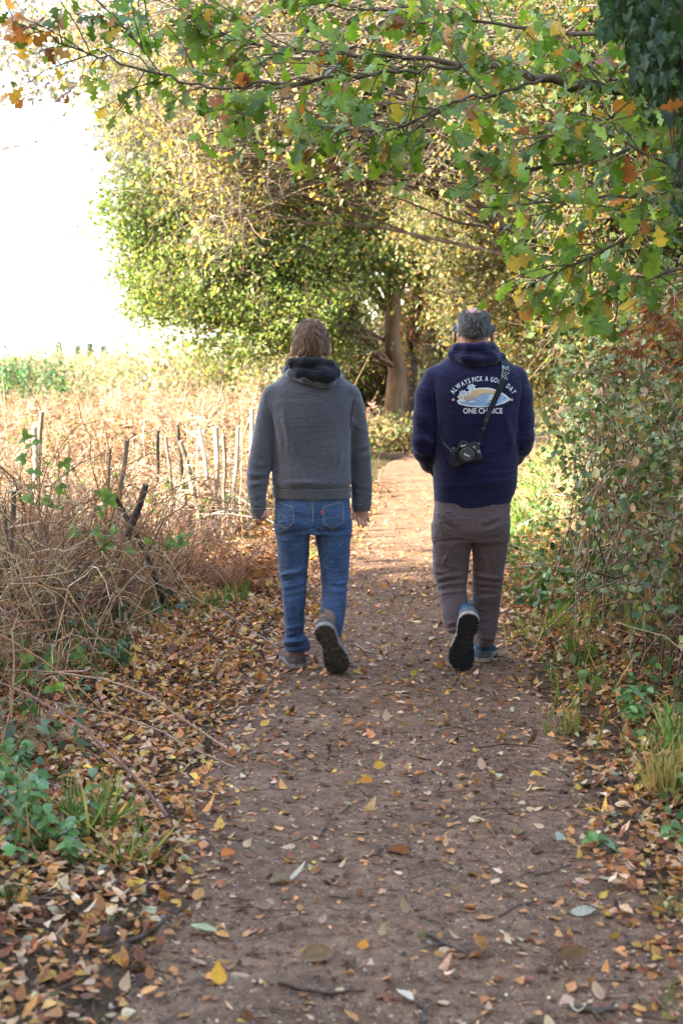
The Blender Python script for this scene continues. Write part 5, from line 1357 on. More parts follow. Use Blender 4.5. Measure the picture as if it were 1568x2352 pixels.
ST1 = [(612, 905, 632, 1000, 4, -.006), (813, 905, 803, 1000, 4, -.006), (640, 985, 655, 1095, 9, .006), (652, 940, 672, 1100, 9, .005), (668, 985, 690, 1090, 10, .004), (790, 985, 770, 1090, 11, .005), (776, 1000, 742, 1100, 12, .004),
       (632, 1050, 660, 1100, 7, -.004), (690, 1040, 712, 1108, 10, -.004), (760, 1060, 735, 1108, 10, -.004), (655, 1104, 780, 1106, 8, .006), (630, 1119, 803, 1121, 3, -.005),
       (574, 1030, 622, 1050, 6, .006), (570, 1058, 620, 1064, 6, .007), (572, 1046, 620, 1058, 4, -.006), (567, 1084, 616, 1082, 6, .005), (568, 1110, 613, 1104, 6, .005), (570, 1096, 613, 1093, 4, -.005), (570, 1140, 612, 1132, 6, .005), (570, 1163, 612, 1163, 3, -.005),
       (588, 960, 626, 1010, 8, .005), (582, 990, 622, 1032, 6, -.004), (808, 1035, 850, 1022, 7, .006), (806, 1062, 852, 1048, 6, .006), (806, 1048, 851, 1036, 4, -.005), (808, 1105, 852, 1122, 6, .005), (810, 1128, 852, 1140, 6, .005), (808, 1118, 852, 1130, 4, -.005), (808, 1154, 852, 1158, 3, -.004), (802, 960, 840, 990, 8, .004),
       (700, 905, 716, 1000, 14, .003)]
lo = (O1[0] - .42, D1 - .32, at(0, 1200, D1)[2] - .01); hi = (O1[0] + .62, D1 + .32, at(0, 818, D1)[2])
V, F = cloth(hoodie1, lo, hi, .0075, D1, ST1, ((5, .005), (14, .0018)), (1, 1, .6), 2, 1)
HOOD1_V, HOOD1_F = V, F
G = Geo(); G.add(V, F, smooth=True); top1 = G.build('hooded_top', M_GREY, man)
def hem1(X, Y, Z):
    z0, z1 = at(0, 1143, D1)[2], at(0, 1119.5, D1)[2]
    return np.maximum(np.abs(Tt.d(X, Y, np.clip(Z, z0 + .003, z1), 2.35) - .0015) - .003, np.maximum(z0 - Z, Z - z1))
V, F = cloth(hem1, (lo[0], lo[1], at(0, 1147, D1)[2]), (hi[0], hi[1], at(0, 1114, D1)[2]), .0045, D1, (), ((9, .002),), it=1)
G = Geo(); G.add(V, F, smooth=True); sub(G, 'hem', M_RIB, top1, man)
for P_, y0, y1 in ((AL, 1166, 1192), (AR, 1156.5, 1174)):
    dd = -.045 if P_ is AL else .08
    z0, z1 = at(0, y1, D1 + dd)[2], at(0, y0, D1 + dd)[2]
    def cuff(X, Y, Z): return np.maximum(np.abs(P_.d(X, Y, np.clip(Z, P_.z0 + .004, z1), 2.2) - .001) - .003, np.maximum(z0 - Z, Z - z1))
    cx_ = np.interp(z0, P_.z, P_.cx); V, F = cloth(cuff, (cx_ - .07, D1 + dd - .08, z0 - .01), (cx_ + .07, D1 + dd + .08, z1 + .01), .004, D1, (), ((12, .0025),), it=1)
    G = Geo(); G.add(V, F, smooth=True); sub(G, 'cuff', M_RIB, top1, man)
# hood: grey outer shell, black fleece lining turned out
def hp(px, py, dy): return at(px, py, D1 + dy)
def hood_out(X, Y, Z):
    d = chain(X, Y, Z, [hp(774, 862, .06), hp(770, 868, -.02), hp(755, 878, -.085), hp(735, 880, -.1), hp(700, 868, -.09), hp(672, 858, -.05), hp(655, 850, .03)], [.026, .026, .024, .022, .024, .026, .024], .01)
    return d
V, F = cloth(hood_out, (O1[0] - .2, D1 - .2, hp(0, 905, 0)[2]), (O1[0] + .32, D1 + .16, hp(0, 812, 0)[2]), .005, D1, (), ((14, .004),))
G = Geo(); G.add(V, F, smooth=True); hd = sub(G, 'hood', M_GREY, top1, man)
def hood_in(X, Y, Z):
    ring = [hp(680, 838, .06), hp(668, 836, .0), hp(672, 834, -.06), hp(700, 831, -.09), hp(730, 832, -.09), hp(758, 838, -.06), hp(768, 844, 0), hp(760, 846, .06), hp(720, 850, .11), hp(690, 846, .1), hp(680, 838, .06)]
    d = chain(X, Y, Z, ring, [.022] * 11, .012)
    d2 = chain(X, Y, Z, [hp(664, 852, -.02), hp(690, 856, -.08), hp(735, 860, -.1), hp(768, 855, -.06), hp(772, 852, .02)], [.022, .03, .036, .026, .022], .02)
    d = smin(d, d2, .014)
    d = smin(d, ell(X, Y, Z, hp(737, 866, -.095), (.075, .034, .036)), .02)
    return d
V, F = cloth(hood_in, (O1[0] - .2, D1 - .2, hp(0, 905, 0)[2]), (O1[0] + .32, D1 + .18, hp(0, 810, 0)[2]), .005, D1, [(668, 846, 760, 850, 4, -.007), (700, 838, 752, 842, 3, .004), (740, 850, 772, 846, 4, -.004)], ((16, .005), (50, .0015)))
G = Geo(); G.add(V, F, smooth=True); sub(G, 'hood_lining', M_FLEECE, top1, man)
# seams of the armholes
def on_cloth(bvh, px, py, D, off=.0015, far=1.0):
    d = Vector(ray(px, py)).normalized(); h = bvh.ray_cast(Vector((0, 0, CAM_H)) + d * (D - far), d)
    if h[0] is None: return None, None
    return np.array(h[0] + h[1] * off), np.array(h[1])
bv = BVHTree.FromPolygons([tuple(v) for v in HOOD1_V], [tuple(f) for f in HOOD1_F])
G = Geo()
for pl in (((618, 893), (614, 915), (618, 950), (626, 985)), ((806, 888), (812, 915), (808, 950), (802, 985))):
    tt = np.linspace(0, 3, 16); pts = [on_cloth(bv, np.interp(t, range(4), [p[0] for p in pl]), np.interp(t, range(4), [p[1] for p in pl]), D1, .0003)[0] for t in tt]
    pts = np.array([p for p in pts if p is not None]); tubes(G, pts, .0014, 5, cap=False)
sub(G, 'seam', M_RIB, top1, man)

# jeans
PEL1 = Prof([(1128, 631, 803, .005, .118), (1145, 631, 804, .003, .12), (1170, 630, 805, -.005, .126), (1200, 632, 805, -.01, .128), (1222, 634, 804, -.005, .12)], D1, 4)
LL1 = Prof([(1195, 633, 716, 0, .105), (1225, 634, 712, .005, .102), (1265, 637, 709, .02, .095), (1300, 641, 707, .035, .088), (1330, 644, 705, .05, .083), (1365, 647, 704, .055, .078), (1400, 650, 702, .05, .074), (1430, 652, 700, .035, .068), (1452, 655, 697, .02, .062), (1464, 652, 702, .015, .06), (1476, 651, 712, .012, .064), (1488, 654, 712, .012, .062), (1493, 656, 711, .012, .06)], D1, 3)
RL1 = Prof([(1195, 718, 805, 0, .105), (1225, 722, 805, -.005, .1), (1265, 730, 804, -.005, .092), (1300, 735, 802, .0, .086), (1325, 736, 800, .005, .083), (1345, 739, 797, .0, .08), (1370, 738, 797, -.03, .078), (1400, 736, 793, -.065, .074), (1425, 733, 789, -.1, .07), (1440, 730, 786, -.12, .066), (1455, 732, 784, -.13, .062), (1464, 736, 785, -.135, .06)], D1, 3)
def jeans1(X, Y, Z):
    d = PEL1.d(X, Y, Z, 2.4)
    l = smin(LL1.d(X, Y, Z, 2.15), 9, .001); r = RL1.d(X, Y, Z, 2.15)
    d = smin(d, smin(l, r, .006), .022)
    for px in (676, 762): d = smin(d, ell(X, Y, Z, at(px, 1192, D1 - .065), (.075, .065, .075)), .03)
    g = at(718, 1190, D1); d = np.maximum(d, .012 - np.hypot((X - g[0]) * 1.0, (Y - (D1 - .145)) * .9))
    return d
JS = [(638, 1224, 706, 1214, 6, -.008), (728, 1216, 800, 1208, 6, -.008), (640, 1238, 690, 1232, 7, .005), (735, 1232, 800, 1222, 7, .006), (716, 1205, 690, 1222, 5, -.006), (720, 1205, 745, 1222, 5, -.006),
      (735, 1270, 768, 1232, 6, .006), (742, 1290, 785, 1245, 6, .005), (738, 1282, 775, 1240, 4, -.004),
      (645, 1322, 704, 1300, 6, .009), (645, 1338, 704, 1318, 4, -.008), (647, 1352, 703, 1336, 6, .008), (650, 1368, 702, 1356, 5, .007), (648, 1360, 702, 1346, 3, -.006), (652, 1382, 700, 1376, 5, .006), (655, 1375, 700, 1366, 3, -.005),
      (738, 1322, 772, 1338, 5, .009), (770, 1338, 800, 1325, 5, .009), (738, 1336, 798, 1342, 3, -.009), (738, 1350, 796, 1352, 5, .009), (740, 1362, 796, 1362, 3, -.006), (745, 1310, 798, 1296, 6, .006), (742, 1375, 770, 1385, 6, .005),
      (735, 1428, 782, 1415, 6, .006), (732, 1440, 784, 1436, 4, -.006), (735, 1448, 784, 1446, 5, .005), (750, 1400, 745, 1440, 6, .005),
      (653, 1458, 700, 1456, 5, -.007), (652, 1470, 708, 1468, 5, .01), (652, 1479, 710, 1478, 3, -.008), (652, 1486, 711, 1487, 4, .006), (655, 1440, 697, 1434, 6, .006), (665, 1250, 668, 1300, 8, .004), (690, 1250, 694, 1310, 8, -.004), (660, 1400, 672, 1445, 7, .004),
      (660, 1164, 712, 1176, 6, .003), (724, 1180, 770, 1164, 6, .003)]
V, F = cloth(jeans1, (O1[0] - .2, D1 - .36, at(0, 1500, D1)[2]), (O1[0] + .36, D1 + .24, at(0, 1124, D1)[2]), .0062, D1, JS, ((7, .004), (20, .002), (45, .0007)), (1, 1, 1.3), 5, 1)
JV, JF = V, F
G = Geo(); G.add(V, F, smooth=True); jeans = G.build('jeans', M_DENIM, man)
bv = BVHTree.FromPolygons([tuple(v) for v in JV], [tuple(f) for f in JF])
def seam_line(G, pl, r, off=.001, D=D1, n=24, bvh=None, mat=0, col=(1, 1, 1)):
    pl = np.array(pl, float); tt = np.linspace(0, len(pl) - 1, n); pts = [on_cloth(bvh or bv, np.interp(t, range(len(pl)), pl[:, 0]), np.interp(t, range(len(pl)), pl[:, 1]), D, off)[0] for t in tt]
    pts = np.array([p for p in pts if p is not None])
    if len(pts) > 2: tubes(G, pts, r, 4, col, mat, cap=False)
def patch(G, quad, n, m, off, D, bvh, col=(1, 1, 1)):
    q = np.array(quad, float); V = []
    for i in range(n):
        for j in range(m):
            u, v = i / (n - 1), j / (m - 1); p = (q[0] * (1 - u) + q[1] * u) * (1 - v) + (q[3] * (1 - u) + q[2] * u) * v
            h = on_cloth(bvh, p[0], p[1], D, off)[0]; V.append(h if h is not None else at(p[0], p[1], D))
    i = np.arange(n * m).reshape(n, m); G.add(np.array(V), np.stack([i[:-1, :-1], i[1:, :-1], i[1:, 1:], i[:-1, 1:]], -1).reshape(-1, 4), col, 0, True)
for pts in (((638, 1152), (672, 1164), (675, 1168), (676, 1200), (658, 1216), (640, 1204)), ((740, 1165), (745, 1162), (783, 1152), (789, 1158), (788, 1200), (762, 1216), (742, 1204))):
    c = (sum(p[0] for p in pts) / len(pts), sum(p[1] for p in pts) / len(pts))
    G = Geo()
    ptsd = []
    pl = list(pts) + [pts[0]]
    for a, b in zip(pl[:-1], pl[1:]): ptsd += [(a[0] + (b[0] - a[0]) * t / 5, a[1] + (b[1] - a[1]) * t / 5) for t in range(5)]
    rings = []
    for s in (1.0, .75, .5, .25, .03):
        rings += [on_cloth(bv, c[0] + (p[0] - c[0]) * s, c[1] + (p[1] - c[1]) * s, D1, .003)[0] for p in ptsd]
    n = len(ptsd); bot = [on_cloth(bv, p[0], p[1], D1, -.001)[0] for p in ptsd]
    G.add(np.array(bot + rings), [(k * n + i, k * n + (i + 1) % n, (k + 1) * n + (i + 1) % n, (k + 1) * n + i) for k in range(5) for i in range(n)], smooth=False)
    pk = sub(G, 'back_pocket', M_DENIM, jeans, man)
    G = Geo()
    for s in (.985, .9): seam_line(G, [(c[0] + (p[0] - c[0]) * s, c[1] + (p[1] - c[1]) * s) for p in pl], .0009, .0036, n=60)
    if c[0] < 700: seam_line(G, [(641, 1178), (653, 1185), (657, 1190), (662, 1184), (674, 1183)], .0008, .0036, n=40)
    else: seam_line(G, [(743, 1186), (758, 1188), (765, 1192), (770, 1187), (788, 1180)], .0008, .0036, n=40)
    o = G.build('pocket_stitching', M_STITCH, None, O1); o.parent = jeans
G = Geo(); seam_line(G, [(717, 1143), (717, 1165), (719, 1185), (719, 1200)], .0018, .0005); seam_line(G, [(720, 1143), (720.5, 1165), (721.5, 1185)], .0009, .001)
seam_line(G, [(637, 1146), (640, 1200), (645, 1300), (655, 1420), (657, 1470)], .001, .0005, n=60); seam_line(G, [(682, 1145), (705, 1149), (720, 1150), (740, 1148), (770, 1145)], .0012, .0008, n=40)
sub(G, 'seams', M_STITCH, jeans, man)
G = Geo(); q = [on_cloth(bv, px, py, D1, o)[0] for o in (.003, .006) for px, py in ((737.5, 1173), (741, 1173), (741.5, 1180), (738, 1180))]
G.add(np.array(q), [(0, 1, 2, 3), (7, 6, 5, 4), (0, 4, 5, 1), (2, 6, 7, 3), (0, 3, 7, 4), (1, 5, 6, 2)]); sub(G, 'red_tab', M_RED, jeans, man)

# body: head, neck, trunk, arms and legs as one skin, hands with separate fingers
HC1 = at(714, 793, D1 + .045); head1 = head_sdf(HC1, .076, .24)
def hand_right(X, Y, Z):
    p = lambda x, y, dy: at(x, y, D1 + .08 + dy)
    d = smin(chain(X, Y, Z, [p(829, 1150, 0), p(828, 1170, 0)], [.026, .025], .01), ell(X, Y, Z, p(830, 1181, 0), (.038, .016, .032)), .015)
    for pts, rr in (([(819, 1186, -.006), (822, 1195, -.012), (824, 1203, -.016), (825, 1208, -.018)], (.0085, .0085, .0075, .006)), ([(827, 1189, -.004), (831, 1199, -.012), (833, 1206, -.018), (833, 1211, -.02)], (.009, .0088, .008, .0062)),
                    ([(834, 1188, -.004), (839, 1197, -.01), (840, 1203, -.016), (840, 1207, -.02)], (.0085, .0083, .0075, .006)), ([(841, 1184, -.002), (845, 1190, -.006), (847, 1195, -.01), (847, 1199, -.014)], (.0075, .0072, .0065, .005)),
                    ([(816, 1176, .0), (811, 1182, -.014), (812, 1190, -.024), (814, 1194, -.028)], (.011, .0095, .0085, .0065))):
        d = smin(d, chain(X, Y, Z, [p(*q) for q in pts], rr, .003), .004)
    return d
def hand_left(X, Y, Z):
    p = lambda x, y, dy: at(x, y, D1 - .045 + dy)
    d = smin(chain(X, Y, Z, [p(594, 1160, 0), p(596, 1180, 0)], [.024, .022], .01), ell(X, Y, Z, p(599, 1186, .004), (.026, .028, .024)), .012)
    for k, (x, y) in enumerate(((589, 1192), (594, 1190), (600, 1186), (606, 1182))):
        d = smin(d, chain(X, Y, Z, [p(x + 3, y - 6, -.024), p(x + 1, y + 1, -.032), p(x + 4, y + 4.5, -.02), p(x + 7, y + 2, -.01)], (.009, .0088, .008, .0065), .003), .0035)
    return smin(d, chain(X, Y, Z, [p(607, 1178, .012), p(610, 1186, -.008), p(609, 1192, -.02)], (.0105, .0092, .0075), .004), .004)
def add_body(name, root, mat, parts, extra_cols=None):
    G = Geo()
    for fn, lo, hi, h in parts:
        V, F = surf(fn, lo, hi, h); V = relax(V, F, 1); G.add(V, F, smooth=True)
    return G.build(name, mat, root)
def trunk1(X, Y, Z):
    d = smin(smin(Tt.d(X, Y, Z, 2.3, rt=.02, grow=-.03), AL.d(X, Y, Z, 2.2, rt=.02, rb=.01, grow=-.016), .02), AR.d(X, Y, Z, 2.2, rt=.02, rb=.01, grow=-.016), .02)
    return smin(smin(d, PEL1.d(X, Y, Z, 2.3, grow=-.022), .02), smin(LL1.d(X, Y, Z, 2.1, grow=-.02, rb=.01), RL1.d(X, Y, Z, 2.1, grow=-.02, rb=.01), .004), .02)
hr, hl = at(829, 1180, D1 + .08), at(598, 1182, D1 - .045)
b1 = add_body('body', man, M_SKIN, [(head1, HC1 + (-.13, -.14, -.24), HC1 + (.13, .16, .16), .0042), (trunk1, (lo[0], D1 - .34, .08), hi, .014),
     (hand_right, hr + (-.07, -.06, -.09), hr + (.07, .05, .08), .0028), (hand_left, hl + (-.06, -.06, -.06), hl + (.06, .05, .07), .0028)])
G = Geo()
for s in (-1, 1):
    place(G, (np.array([(math.cos(a) * math.cos(b), math.sin(a) * math.cos(b), math.sin(b)) for b in np.linspace(-1.57, 1.57, 8) for a in np.linspace(0, 6.283, 12, False)]), np.array([(i * 12 + j, i * 12 + (j + 1) % 12, (i + 1) * 12 + (j + 1) % 12, (i + 1) * 12 + j) for i in range(7) for j in range(12)])), [HC1 + (s * .031, .0825, .003)], (1, 0, 0), (0, 0, 1), .0115, (1, 1, 1), smooth=True)
G.build('eyes', M_EYE, man)

# hair of the man in grey: brown, straight, combed down from the crown
cx, cy, cz = HC1
zt = at(0, 734, D1 + .03)[2]; zn = at(0, 822, D1 - .02)[2]
def hair1(X, Y, Z):
    d = ell(X, Y, Z, (cx, cy - .01, cz + .014), (.088, .113, zt - cz - .014))
    d = smin(d, ell(X, Y, Z, (cx, cy - .04, cz - .032), (.068, .068, .07)), .03)
    th = np.arctan2(X - cx, -(Y - cy)); d = d - .0028 * np.sin(th * 34 + 6 * np.sin(Z * 30) + 4 * np.sin(th * 7)) - .002 * np.sin(th * 71 + Z * 50)
    front = (Y - cy) - .03 - np.clip((Z - cz - .01) * 1.6, -.06, .3)       # open face
    d = np.maximum(d, front)
    # nape line, and cut round the ears
    d = np.maximum(d, (zn + .004 * np.sin(th * 11) + .03 * np.clip(np.abs(X - cx) / .07 - .55, 0, 1)) - Z)
    for s in (-1, 1): d = np.maximum(d, -ell(X, Y, Z, (cx + s * .09, cy + .008, cz - .024), (.03, .04, .05)))
    return np.maximum(d, .002 - head1(X, Y, Z) - .004)
V, F = surf(hair1, HC1 + (-.125, -.15, -.13), HC1 + (.125, .15, .15), .0045); V = relax(V, F, 1)
G = Geo(); cc = (np.array([(.135, .08, .048)]) * np.exp(.3 * vnoise(np.stack([np.arctan2(V[:, 0] - cx, -(V[:, 1] - cy)) * 9, V[:, 2] * 6, 0 * V[:, 0]], 1), 2.0, 4)[:, None])); G.add(V, F, cc, smooth=True)
Nv = vnormals(V, F); crown = np.array((cx + .018, cy - .03, zt))
k = np.where((Nv @ np.array((0, -.3, .1)) > -.25) & (V[:, 2] > zn + .02))[0]; k = rng.choice(k, 3800)
dn = V[k] - crown; dn = dn - Nv[k] * np.sum(dn * Nv[k], 1, keepdims=True); dn = unit(dn) + np.array((0, 0, -.5)) + rng.normal(0, .13, (len(k), 3)); dn = dn - Nv[k] * np.sum(dn * Nv[k], 1, keepdims=True)
strands(G, V[k], Nv[k], dn, rng.uniform(.012, .03, len(k)), rng.uniform(.0005, .0012, len(k)), pal([((.15, .088, .052), 3), ((.24, .155, .095), 1.5), ((.08, .046, .028), 2), ((.33, .24, .16), .35)], len(k), .15))
k = rng.choice(np.where(V[:, 2] > zt - .03)[0], 60); strands(G, V[k], Nv[k], Nv[k] + rng.normal(0, .8, (60, 3)), rng.uniform(.01, .025, 60), np.full(60, .0006), pal([((.26, .19, .13), 1)], 60))
G.build('hair', M_HAIR, man)

# walking shoes of the man in jeans
M_SUEDE = plain_mat('brown_suede', (.17, .11, .08), .85, .2, mottle=60, amt=.3, bstr=.4)
M_SUEDE2 = plain_mat('grey_suede', (.085, .072, .062), .85, .2, mottle=60, amt=.25, bstr=.4)
M_MID1 = plain_mat('grey_midsole', (.2, .175, .17), .7, .3, mottle=30, amt=.25)
M_RUB1 = plain_mat('dirty_rubber', (.05, .038, .03), .75, .3, mottle=45, amt=.7, bstr=.3)
h0 = at(685, 1540, D1 - .0); h0[2] = .012
s1 = make_shoe(man, shoe_frame(h0 + (0.0, -.03, 0), h0 + (-.06, .25, 0.0)), .315, -1, M_SUEDE, M_RUB1, M_MID1, M_SUEDE2, 0)
toe = at(781, 1556, D1 - .13); toe[2] = max(toe[2], .01); heel = at(739, 1436, D1 - .29)
heel = toe + unit(heel - toe) * .32
make_shoe(man, shoe_frame(heel, toe, .12, (0, .5, 1)), .32, 1, M_SUEDE, M_RUB1, M_MID1, M_SUEDE2, 0)
# ------------------------------------------------------------------ man in the navy hooded top with a camera on his back
D2 = float(onground(1104, 1526)[1])
O2 = (at(1085, 1526, D2)[0], D2, 0.0)
man2 = thing('person', 'balding man in navy hooded top and brown trousers walking on the right', 'person', O2, 'two men walking away along the path')
T2 = Prof([(786, 1050, 1122, .02, .055), (810, 1040, 1140, .02, .07), (826, 1020, 1162, .015, .085), (840, 1000, 1182, .01, .1), (860, 988, 1196, 0, .122), (900, 986, 1202, -.01, .136), (950, 992, 1196, -.01, .142), (1000, 996, 1190, 0, .146), (1050, 994, 1187, .01, .15), (1090, 993, 1185, .015, .152), (1115, 995, 1184, .015, .15), (1130, 996, 1180, .015, .142), (1140, 996, 1176, .015, .137), (1156, 997, 1172, .015, .134)], D2, 4)
def q2(px, py, dy): return at(px, py, D2 + dy)
ARM2L = ([q2(1000, 868, .01), q2(983, 910, 0), q2(977, 960, -.01), q2(972, 1012, -.015), q2(975, 1034, .02), q2(990, 1062, .1), q2(1030, 1085, .2)], [.062, .066, .064, .06, .06, .052, .045])
ARM2R = ([q2(1182, 868, .01), q2(1192, 910, 0), q2(1196, 960, -.01), q2(1197, 1005, -.01), q2(1193, 1022, .02), q2(1178, 1046, .1), q2(1140, 1072, .2)], [.06, .062, .06, .057, .056, .05, .045])
ziphem = lambda X: at(0, 1146, D2)[2] + .11 * (X - O2[0])
def top2(X, Y, Z):
    d = T2.d(X, Y, Z, 2.35)
    a = smin(chain(X, Y, Z, *ARM2L, .02), chain(X, Y, Z, *ARM2R, .02), .002)
    d = smin(d, a, .016)
    return np.maximum(d, (at(0, 1147, D2)[2] + .1 * (X - O2[0])) - Z)
ST2 = [(990, 880, 1002, 985, 4, -.006), (1195, 880, 1188, 985, 4, -.006), (1010, 990, 1040, 1080, 9, .006), (1018, 960, 1060, 1060, 9, .005), (1012, 1010, 1030, 1085, 5, -.004), (1150, 950, 1178, 1040, 12, .004), (1170, 1000, 1150, 1090, 10, .004),
       (1000, 1112, 1090, 1106, 8, .008), (1090, 1106, 1182, 1092, 8, .008), (1000, 1130, 1085, 1126, 3, -.006), (1085, 1126, 1178, 1112, 3, -.006), (1100, 1090, 1180, 1075, 7, .006), (1110, 1081, 1182, 1066, 4, -.004), (1120, 1060, 1180, 1050, 8, .005),
       (955, 1000, 1000, 1016, 7, .006), (952, 1030, 985, 1045, 6, .006), (955, 1018, 995, 1032, 4, -.005), (960, 940, 998, 985, 9, .005), (958, 975, 996, 1000, 6, -.004), (1190, 1010, 1222, 1000, 7, .006), (1188, 1035, 1215, 1030, 6, .006), (1190, 1022, 1220, 1014, 4, -.005), (1192, 960, 1216, 925, 9, .004), (1192, 985, 1220, 960, 7, .004)]
lo2 = (O2[0] - .42, D2 - .3, at(0, 1162, D2)[2]); hi2 = (O2[0] + .42, D2 + .36, at(0, 778, D2)[2])
V, F = cloth(top2, lo2, hi2, .0078, D2, ST2, ((5, .005), (14, .0018)), (1, 1, .6), 8, 1)
TV2, TF2 = V, F
G = Geo(); G.add(V, F, smooth=True); topo = G.build('hooded_top', M_NAVY, man2)
bv2 = BVHTree.FromPolygons([tuple(v) for v in TV2], [tuple(f) for f in TF2])
def hem2(X, Y, Z):
    zc = at(0, 1147, D2)[2] + .1 * (X - O2[0]); z0 = zc - .034; z1 = zc + .018
    return np.maximum(np.abs(T2.d(X, Y, np.clip(Z, T2.z0 + .002, 9), 2.35) + .003) - .003, np.maximum(z0 - Z, Z - z1))
V, F = cloth(hem2, (lo2[0], lo2[1], at(0, 1180, D2)[2]), (hi2[0], hi2[1], at(0, 1110, D2)[2]), .0048, D2, (), ((9, .002),), it=1)
G = Geo(); G.add(V, F, smooth=True); sub(G, 'hem', M_NAVY, topo, man2)
def hood2(X, Y, Z):
    d = chain(X, Y, Z, [q2(1052, 800, .09), q2(1043, 800, .02), q2(1050, 799, -.05), q2(1075, 797, -.085), q2(1105, 796, -.085), q2(1128, 799, -.05), q2(1136, 804, .02), q2(1124, 806, .09), q2(1088, 808, .12), q2(1052, 800, .09)], [.022] * 10, .012)
    e = chain(X, Y, Z, [q2(1040, 816, .05), q2(1042, 815, -.03), q2(1066, 822, -.09), q2(1100, 827, -.105), q2(1132, 822, -.08), q2(1150, 820, -.02), q2(1150, 822, .06)], [.024, .028, .026, .026, .026, .024, .022], .014)
    d = smin(d, e, .012)
    return smin(d, ell(X, Y, Z, q2(1098, 822, -.07), (.1, .05, .045)), .014)
V, F = cloth(hood2, q2(1000, 870, -.22), q2(1180, 770, .2), .005, D2, [(1042, 811, 1090, 813, 3, -.009), (1090, 813, 1140, 808, 3, -.009), (1052, 826, 1100, 834, 3, -.005), (1060, 803, 1110, 803, 4, .003), (1075, 818, 1140, 816, 3, -.004)], ((14, .004), (40, .001)), seed=3)
HV2, HF2 = V, F
G = Geo(); G.add(V, F, smooth=True); hd2 = sub(G, 'hood', M_NAVY, topo, man2)
bvh2 = BVHTree.FromPolygons([tuple(v) for v in HV2], [tuple(f) for f in HF2])
G = Geo(); seam_line(G, [(1088, 784), (1090, 798), (1096, 812), (1099, 830)], .0013, .0002, D2, 24, bvh2); sub(G, 'hood_seam', M_NAVY, topo, man2)
G = Geo(); seam_line(G, [(993, 860), (988, 880), (993, 920), (1001, 970)], .0013, .0002, D2, 24, bv2); seam_line(G, [(1190, 862), (1196, 885), (1194, 920), (1190, 970)], .0013, .0002, D2, 24, bv2); sub(G, 'seam', M_NAVY, topo, man2)

def pouch(X, Y, Z):
    c = (O2[0], at(0, 1080, D2)[2]); half = .15 - .35 * np.clip(Z - c[1] - .0, 0, .2)
    t = T2.d(X, Y, Z, 2.35, grow=.02)
    d = np.maximum(np.abs(t) - .012, np.maximum(np.maximum(np.abs(X - c[0]) - half, np.abs(Z - c[1] - .02) - .1), D2 + .06 - Y))
    e = np.minimum(cone(X, Y, Z, ARM2L[0][-2], ARM2L[0][-1], .062, .056), cone(X, Y, Z, ARM2R[0][-2], ARM2R[0][-1], .06, .054))
    return smin(d, np.maximum(e, np.abs(X - c[0]) - half - .01), .015)
V, F = cloth(pouch, (O2[0] - .2, D2 + .03, at(0, 1080, D2)[2] - .1), (O2[0] + .2, D2 + .32, at(0, 1080, D2)[2] + .16), .007, D2, (), ((12, .003),), seed=5)
G = Geo(); G.add(V, F, smooth=True); sub(G, 'front_pocket', M_NAVY, topo, man2)

# print on the back: letters and picture pressed onto the cloth
M_INKW = plain_mat('white_print', (.62, .62, .63), .8, .2, mottle=300, amt=.12)
M_INKS = plain_mat('sand_print', (.5, .36, .19), .8, .2, mottle=500, amt=.3)
M_INKB = plain_mat('blue_print', (.1, .21, .4), .8, .2, mottle=300, amt=.15)
M_INKL = plain_mat('pale_blue_print', (.33, .45, .6), .8, .2, mottle=300, amt=.2)
M_INKD = plain_mat('line_print', (.02, .04, .12), .8, .2)
def glyph_mesh(txt, size=1.0, bold=.0):
    cu = bpy.data.curves.new('letters', 'FONT'); cu.body = txt; cu.size = size; cu.align_x = 'CENTER'; cu.offset = bold; cu.resolution_u = 4
    o = bpy.data.objects.new('letters', cu); COL.objects.link(o); bpy.context.view_layer.update()
    me = o.evaluated_get(bpy.context.evaluated_depsgraph_get()).to_mesh()
    V = np.array([v.co[:2] for v in me.vertices]); F = [tuple(p.vertices) for p in me.polygons]
    w = (V[:, 0].max() - V[:, 0].min()) if len(V) else 0
    bpy.data.objects.remove(o); bpy.data.curves.remove(cu)
    return V, F, w
def press(name, polys, mat, par, off=.0016, bvh=None, D=None):
    """polys: list of (2-D pixel points, faces) thrown straight back onto the cloth"""
    G = Geo()
    for P, F in polys:
        pts = [on_cloth(bvh or bv2, a, b, D or D2, off)[0] for a, b in P]
        if any(p is None for p in pts): continue
        for n in sorted({len(f) for f in F}): G.add(np.array(pts), [f for f in F if len(f) == n])
    return sub(G, name, mat, par, man2)
def arc_text(txt, cx, cy, rx, ry, a0, a1, size, bold):
    """letters along an ellipse arc; widths set the spacing"""
    ws = [(.34 if ch == ' ' else glyph_mesh(ch, 1, bold)[2] + .14) for ch in txt]
    tot = sum(ws); s = 0; out = []
    aa = np.linspace(a0, a1, 200); ds = np.hypot(rx * np.cos(aa), ry * np.sin(aa)); cs = np.concatenate([[0], np.cumsum((ds[1:] + ds[:-1]) / 2 * (aa[1] - aa[0]))]); sq = min(1.0, cs[-1] / (tot * size))
    for ch, w in zip(txt, ws):
        t = (s + w / 2) / tot; s += w
        if ch == ' ': continue
        a = np.interp(t * cs[-1], cs, aa); V, F, _ = glyph_mesh(ch, size, bold * size); V = V - [(V[:, 0].max() + V[:, 0].min()) / 2, 0]
        px, py = cx + rx * math.sin(a), cy - ry * math.cos(a)
        tx, ty = rx * math.cos(a), ry * math.sin(a); th = math.atan2(ty, tx)
        V = V * (sq, 1); X = V[:, 0] * math.cos(th) + V[:, 1] * math.sin(th); Y = V[:, 0] * math.sin(th) - V[:, 1] * math.cos(th)
        out.append((np.stack([px + X, py + Y], 1), F))
    return out
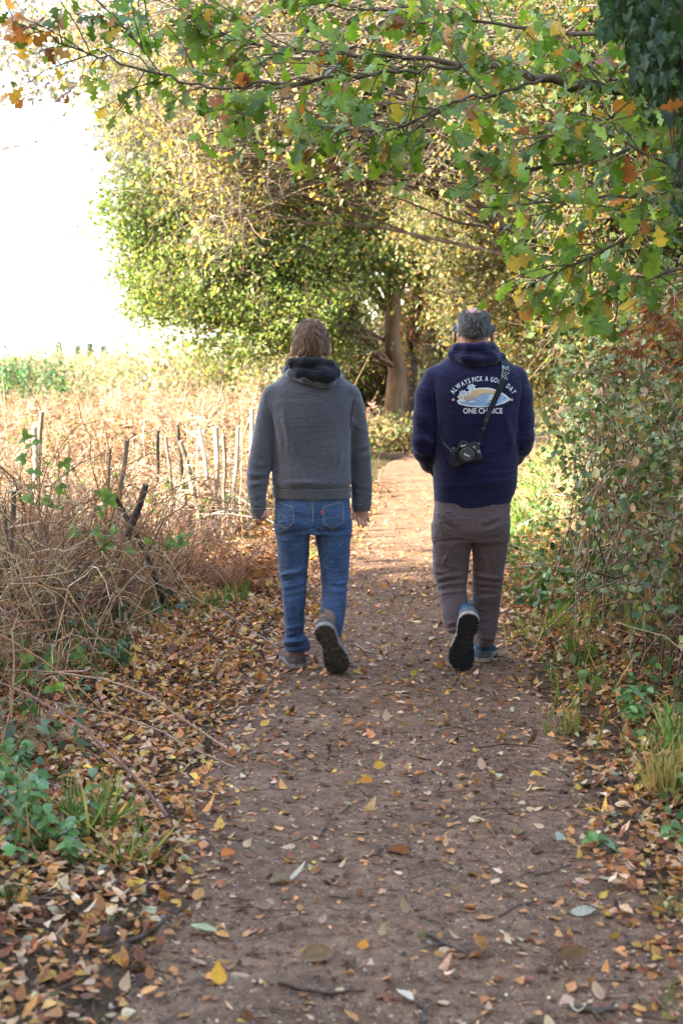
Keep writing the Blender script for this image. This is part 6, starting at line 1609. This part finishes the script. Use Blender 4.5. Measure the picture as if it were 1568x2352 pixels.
press('printed_slogan', arc_text('ALWAYS PICK A GOOD DAY', 1109, 921, 71, 45.7, -1.25, 1.25, 15.8, .012), M_INKW, topo)
def flat_text(txt, cx, by, width, size, bold=.018, slant=0.0):
    V, F, w = glyph_mesh(txt, size, bold * size); V = V - [(V[:, 0].max() + V[:, 0].min()) / 2, 0]; k = width / w
    return [(np.stack([cx + V[:, 0] * k, by - V[:, 1] + V[:, 0] * k * slant], 1), F)]
press('printed_slogan', flat_text('ONE CHOICE', 1108, 949.5, 90, 17.5), M_INKW, topo)
def fan(P):
    P = np.array(P, float); c = P.mean(0); n = len(P)
    return (np.concatenate([P, [c]]), [(i, (i + 1) % n, n) for i in range(n)])
def grid_poly(P, n=10):
    """outline scaled towards its centre in rings so that it hugs the cloth"""
    P = np.array(P, float); c = P.mean(0); m = len(P); V = np.concatenate([c + (P - c) * s for s in np.linspace(1, .02, n)])
    return (V, [(k * m + i, k * m + (i + 1) % m, (k + 1) * m + (i + 1) % m, (k + 1) * m + i) for k in range(n - 1) for i in range(m)])
def dense(P, n=6):
    P = np.array(P, float); return np.concatenate([P[i] + (P[(i + 1) % len(P)] - P[i]) * np.linspace(0, 1, n, False)[:, None] for i in range(len(P))])
lens = [(1050, 921), (1055, 928), (1075, 933), (1100, 935), (1130, 933), (1155, 926), (1170, 917.5), (1158, 907), (1142, 897), (1120, 891.5), (1098, 892), (1082, 896), (1068, 903), (1056, 907), (1051, 912), (1056, 916)]
c_ = np.mean(lens, 0)
press('printed_picture', [grid_poly(dense([tuple(c_ + (np.array(p) - c_) * 1.035) for p in lens], 4))], M_INKW, topo, .0013)
press('printed_picture', [grid_poly(dense([(1069, 904), (1082, 897), (1098, 893.5), (1120, 893), (1141, 898.5), (1150, 903), (1130, 906), (1112, 907), (1098, 912), (1090, 919), (1072, 921), (1058, 916), (1053, 911)], 3))], M_INKS, topo, .0019)
press('printed_picture', [grid_poly(dense([(1053, 921), (1057, 927), (1076, 931.5), (1100, 933.5), (1130, 931.5), (1153, 925), (1166, 918), (1145, 921), (1128, 924), (1110, 922), (1092, 924), (1075, 926), (1063, 924)], 3))], M_INKL, topo, .0019)
press('printed_picture', [grid_poly(dense([(1088, 923), (1094, 915), (1104, 909), (1118, 905), (1126, 906), (1120, 910), (1122, 916), (1114, 919), (1104, 923)], 3)), grid_poly(dense([(1143, 903), (1154, 907), (1166, 917), (1150, 921), (1138, 922), (1141, 912)], 3))], M_INKL, topo, .0022)
def stroke_poly(P, w, n=14):
    P = np.array(P, float); tt = np.linspace(0, len(P) - 1, n); Q = np.stack([np.interp(tt, range(len(P)), P[:, i]) for i in (0, 1)], 1); T = unit(np.gradient(Q, axis=0)); S_ = np.stack([-T[:, 1], T[:, 0]], 1) * w / 2
    return (np.concatenate([Q + S_, Q - S_]), [(i, i + 1, n + i + 1, n + i) for i in range(n - 1)])
blue = [[(1086, 921), (1094, 913), (1106, 907), (1120, 904), (1127, 905)], [(1100, 921), (1104, 914), (1112, 909)], [(1107, 921), (1111, 914), (1118, 909)], [(1115, 920), (1118, 914), (1123, 909)], [(1094, 921), (1098, 915)],
        [(1140, 920), (1143, 911), (1146, 904)], [(1147, 920), (1150, 912), (1151, 907)], [(1155, 919), (1157, 914), (1157, 910)], [(1162, 917), (1163, 914)], [(1060, 925), (1080, 927), (1100, 925), (1125, 928), (1150, 923)], [(1075, 930), (1095, 929), (1115, 931), (1140, 928)], [(1088, 923), (1096, 920), (1104, 924), (1112, 920), (1120, 922), (1128, 919)]]
press('printed_picture', [stroke_poly(b, 1.7) for b in blue], M_INKB, topo, .0026)
pal_ = []
for (x, y, bx, by) in ((1081.5, 889, 1077, 905), (1063, 903, 1064, 918)):
    pal_.append(stroke_poly([(bx, by), (x - 1, y + 8), (x, y)], 2.6, 8))
    for dx, dy in ((-9, 4), (-8, -2), (-3, -6), (4, -6), (9, -2), (9, 5), (-5, 8), (5, 8)): pal_.append(stroke_poly([(x, y), (x + dx * .6, y + dy * .5 - 2), (x + dx, y + dy)], 3.0, 6))
press('printed_picture', pal_, M_INKW, topo, .0026)
press('printed_picture', [stroke_poly(np.array(p[0][:6]).reshape(-1, 2)[[0, 2, 5]], .8, 5) for p in pal_ if len(p[0]) == 12], M_INKB, topo, .003)
bd = [(lambda x, y, s: [(x + s * .5 * t + math.sin((t + 1) * 1.5708) * 3.3 * sg, y - 13 * t * .5) for sg in (1,) for t in np.linspace(-1, 1, 7)] + [(x + s * .5 * t - math.sin((t + 1) * 1.5708) * 3.3, y - 13 * t * .5) for t in np.linspace(1, -1, 7)])(x, y, s) for x, y, s in ((1071.5, 918, -3), (1081, 916, 9))]
press('printed_picture', [grid_poly(b, 5) for b in bd], M_INKS, topo, .003)
press('printed_picture', [stroke_poly(b + b[:1], .9, 26) for b in bd] + [stroke_poly([b[0], b[6]], .7, 6) for b in bd], M_INKB, topo, .0034)
press('printed_dot', [grid_poly([(x + 3.2 * math.cos(a), y + 3.2 * math.sin(a)) for a in np.linspace(0, 6.283, 14, False)], 4) for x, y in ((1040.5, 918), (1174, 918))], M_INKS, topo)

# trousers
PEL2 = Prof([(1130, 1000, 1168, .015, .125), (1160, 996, 1171, .01, .13), (1190, 993, 1170, 0, .135), (1215, 993, 1168, -.005, .132), (1240, 993, 1166, 0, .12)], D2, 4)
LL2 = Prof([(1205, 993, 1083, 0, .11), (1240, 992, 1083, .0, .108), (1275, 992, 1079, .01, .1), (1305, 994, 1075, .015, .094), (1325, 997, 1073, .01, .09), (1345, 1003, 1071, .0, .085), (1375, 1009, 1074, -.035, .082), (1400, 1013, 1078, -.07, .078), (1425, 1018, 1081, -.105, .072), (1440, 1024, 1082, -.125, .066), (1450, 1028, 1078, -.135, .062)], D2, 3)
RL2 = Prof([(1205, 1078, 1169, 0, .11), (1240, 1082, 1166, .005, .108), (1280, 1085, 1161, .02, .1), (1320, 1086, 1156, .035, .092), (1350, 1084, 1152, .04, .086), (1390, 1082, 1148, .035, .08), (1430, 1088, 1143, .02, .074), (1460, 1093, 1137, .005, .068), (1482, 1095, 1131, .0, .062)], D2, 3)
def trous(X, Y, Z):
    d = smin(PEL2.d(X, Y, Z, 2.4), smin(LL2.d(X, Y, Z, 2.15), RL2.d(X, Y, Z, 2.15), .008), .025)
    for px in (1038, 1126): d = smin(d, ell(X, Y, Z, at(px, 1200, D2 - .06), (.072, .06, .085)), .03)
    g = at(1083, 1200, D2); return np.maximum(d, .012 - np.hypot(X - g[0], (Y - (D2 - .15)) * .9))
TS = [(1000, 1160, 1060, 1190, 7, .005), (1005, 1175, 1075, 1212, 7, .006), (1000, 1190, 1072, 1225, 5, -.004), (1095, 1195, 1160, 1165, 7, .006), (1095, 1212, 1165, 1190, 7, .006), (1098, 1202, 1160, 1180, 4, -.004), (1000, 1240, 1080, 1236, 6, -.005), (1088, 1232, 1165, 1222, 6, -.005), (1000, 1252, 1078, 1246, 7, .004),
      (996, 1305, 1040, 1318, 6, .008), (1000, 1328, 1070, 1312, 6, .01), (1000, 1318, 1072, 1304, 4, -.007), (1003, 1342, 1072, 1332, 5, .008), (1002, 1335, 1070, 1324, 3, -.007), (1006, 1358, 1065, 1352, 6, .005), (1016, 1290, 1032, 1250, 7, .005), (1052, 1290, 1062, 1250, 8, .004),
      (1085, 1315, 1152, 1325, 6, .007), (1088, 1335, 1150, 1342, 6, .007), (1086, 1325, 1152, 1334, 4, -.006), (1086, 1354, 1148, 1358, 5, .006), (1086, 1346, 1148, 1350, 3, -.005), (1088, 1375, 1146, 1372, 6, .005), (1100, 1250, 1110, 1300, 8, .004), (1130, 1240, 1128, 1300, 8, .004),
      (1020, 1420, 1078, 1400, 6, .006), (1024, 1436, 1080, 1420, 5, .006), (1022, 1428, 1080, 1411, 3, -.005), (1092, 1455, 1138, 1462, 5, .007), (1094, 1468, 1134, 1470, 4, .006), (1094, 1462, 1136, 1467, 3, -.006), (1092, 1430, 1120, 1445, 6, .005)]
V, F = cloth(trous, (O2[0] - .25, D2 - .38, at(0, 1490, D2)[2]), (O2[0] + .25, D2 + .24, at(0, 1126, D2)[2]), .0065, D2, TS, ((7, .004), (20, .0018), (45, .0006)), (1, 1, 1.3), 12, 1)
G = Geo(); G.add(V, F, smooth=True); trs = G.build('trousers', M_TROUS, man2)
bvt = BVHTree.FromPolygons([tuple(v) for v in V], [tuple(f) for f in F])
G = Geo()
for pl in ([(1083, 1160), (1084, 1190), (1084, 1225)], [(998, 1170), (998, 1250), (1002, 1320), (1012, 1380), (1024, 1440)], [(1164, 1165), (1162, 1240), (1152, 1330), (1142, 1420), (1133, 1478)], [(1030, 1196), (1050, 1201), (1066, 1204)]): seam_line(G, pl, .0012, .0002, D2, 50, bvt)
sub(G, 'seams', M_TROUS, trs, man2)

# body with a bald crown
HC2 = at(1087, 764, D2 + .045); head2 = head_sdf(HC2, .081, .245)
zt2 = at(0, 706, D2 + .03)[2]
def head2b(X, Y, Z): return head2(X, Y, Z)
def trunk2(X, Y, Z):
    d = smin(T2.d(X, Y, Z, 2.3, rt=.02, grow=-.035), smin(chain(X, Y, Z, ARM2L[0], np.array(ARM2L[1]) - .018, .02), chain(X, Y, Z, ARM2R[0], np.array(ARM2R[1]) - .018, .02), .002), .02)
    return smin(smin(d, PEL2.d(X, Y, Z, 2.3, grow=-.024), .02), smin(LL2.d(X, Y, Z, 2.1, grow=-.022, rb=.01), RL2.d(X, Y, Z, 2.1, grow=-.022, rb=.01), .004), .02)
add_body('body', man2, M_SKIN2, [(head2b, HC2 + (-.13, -.14, -.24), HC2 + (.13, .16, .16), .0042), (trunk2, (lo2[0], D2 - .36, .08), hi2, .014)])
G = Geo()
for s in (-1, 1): place(G, (np.array([(math.cos(a) * math.cos(b), math.sin(a) * math.cos(b), math.sin(b)) for b in np.linspace(-1.57, 1.57, 8) for a in np.linspace(0, 6.283, 12, False)]), np.array([(i * 12 + j, i * 12 + (j + 1) % 12, (i + 1) * 12 + (j + 1) % 12, (i + 1) * 12 + j) for i in range(7) for j in range(12)])), [HC2 + (s * .031, .086, .003)], (1, 0, 0), (0, 0, 1), .0115, (1, 1, 1), smooth=True)
G.build('eyes', M_EYE, man2)
cx2, cy2, cz2 = HC2; zn2 = at(0, 779, D2 - .02)[2]
def hair2(X, Y, Z):
    th = np.arctan2(X - cx2, -(Y - cy2))
    thin = .3 * vnoise(np.stack([X, Y, Z], -1), 70, 9) + np.sqrt(((X - cx2 + .003) / .05) ** 2 + ((Y - cy2 + .03) / .085) ** 2 + ((Z - cz2 - .122) / .05) ** 2)
    d = head2(X, Y, Z) - .0075 * np.clip((thin - 1.0) / .45, -.6, 1) - .0015 * vnoise(np.stack([X, Y, Z * .4], -1), 130, 8) - .0012 * np.sin(th * 60 + 5 * np.sin(Z * 60))
    d = np.maximum(d, (Y - cy2) - .035 - np.clip((Z - cz2 - .04) * 1.2, -.06, .05))
    d = np.maximum(d, zn2 + .003 * np.sin(th * 13) + .035 * np.clip(np.abs(X - cx2) / .075 - .45, 0, 1) - Z)
    for s in (-1, 1): d = np.maximum(d, -ell(X, Y, Z, (cx2 + s * .092, cy2 + .006, cz2 - .02), (.028, .034, .042)))
    return d
V, F = surf(hair2, HC2 + (-.125, -.15, -.15), HC2 + (.125, .12, .15), .0042); V = relax(V, F, 1)
G = Geo(); side = np.clip((cx2 - .045 - V[:, 0]) / .04, 0, 1)[:, None]
cc = (np.array([(.05, .044, .042)]) * (1 - side) + np.array([(.12, .115, .115)]) * side) * np.exp(.3 * vnoise(V * (1, 1, .3), 160, 4)[:, None]); G.add(V, F, cc, smooth=True)
Nv = vnormals(V, F); o_ok = np.linalg.norm(V - HC2, axis=1)
k = np.where((Nv @ np.array((0, -1, .2)) > .05) & (np.abs(V[:, 0] - cx2) < .078) & (V[:, 2] > zn2 + .006))[0]; k = rng.choice(k, 4200)
dn = np.array((0, 0, -1.0)) + rng.normal(0, .3, (len(k), 3)); dn = dn - Nv[k] * np.sum(dn * Nv[k], 1, keepdims=True)
strands(G, V[k], Nv[k], dn, rng.uniform(.008, .014, len(k)), rng.uniform(.0004, .0009, len(k)), pal([((.05, .045, .043), 3), ((.14, .13, .13), 2), ((.26, .25, .25), 1), ((.025, .022, .02), 2)], len(k), .15))
k = rng.choice(np.where((V[:, 2] > cz2 + .055) & (V[:, 1] < cy2 + .03))[0], 900); dn = np.array((cx2, cy2 - .01, cz2 + .14)) - V[k] + rng.normal(0, .02, (900, 3)); dn = unit(dn - Nv[k] * np.sum(dn * Nv[k], 1, keepdims=True)); Pk = V[k] - Nv[k] * .001
strands(G, Pk, Nv[k], dn, rng.uniform(.006, .022, 900), rng.uniform(.0003, .0007, 900), pal([((.06, .05, .045), 3), ((.16, .14, .13), 1.5)], 900, .15))
G.build('hair', M_HAIR, man2)

M_TEAL = plain_mat('teal_fabric', (.018, .06, .105), .8, .25, mottle=80, amt=.35, bstr=.4)
M_TEAL2 = plain_mat('grey_overlay', (.085, .1, .115), .75, .25, mottle=60, amt=.3)
M_MID2 = plain_mat('tan_midsole', (.3, .26, .2), .75, .3, mottle=40, amt=.4)
M_RUB2 = plain_mat('black_rubber', (.012, .013, .016), .7, .35, mottle=40, amt=.4)
h0 = at(1105, 1526, D2); h0[2] = .012
make_shoe(man2, shoe_frame(h0 + (0, -.03, 0), h0 + (.045, .25, 0)), .305, 1, M_TEAL, M_RUB2, M_MID2, M_TEAL2, 1)
toe = at(1055, 1551, D2 - .2); toe[2] = max(toe[2], .01); heel = at(1077, 1425, D2 - .31); heel = toe + unit(heel - toe) * .33
fr = shoe_frame(heel, toe, -.16, (0, .5, 1))
sh = make_shoe(man2, fr, .33, -1, M_TEAL, M_RUB2, M_MID2, M_TEAL2, 1)
G = Geo(); c = fr[1] + fr[0] @ np.array((.004, .125, -.001)); place(G, OCT, [c], fr[0][:, 0], fr[0][:, 2], .005, (1, 1, 1)); sub(G, 'red_dot', M_RED, sh, man2)

# ------------------------------------------------------------------ the camera slung over his back
M_CAMB = plain_mat('black_camera_shell', (.009, .009, .01), .5, .3, mottle=400, amt=.3, bstr=.2, bdist=.0005)
M_CAMG = plain_mat('black_grip_rubber', (.008, .008, .009), .7, .3, mottle=700, amt=.4, bstr=.5, bdist=.0008)
M_LENS = plain_mat('black_lens_barrel', (.01, .01, .011), .35, .5)
M_LCD = plain_mat('grey_display', (.12, .14, .17), .2, .5)
M_WH = plain_mat('white_lettering', (.7, .7, .7), .6)
M_STRAP = cloth_mat('black_webbing', (.006, .006, .008), (.013, .013, .016), 400, .6, sheen=0, bst=.4)
cc_, nn_ = on_cloth(bv2, 1068, 1043, D2, 0)
tilt = R(-14); scale = D2 / F_PX
nC = unit(np.array((nn_[0] * .4 - .05, -1, .05))); xC = unit(np.array((math.cos(-tilt), 0, math.sin(-tilt))) - nC * (np.array((math.cos(-tilt), 0, math.sin(-tilt))) @ nC)); zC = np.cross(xC, -nC)
if zC[2] < 0: zC = -zC
oC = cc_ + nC * .03
camt = thing('camera', 'black film camera with capped lens hanging on the back of the man in navy', 'camera', oC)
MC = np.stack([xC, -nC, zC], 1)          # local x right, y away from us, z up
def cadd(fn, name, mat, lo, hi, h, par=None, it=1, local=True):
    V, F = surf(fn, lo, hi, h); V = relax(V, F, it); G = Geo(); G.add(V @ MC.T + oC, F, smooth=True)
    return G.build(name, mat, camt) if par is None else sub(G, name, mat, par, camt)
def rbox(X, Y, Z, c, s, r):
    qx, qy, qz = np.abs(X - c[0]) - s[0] + r, np.abs(Y - c[1]) - s[1] + r, np.abs(Z - c[2]) - s[2] + r
    return np.sqrt(np.maximum(qx, 0) ** 2 + np.maximum(qy, 0) ** 2 + np.maximum(qz, 0) ** 2) + np.minimum(np.maximum(np.maximum(qx, qy), qz), 0) - r
body = cadd(lambda X, Y, Z: smin(smin(rbox(X, Y, Z, (.006, 0, -.006), (.07, .022, .043), .011), np.maximum(rbox(X, Y, Z, (.002, -.004, .046), (.03, .026, .021), .01), (np.abs(X - .002) * .75 + (Z - .05) - .022)), .006), rbox(X, Y, Z, (.05, -.002, .036), (.024, .018, .008), .005), .004), 'camera_body', M_CAMB, (-.085, -.04, -.06), (.09, .035, .08), .0028)
cadd(lambda X, Y, Z: rbox(X, Y, Z, (-.055, -.012, -.012), (.0165, .027, .043), .011), 'grip', M_CAMG, (-.085, -.05, -.065), (-.03, .03, .045), .0028)
cyl = lambda X, Z, c, r: np.hypot(X - c[0], Z - c[1]) - r
LC = (.008, -.004)
barrel = cadd(lambda X, Y, Z: np.maximum(cyl(X, Z, LC, .0345 - .0012 * (np.sin(Y * 900) > .6)), np.abs(Y + .035) - .022), 'lens', M_LENS, (-.04, -.065, -.05), (.055, -.005, .045), .0022, None, 1)
cadd(lambda X, Y, Z: np.minimum(np.maximum(cyl(X, Z, LC, .0305), np.abs(Y + .0585) - .0025), np.maximum(np.abs(cyl(X, Z, LC, .0285)) - .0012, np.abs(Y + .061) - .0015)), 'lens_cap', M_LENS, (-.04, -.066, -.05), (.055, -.05, .045), .0016, barrel)
cadd(lambda X, Y, Z: np.maximum(np.abs(cyl(X, Z, LC, .0338)) - .0014, np.abs(Y + .0525) - .0016), 'lens_ring', M_LCD, (-.04, -.058, -.05), (.055, -.045, .045), .0016, barrel)
cadd(lambda X, Y, Z: np.maximum(np.hypot(X + .05, Y + .004) - .0155, np.abs(Z - .036) - .005), 'shutter_dial', M_CAMB, (-.075, -.03, .025), (-.025, .02, .046), .0022, body)
cadd(lambda X, Y, Z: np.maximum(np.hypot(X + .05, Y + .012) - .0085, np.abs(Z - .0425) - .003), 'shutter_button', M_LCD, (-.065, -.03, .035), (-.035, .01, .05), .002, body)
cadd(lambda X, Y, Z: rbox(X, Y, Z, (.052, 0, .047), (.013, .013, .005), .003), 'mode_dial', M_CAMB, (.03, -.02, .035), (.075, .02, .058), .0022, body)
for sx in (-.066, .078): cadd(lambda X, Y, Z: rbox(X, Y, Z, (sx, 0, .034), (.005, .004, .006), .002), 'strap_lug', M_LCD, (sx - .01, -.01, .02), (sx + .01, .01, .045), .002, body)
cadd(lambda X, Y, Z: rbox(X, Y, Z, (.066, -.023, -.004), (.009, .004, .009), .003), 'release_button', M_LCD, (.05, -.035, -.02), (.085, -.015, .012), .002, body)
def cam_text(txt, c, w, size, ang, y, par, mat=M_WH):
    V, F, tw = glyph_mesh(txt, size, size * .02); V = V - [(V[:, 0].max() + V[:, 0].min()) / 2, 0]; V = V * [w / tw, 1]
    ca, sa = math.cos(ang), math.sin(ang); x = c[0] + V[:, 0] * ca - V[:, 1] * sa; z = c[1] + V[:, 0] * sa + V[:, 1] * ca
    G = Geo(); P = np.stack([x, np.full(len(x), y), z], 1) @ MC.T + oC
    for n in sorted({len(f) for f in F}): G.add(P, [f for f in F if len(f) == n])
    sub(G, 'lettering', mat, par, camt)
cam_text('Canon', (.002, .040), .027, .012, 0, -.0312, body)
cam_text('Canon', (.005, -.008), .03, .012, R(-38), -.0625, barrel)
cam_text('EOS', (.052, .022), .014, .008, 0, -.0228, body); cam_text('5', (.054, .013), .005, .008, 0, -.0228, body)
# strap: dotted pad over the right shoulder, webbing down to the camera, other end round under the left arm
def strap_pts(pl, n, off, bvh=bv2, D=D2):
    pl = np.array(pl, float); tt = np.linspace(0, len(pl) - 1, n); P, Nn = [], []
    for t in tt:
        p, nn = on_cloth(bvh, np.interp(t, range(len(pl)), pl[:, 0]), np.interp(t, range(len(pl)), pl[:, 1]), D, off)
        if p is not None: P.append(p); Nn.append(nn)
    P, Nn = np.array(P), np.array(Nn)
    for _ in range(3):
        P[1:-1] = (P[:-2] + 2 * P[1:-1] + P[2:]) / 4; Nn[1:-1] = (Nn[:-2] + 2 * Nn[1:-1] + Nn[2:]) / 4
    return P, unit(Nn)
strap = Geo()
P, Nn = strap_pts([(1158, 842), (1160, 850), (1157, 866), (1152, 880), (1140, 908), (1129, 932), (1122, 945)], 30, .007)
w = np.interp(np.linspace(0, 1, len(P)), [0, .3, .4, .48, 1], [.042, .044, .04, .03, .026])
sh_top = P[0]
PB, NB = [sh_top], [Nn[0]]
def hit(o, d):
    h = bv2.ray_cast(Vector(o), Vector(d))
    if h[0] is not None: PB.append(np.array(h[0] + h[1] * .008)); NB.append(np.array(h[1]))
for yy in np.arange(sh_top[1] + .012, D2 + .1, .012): hit((sh_top[0] - .004, yy, 2.2), (0, 0, -1))
for u in np.linspace(0, 1, 40): hit((sh_top[0] - .01 - u * .36, D2 + .8, sh_top[2] - .06 - u * .5), (0, -1, 0))
for u in np.linspace(0, 1, 6): hit((O2[0] - .8, D2 + .1 - u * .08, sh_top[2] - .56 + u * .03), (1, 0, 0))
PB, NB = np.array(PB), np.array(NB)
for _ in range(6): PB[1:-1] = (PB[:-2] + 2 * PB[1:-1] + PB[2:]) / 4; NB[1:-1] = (NB[:-2] + 2 * NB[1:-1] + NB[2:]) / 4
ribbon(strap, P, Nn, w, .004)
ribbon(strap, PB, NB, np.interp(np.arange(len(PB)), [0, 12, 18, 200], [.042, .042, .03, .028]), .004)
lugR = np.array((.078, -.004, .04)) @ MC.T + oC; lugL = np.array((-.068, -.004, .04)) @ MC.T + oC
e1 = P[-1]; Q = np.linspace(e1, lugR, 12) + nC * (.012 * np.sin(np.linspace(0, 3.14, 12)))[:, None]
ribbon(strap, Q, np.repeat(nC[None], 12, 0), np.interp(np.linspace(0, 1, 12), [0, .35, .45, .55, 1], [.026, .02, .011, .01, .009]), .003)
P3, N3 = strap_pts([(1002, 993), (1008, 1004), (1018, 1016)], 10, .006)
ribbon(strap, np.concatenate([P3[:-1], np.linspace(P3[-1], lugL, 8)]), np.concatenate([N3[:-1], np.repeat(nC[None], 8, 0)]), .012, .003)
so = strap.build('strap', M_STRAP, camt)
G = Geo()
for q in (Q[6], Q[3]): 
    V = np.array([(x, y, z) for x in (-1, 1) for y in (-1, 1) for z in (-1, 1)], float) * (.0085, .003, .006); G.add(V @ MC.T + q, [(0, 1, 3, 2), (4, 6, 7, 5), (0, 4, 5, 1), (2, 3, 7, 6), (0, 2, 6, 4), (1, 5, 7, 3)])
sub(G, 'buckle', M_LENS, so, camt)
G = Geo(); Tn = unit(np.gradient(P, axis=0))
disc = (np.array([(math.cos(a), math.sin(a), 0) for a in np.linspace(0, 6.283, 10, False)]), np.array([tuple(range(10))]))
for i in range(1, 13):
    s = unit(np.cross(Tn[i], Nn[i])); r_ = .0145
    for u in ((-.9, -.1, .7) if i % 2 else (-.5, .35, 1.0)):
        if i > 11 or rng.random() < .08: continue
        place(G, disc, [P[i] + s * u * r_ * 1.15 + Nn[i] * .0026], Tn[i], Nn[i], .0022, (1, 1, 1))
sub(G, 'white_dots', M_WH, so, camt)
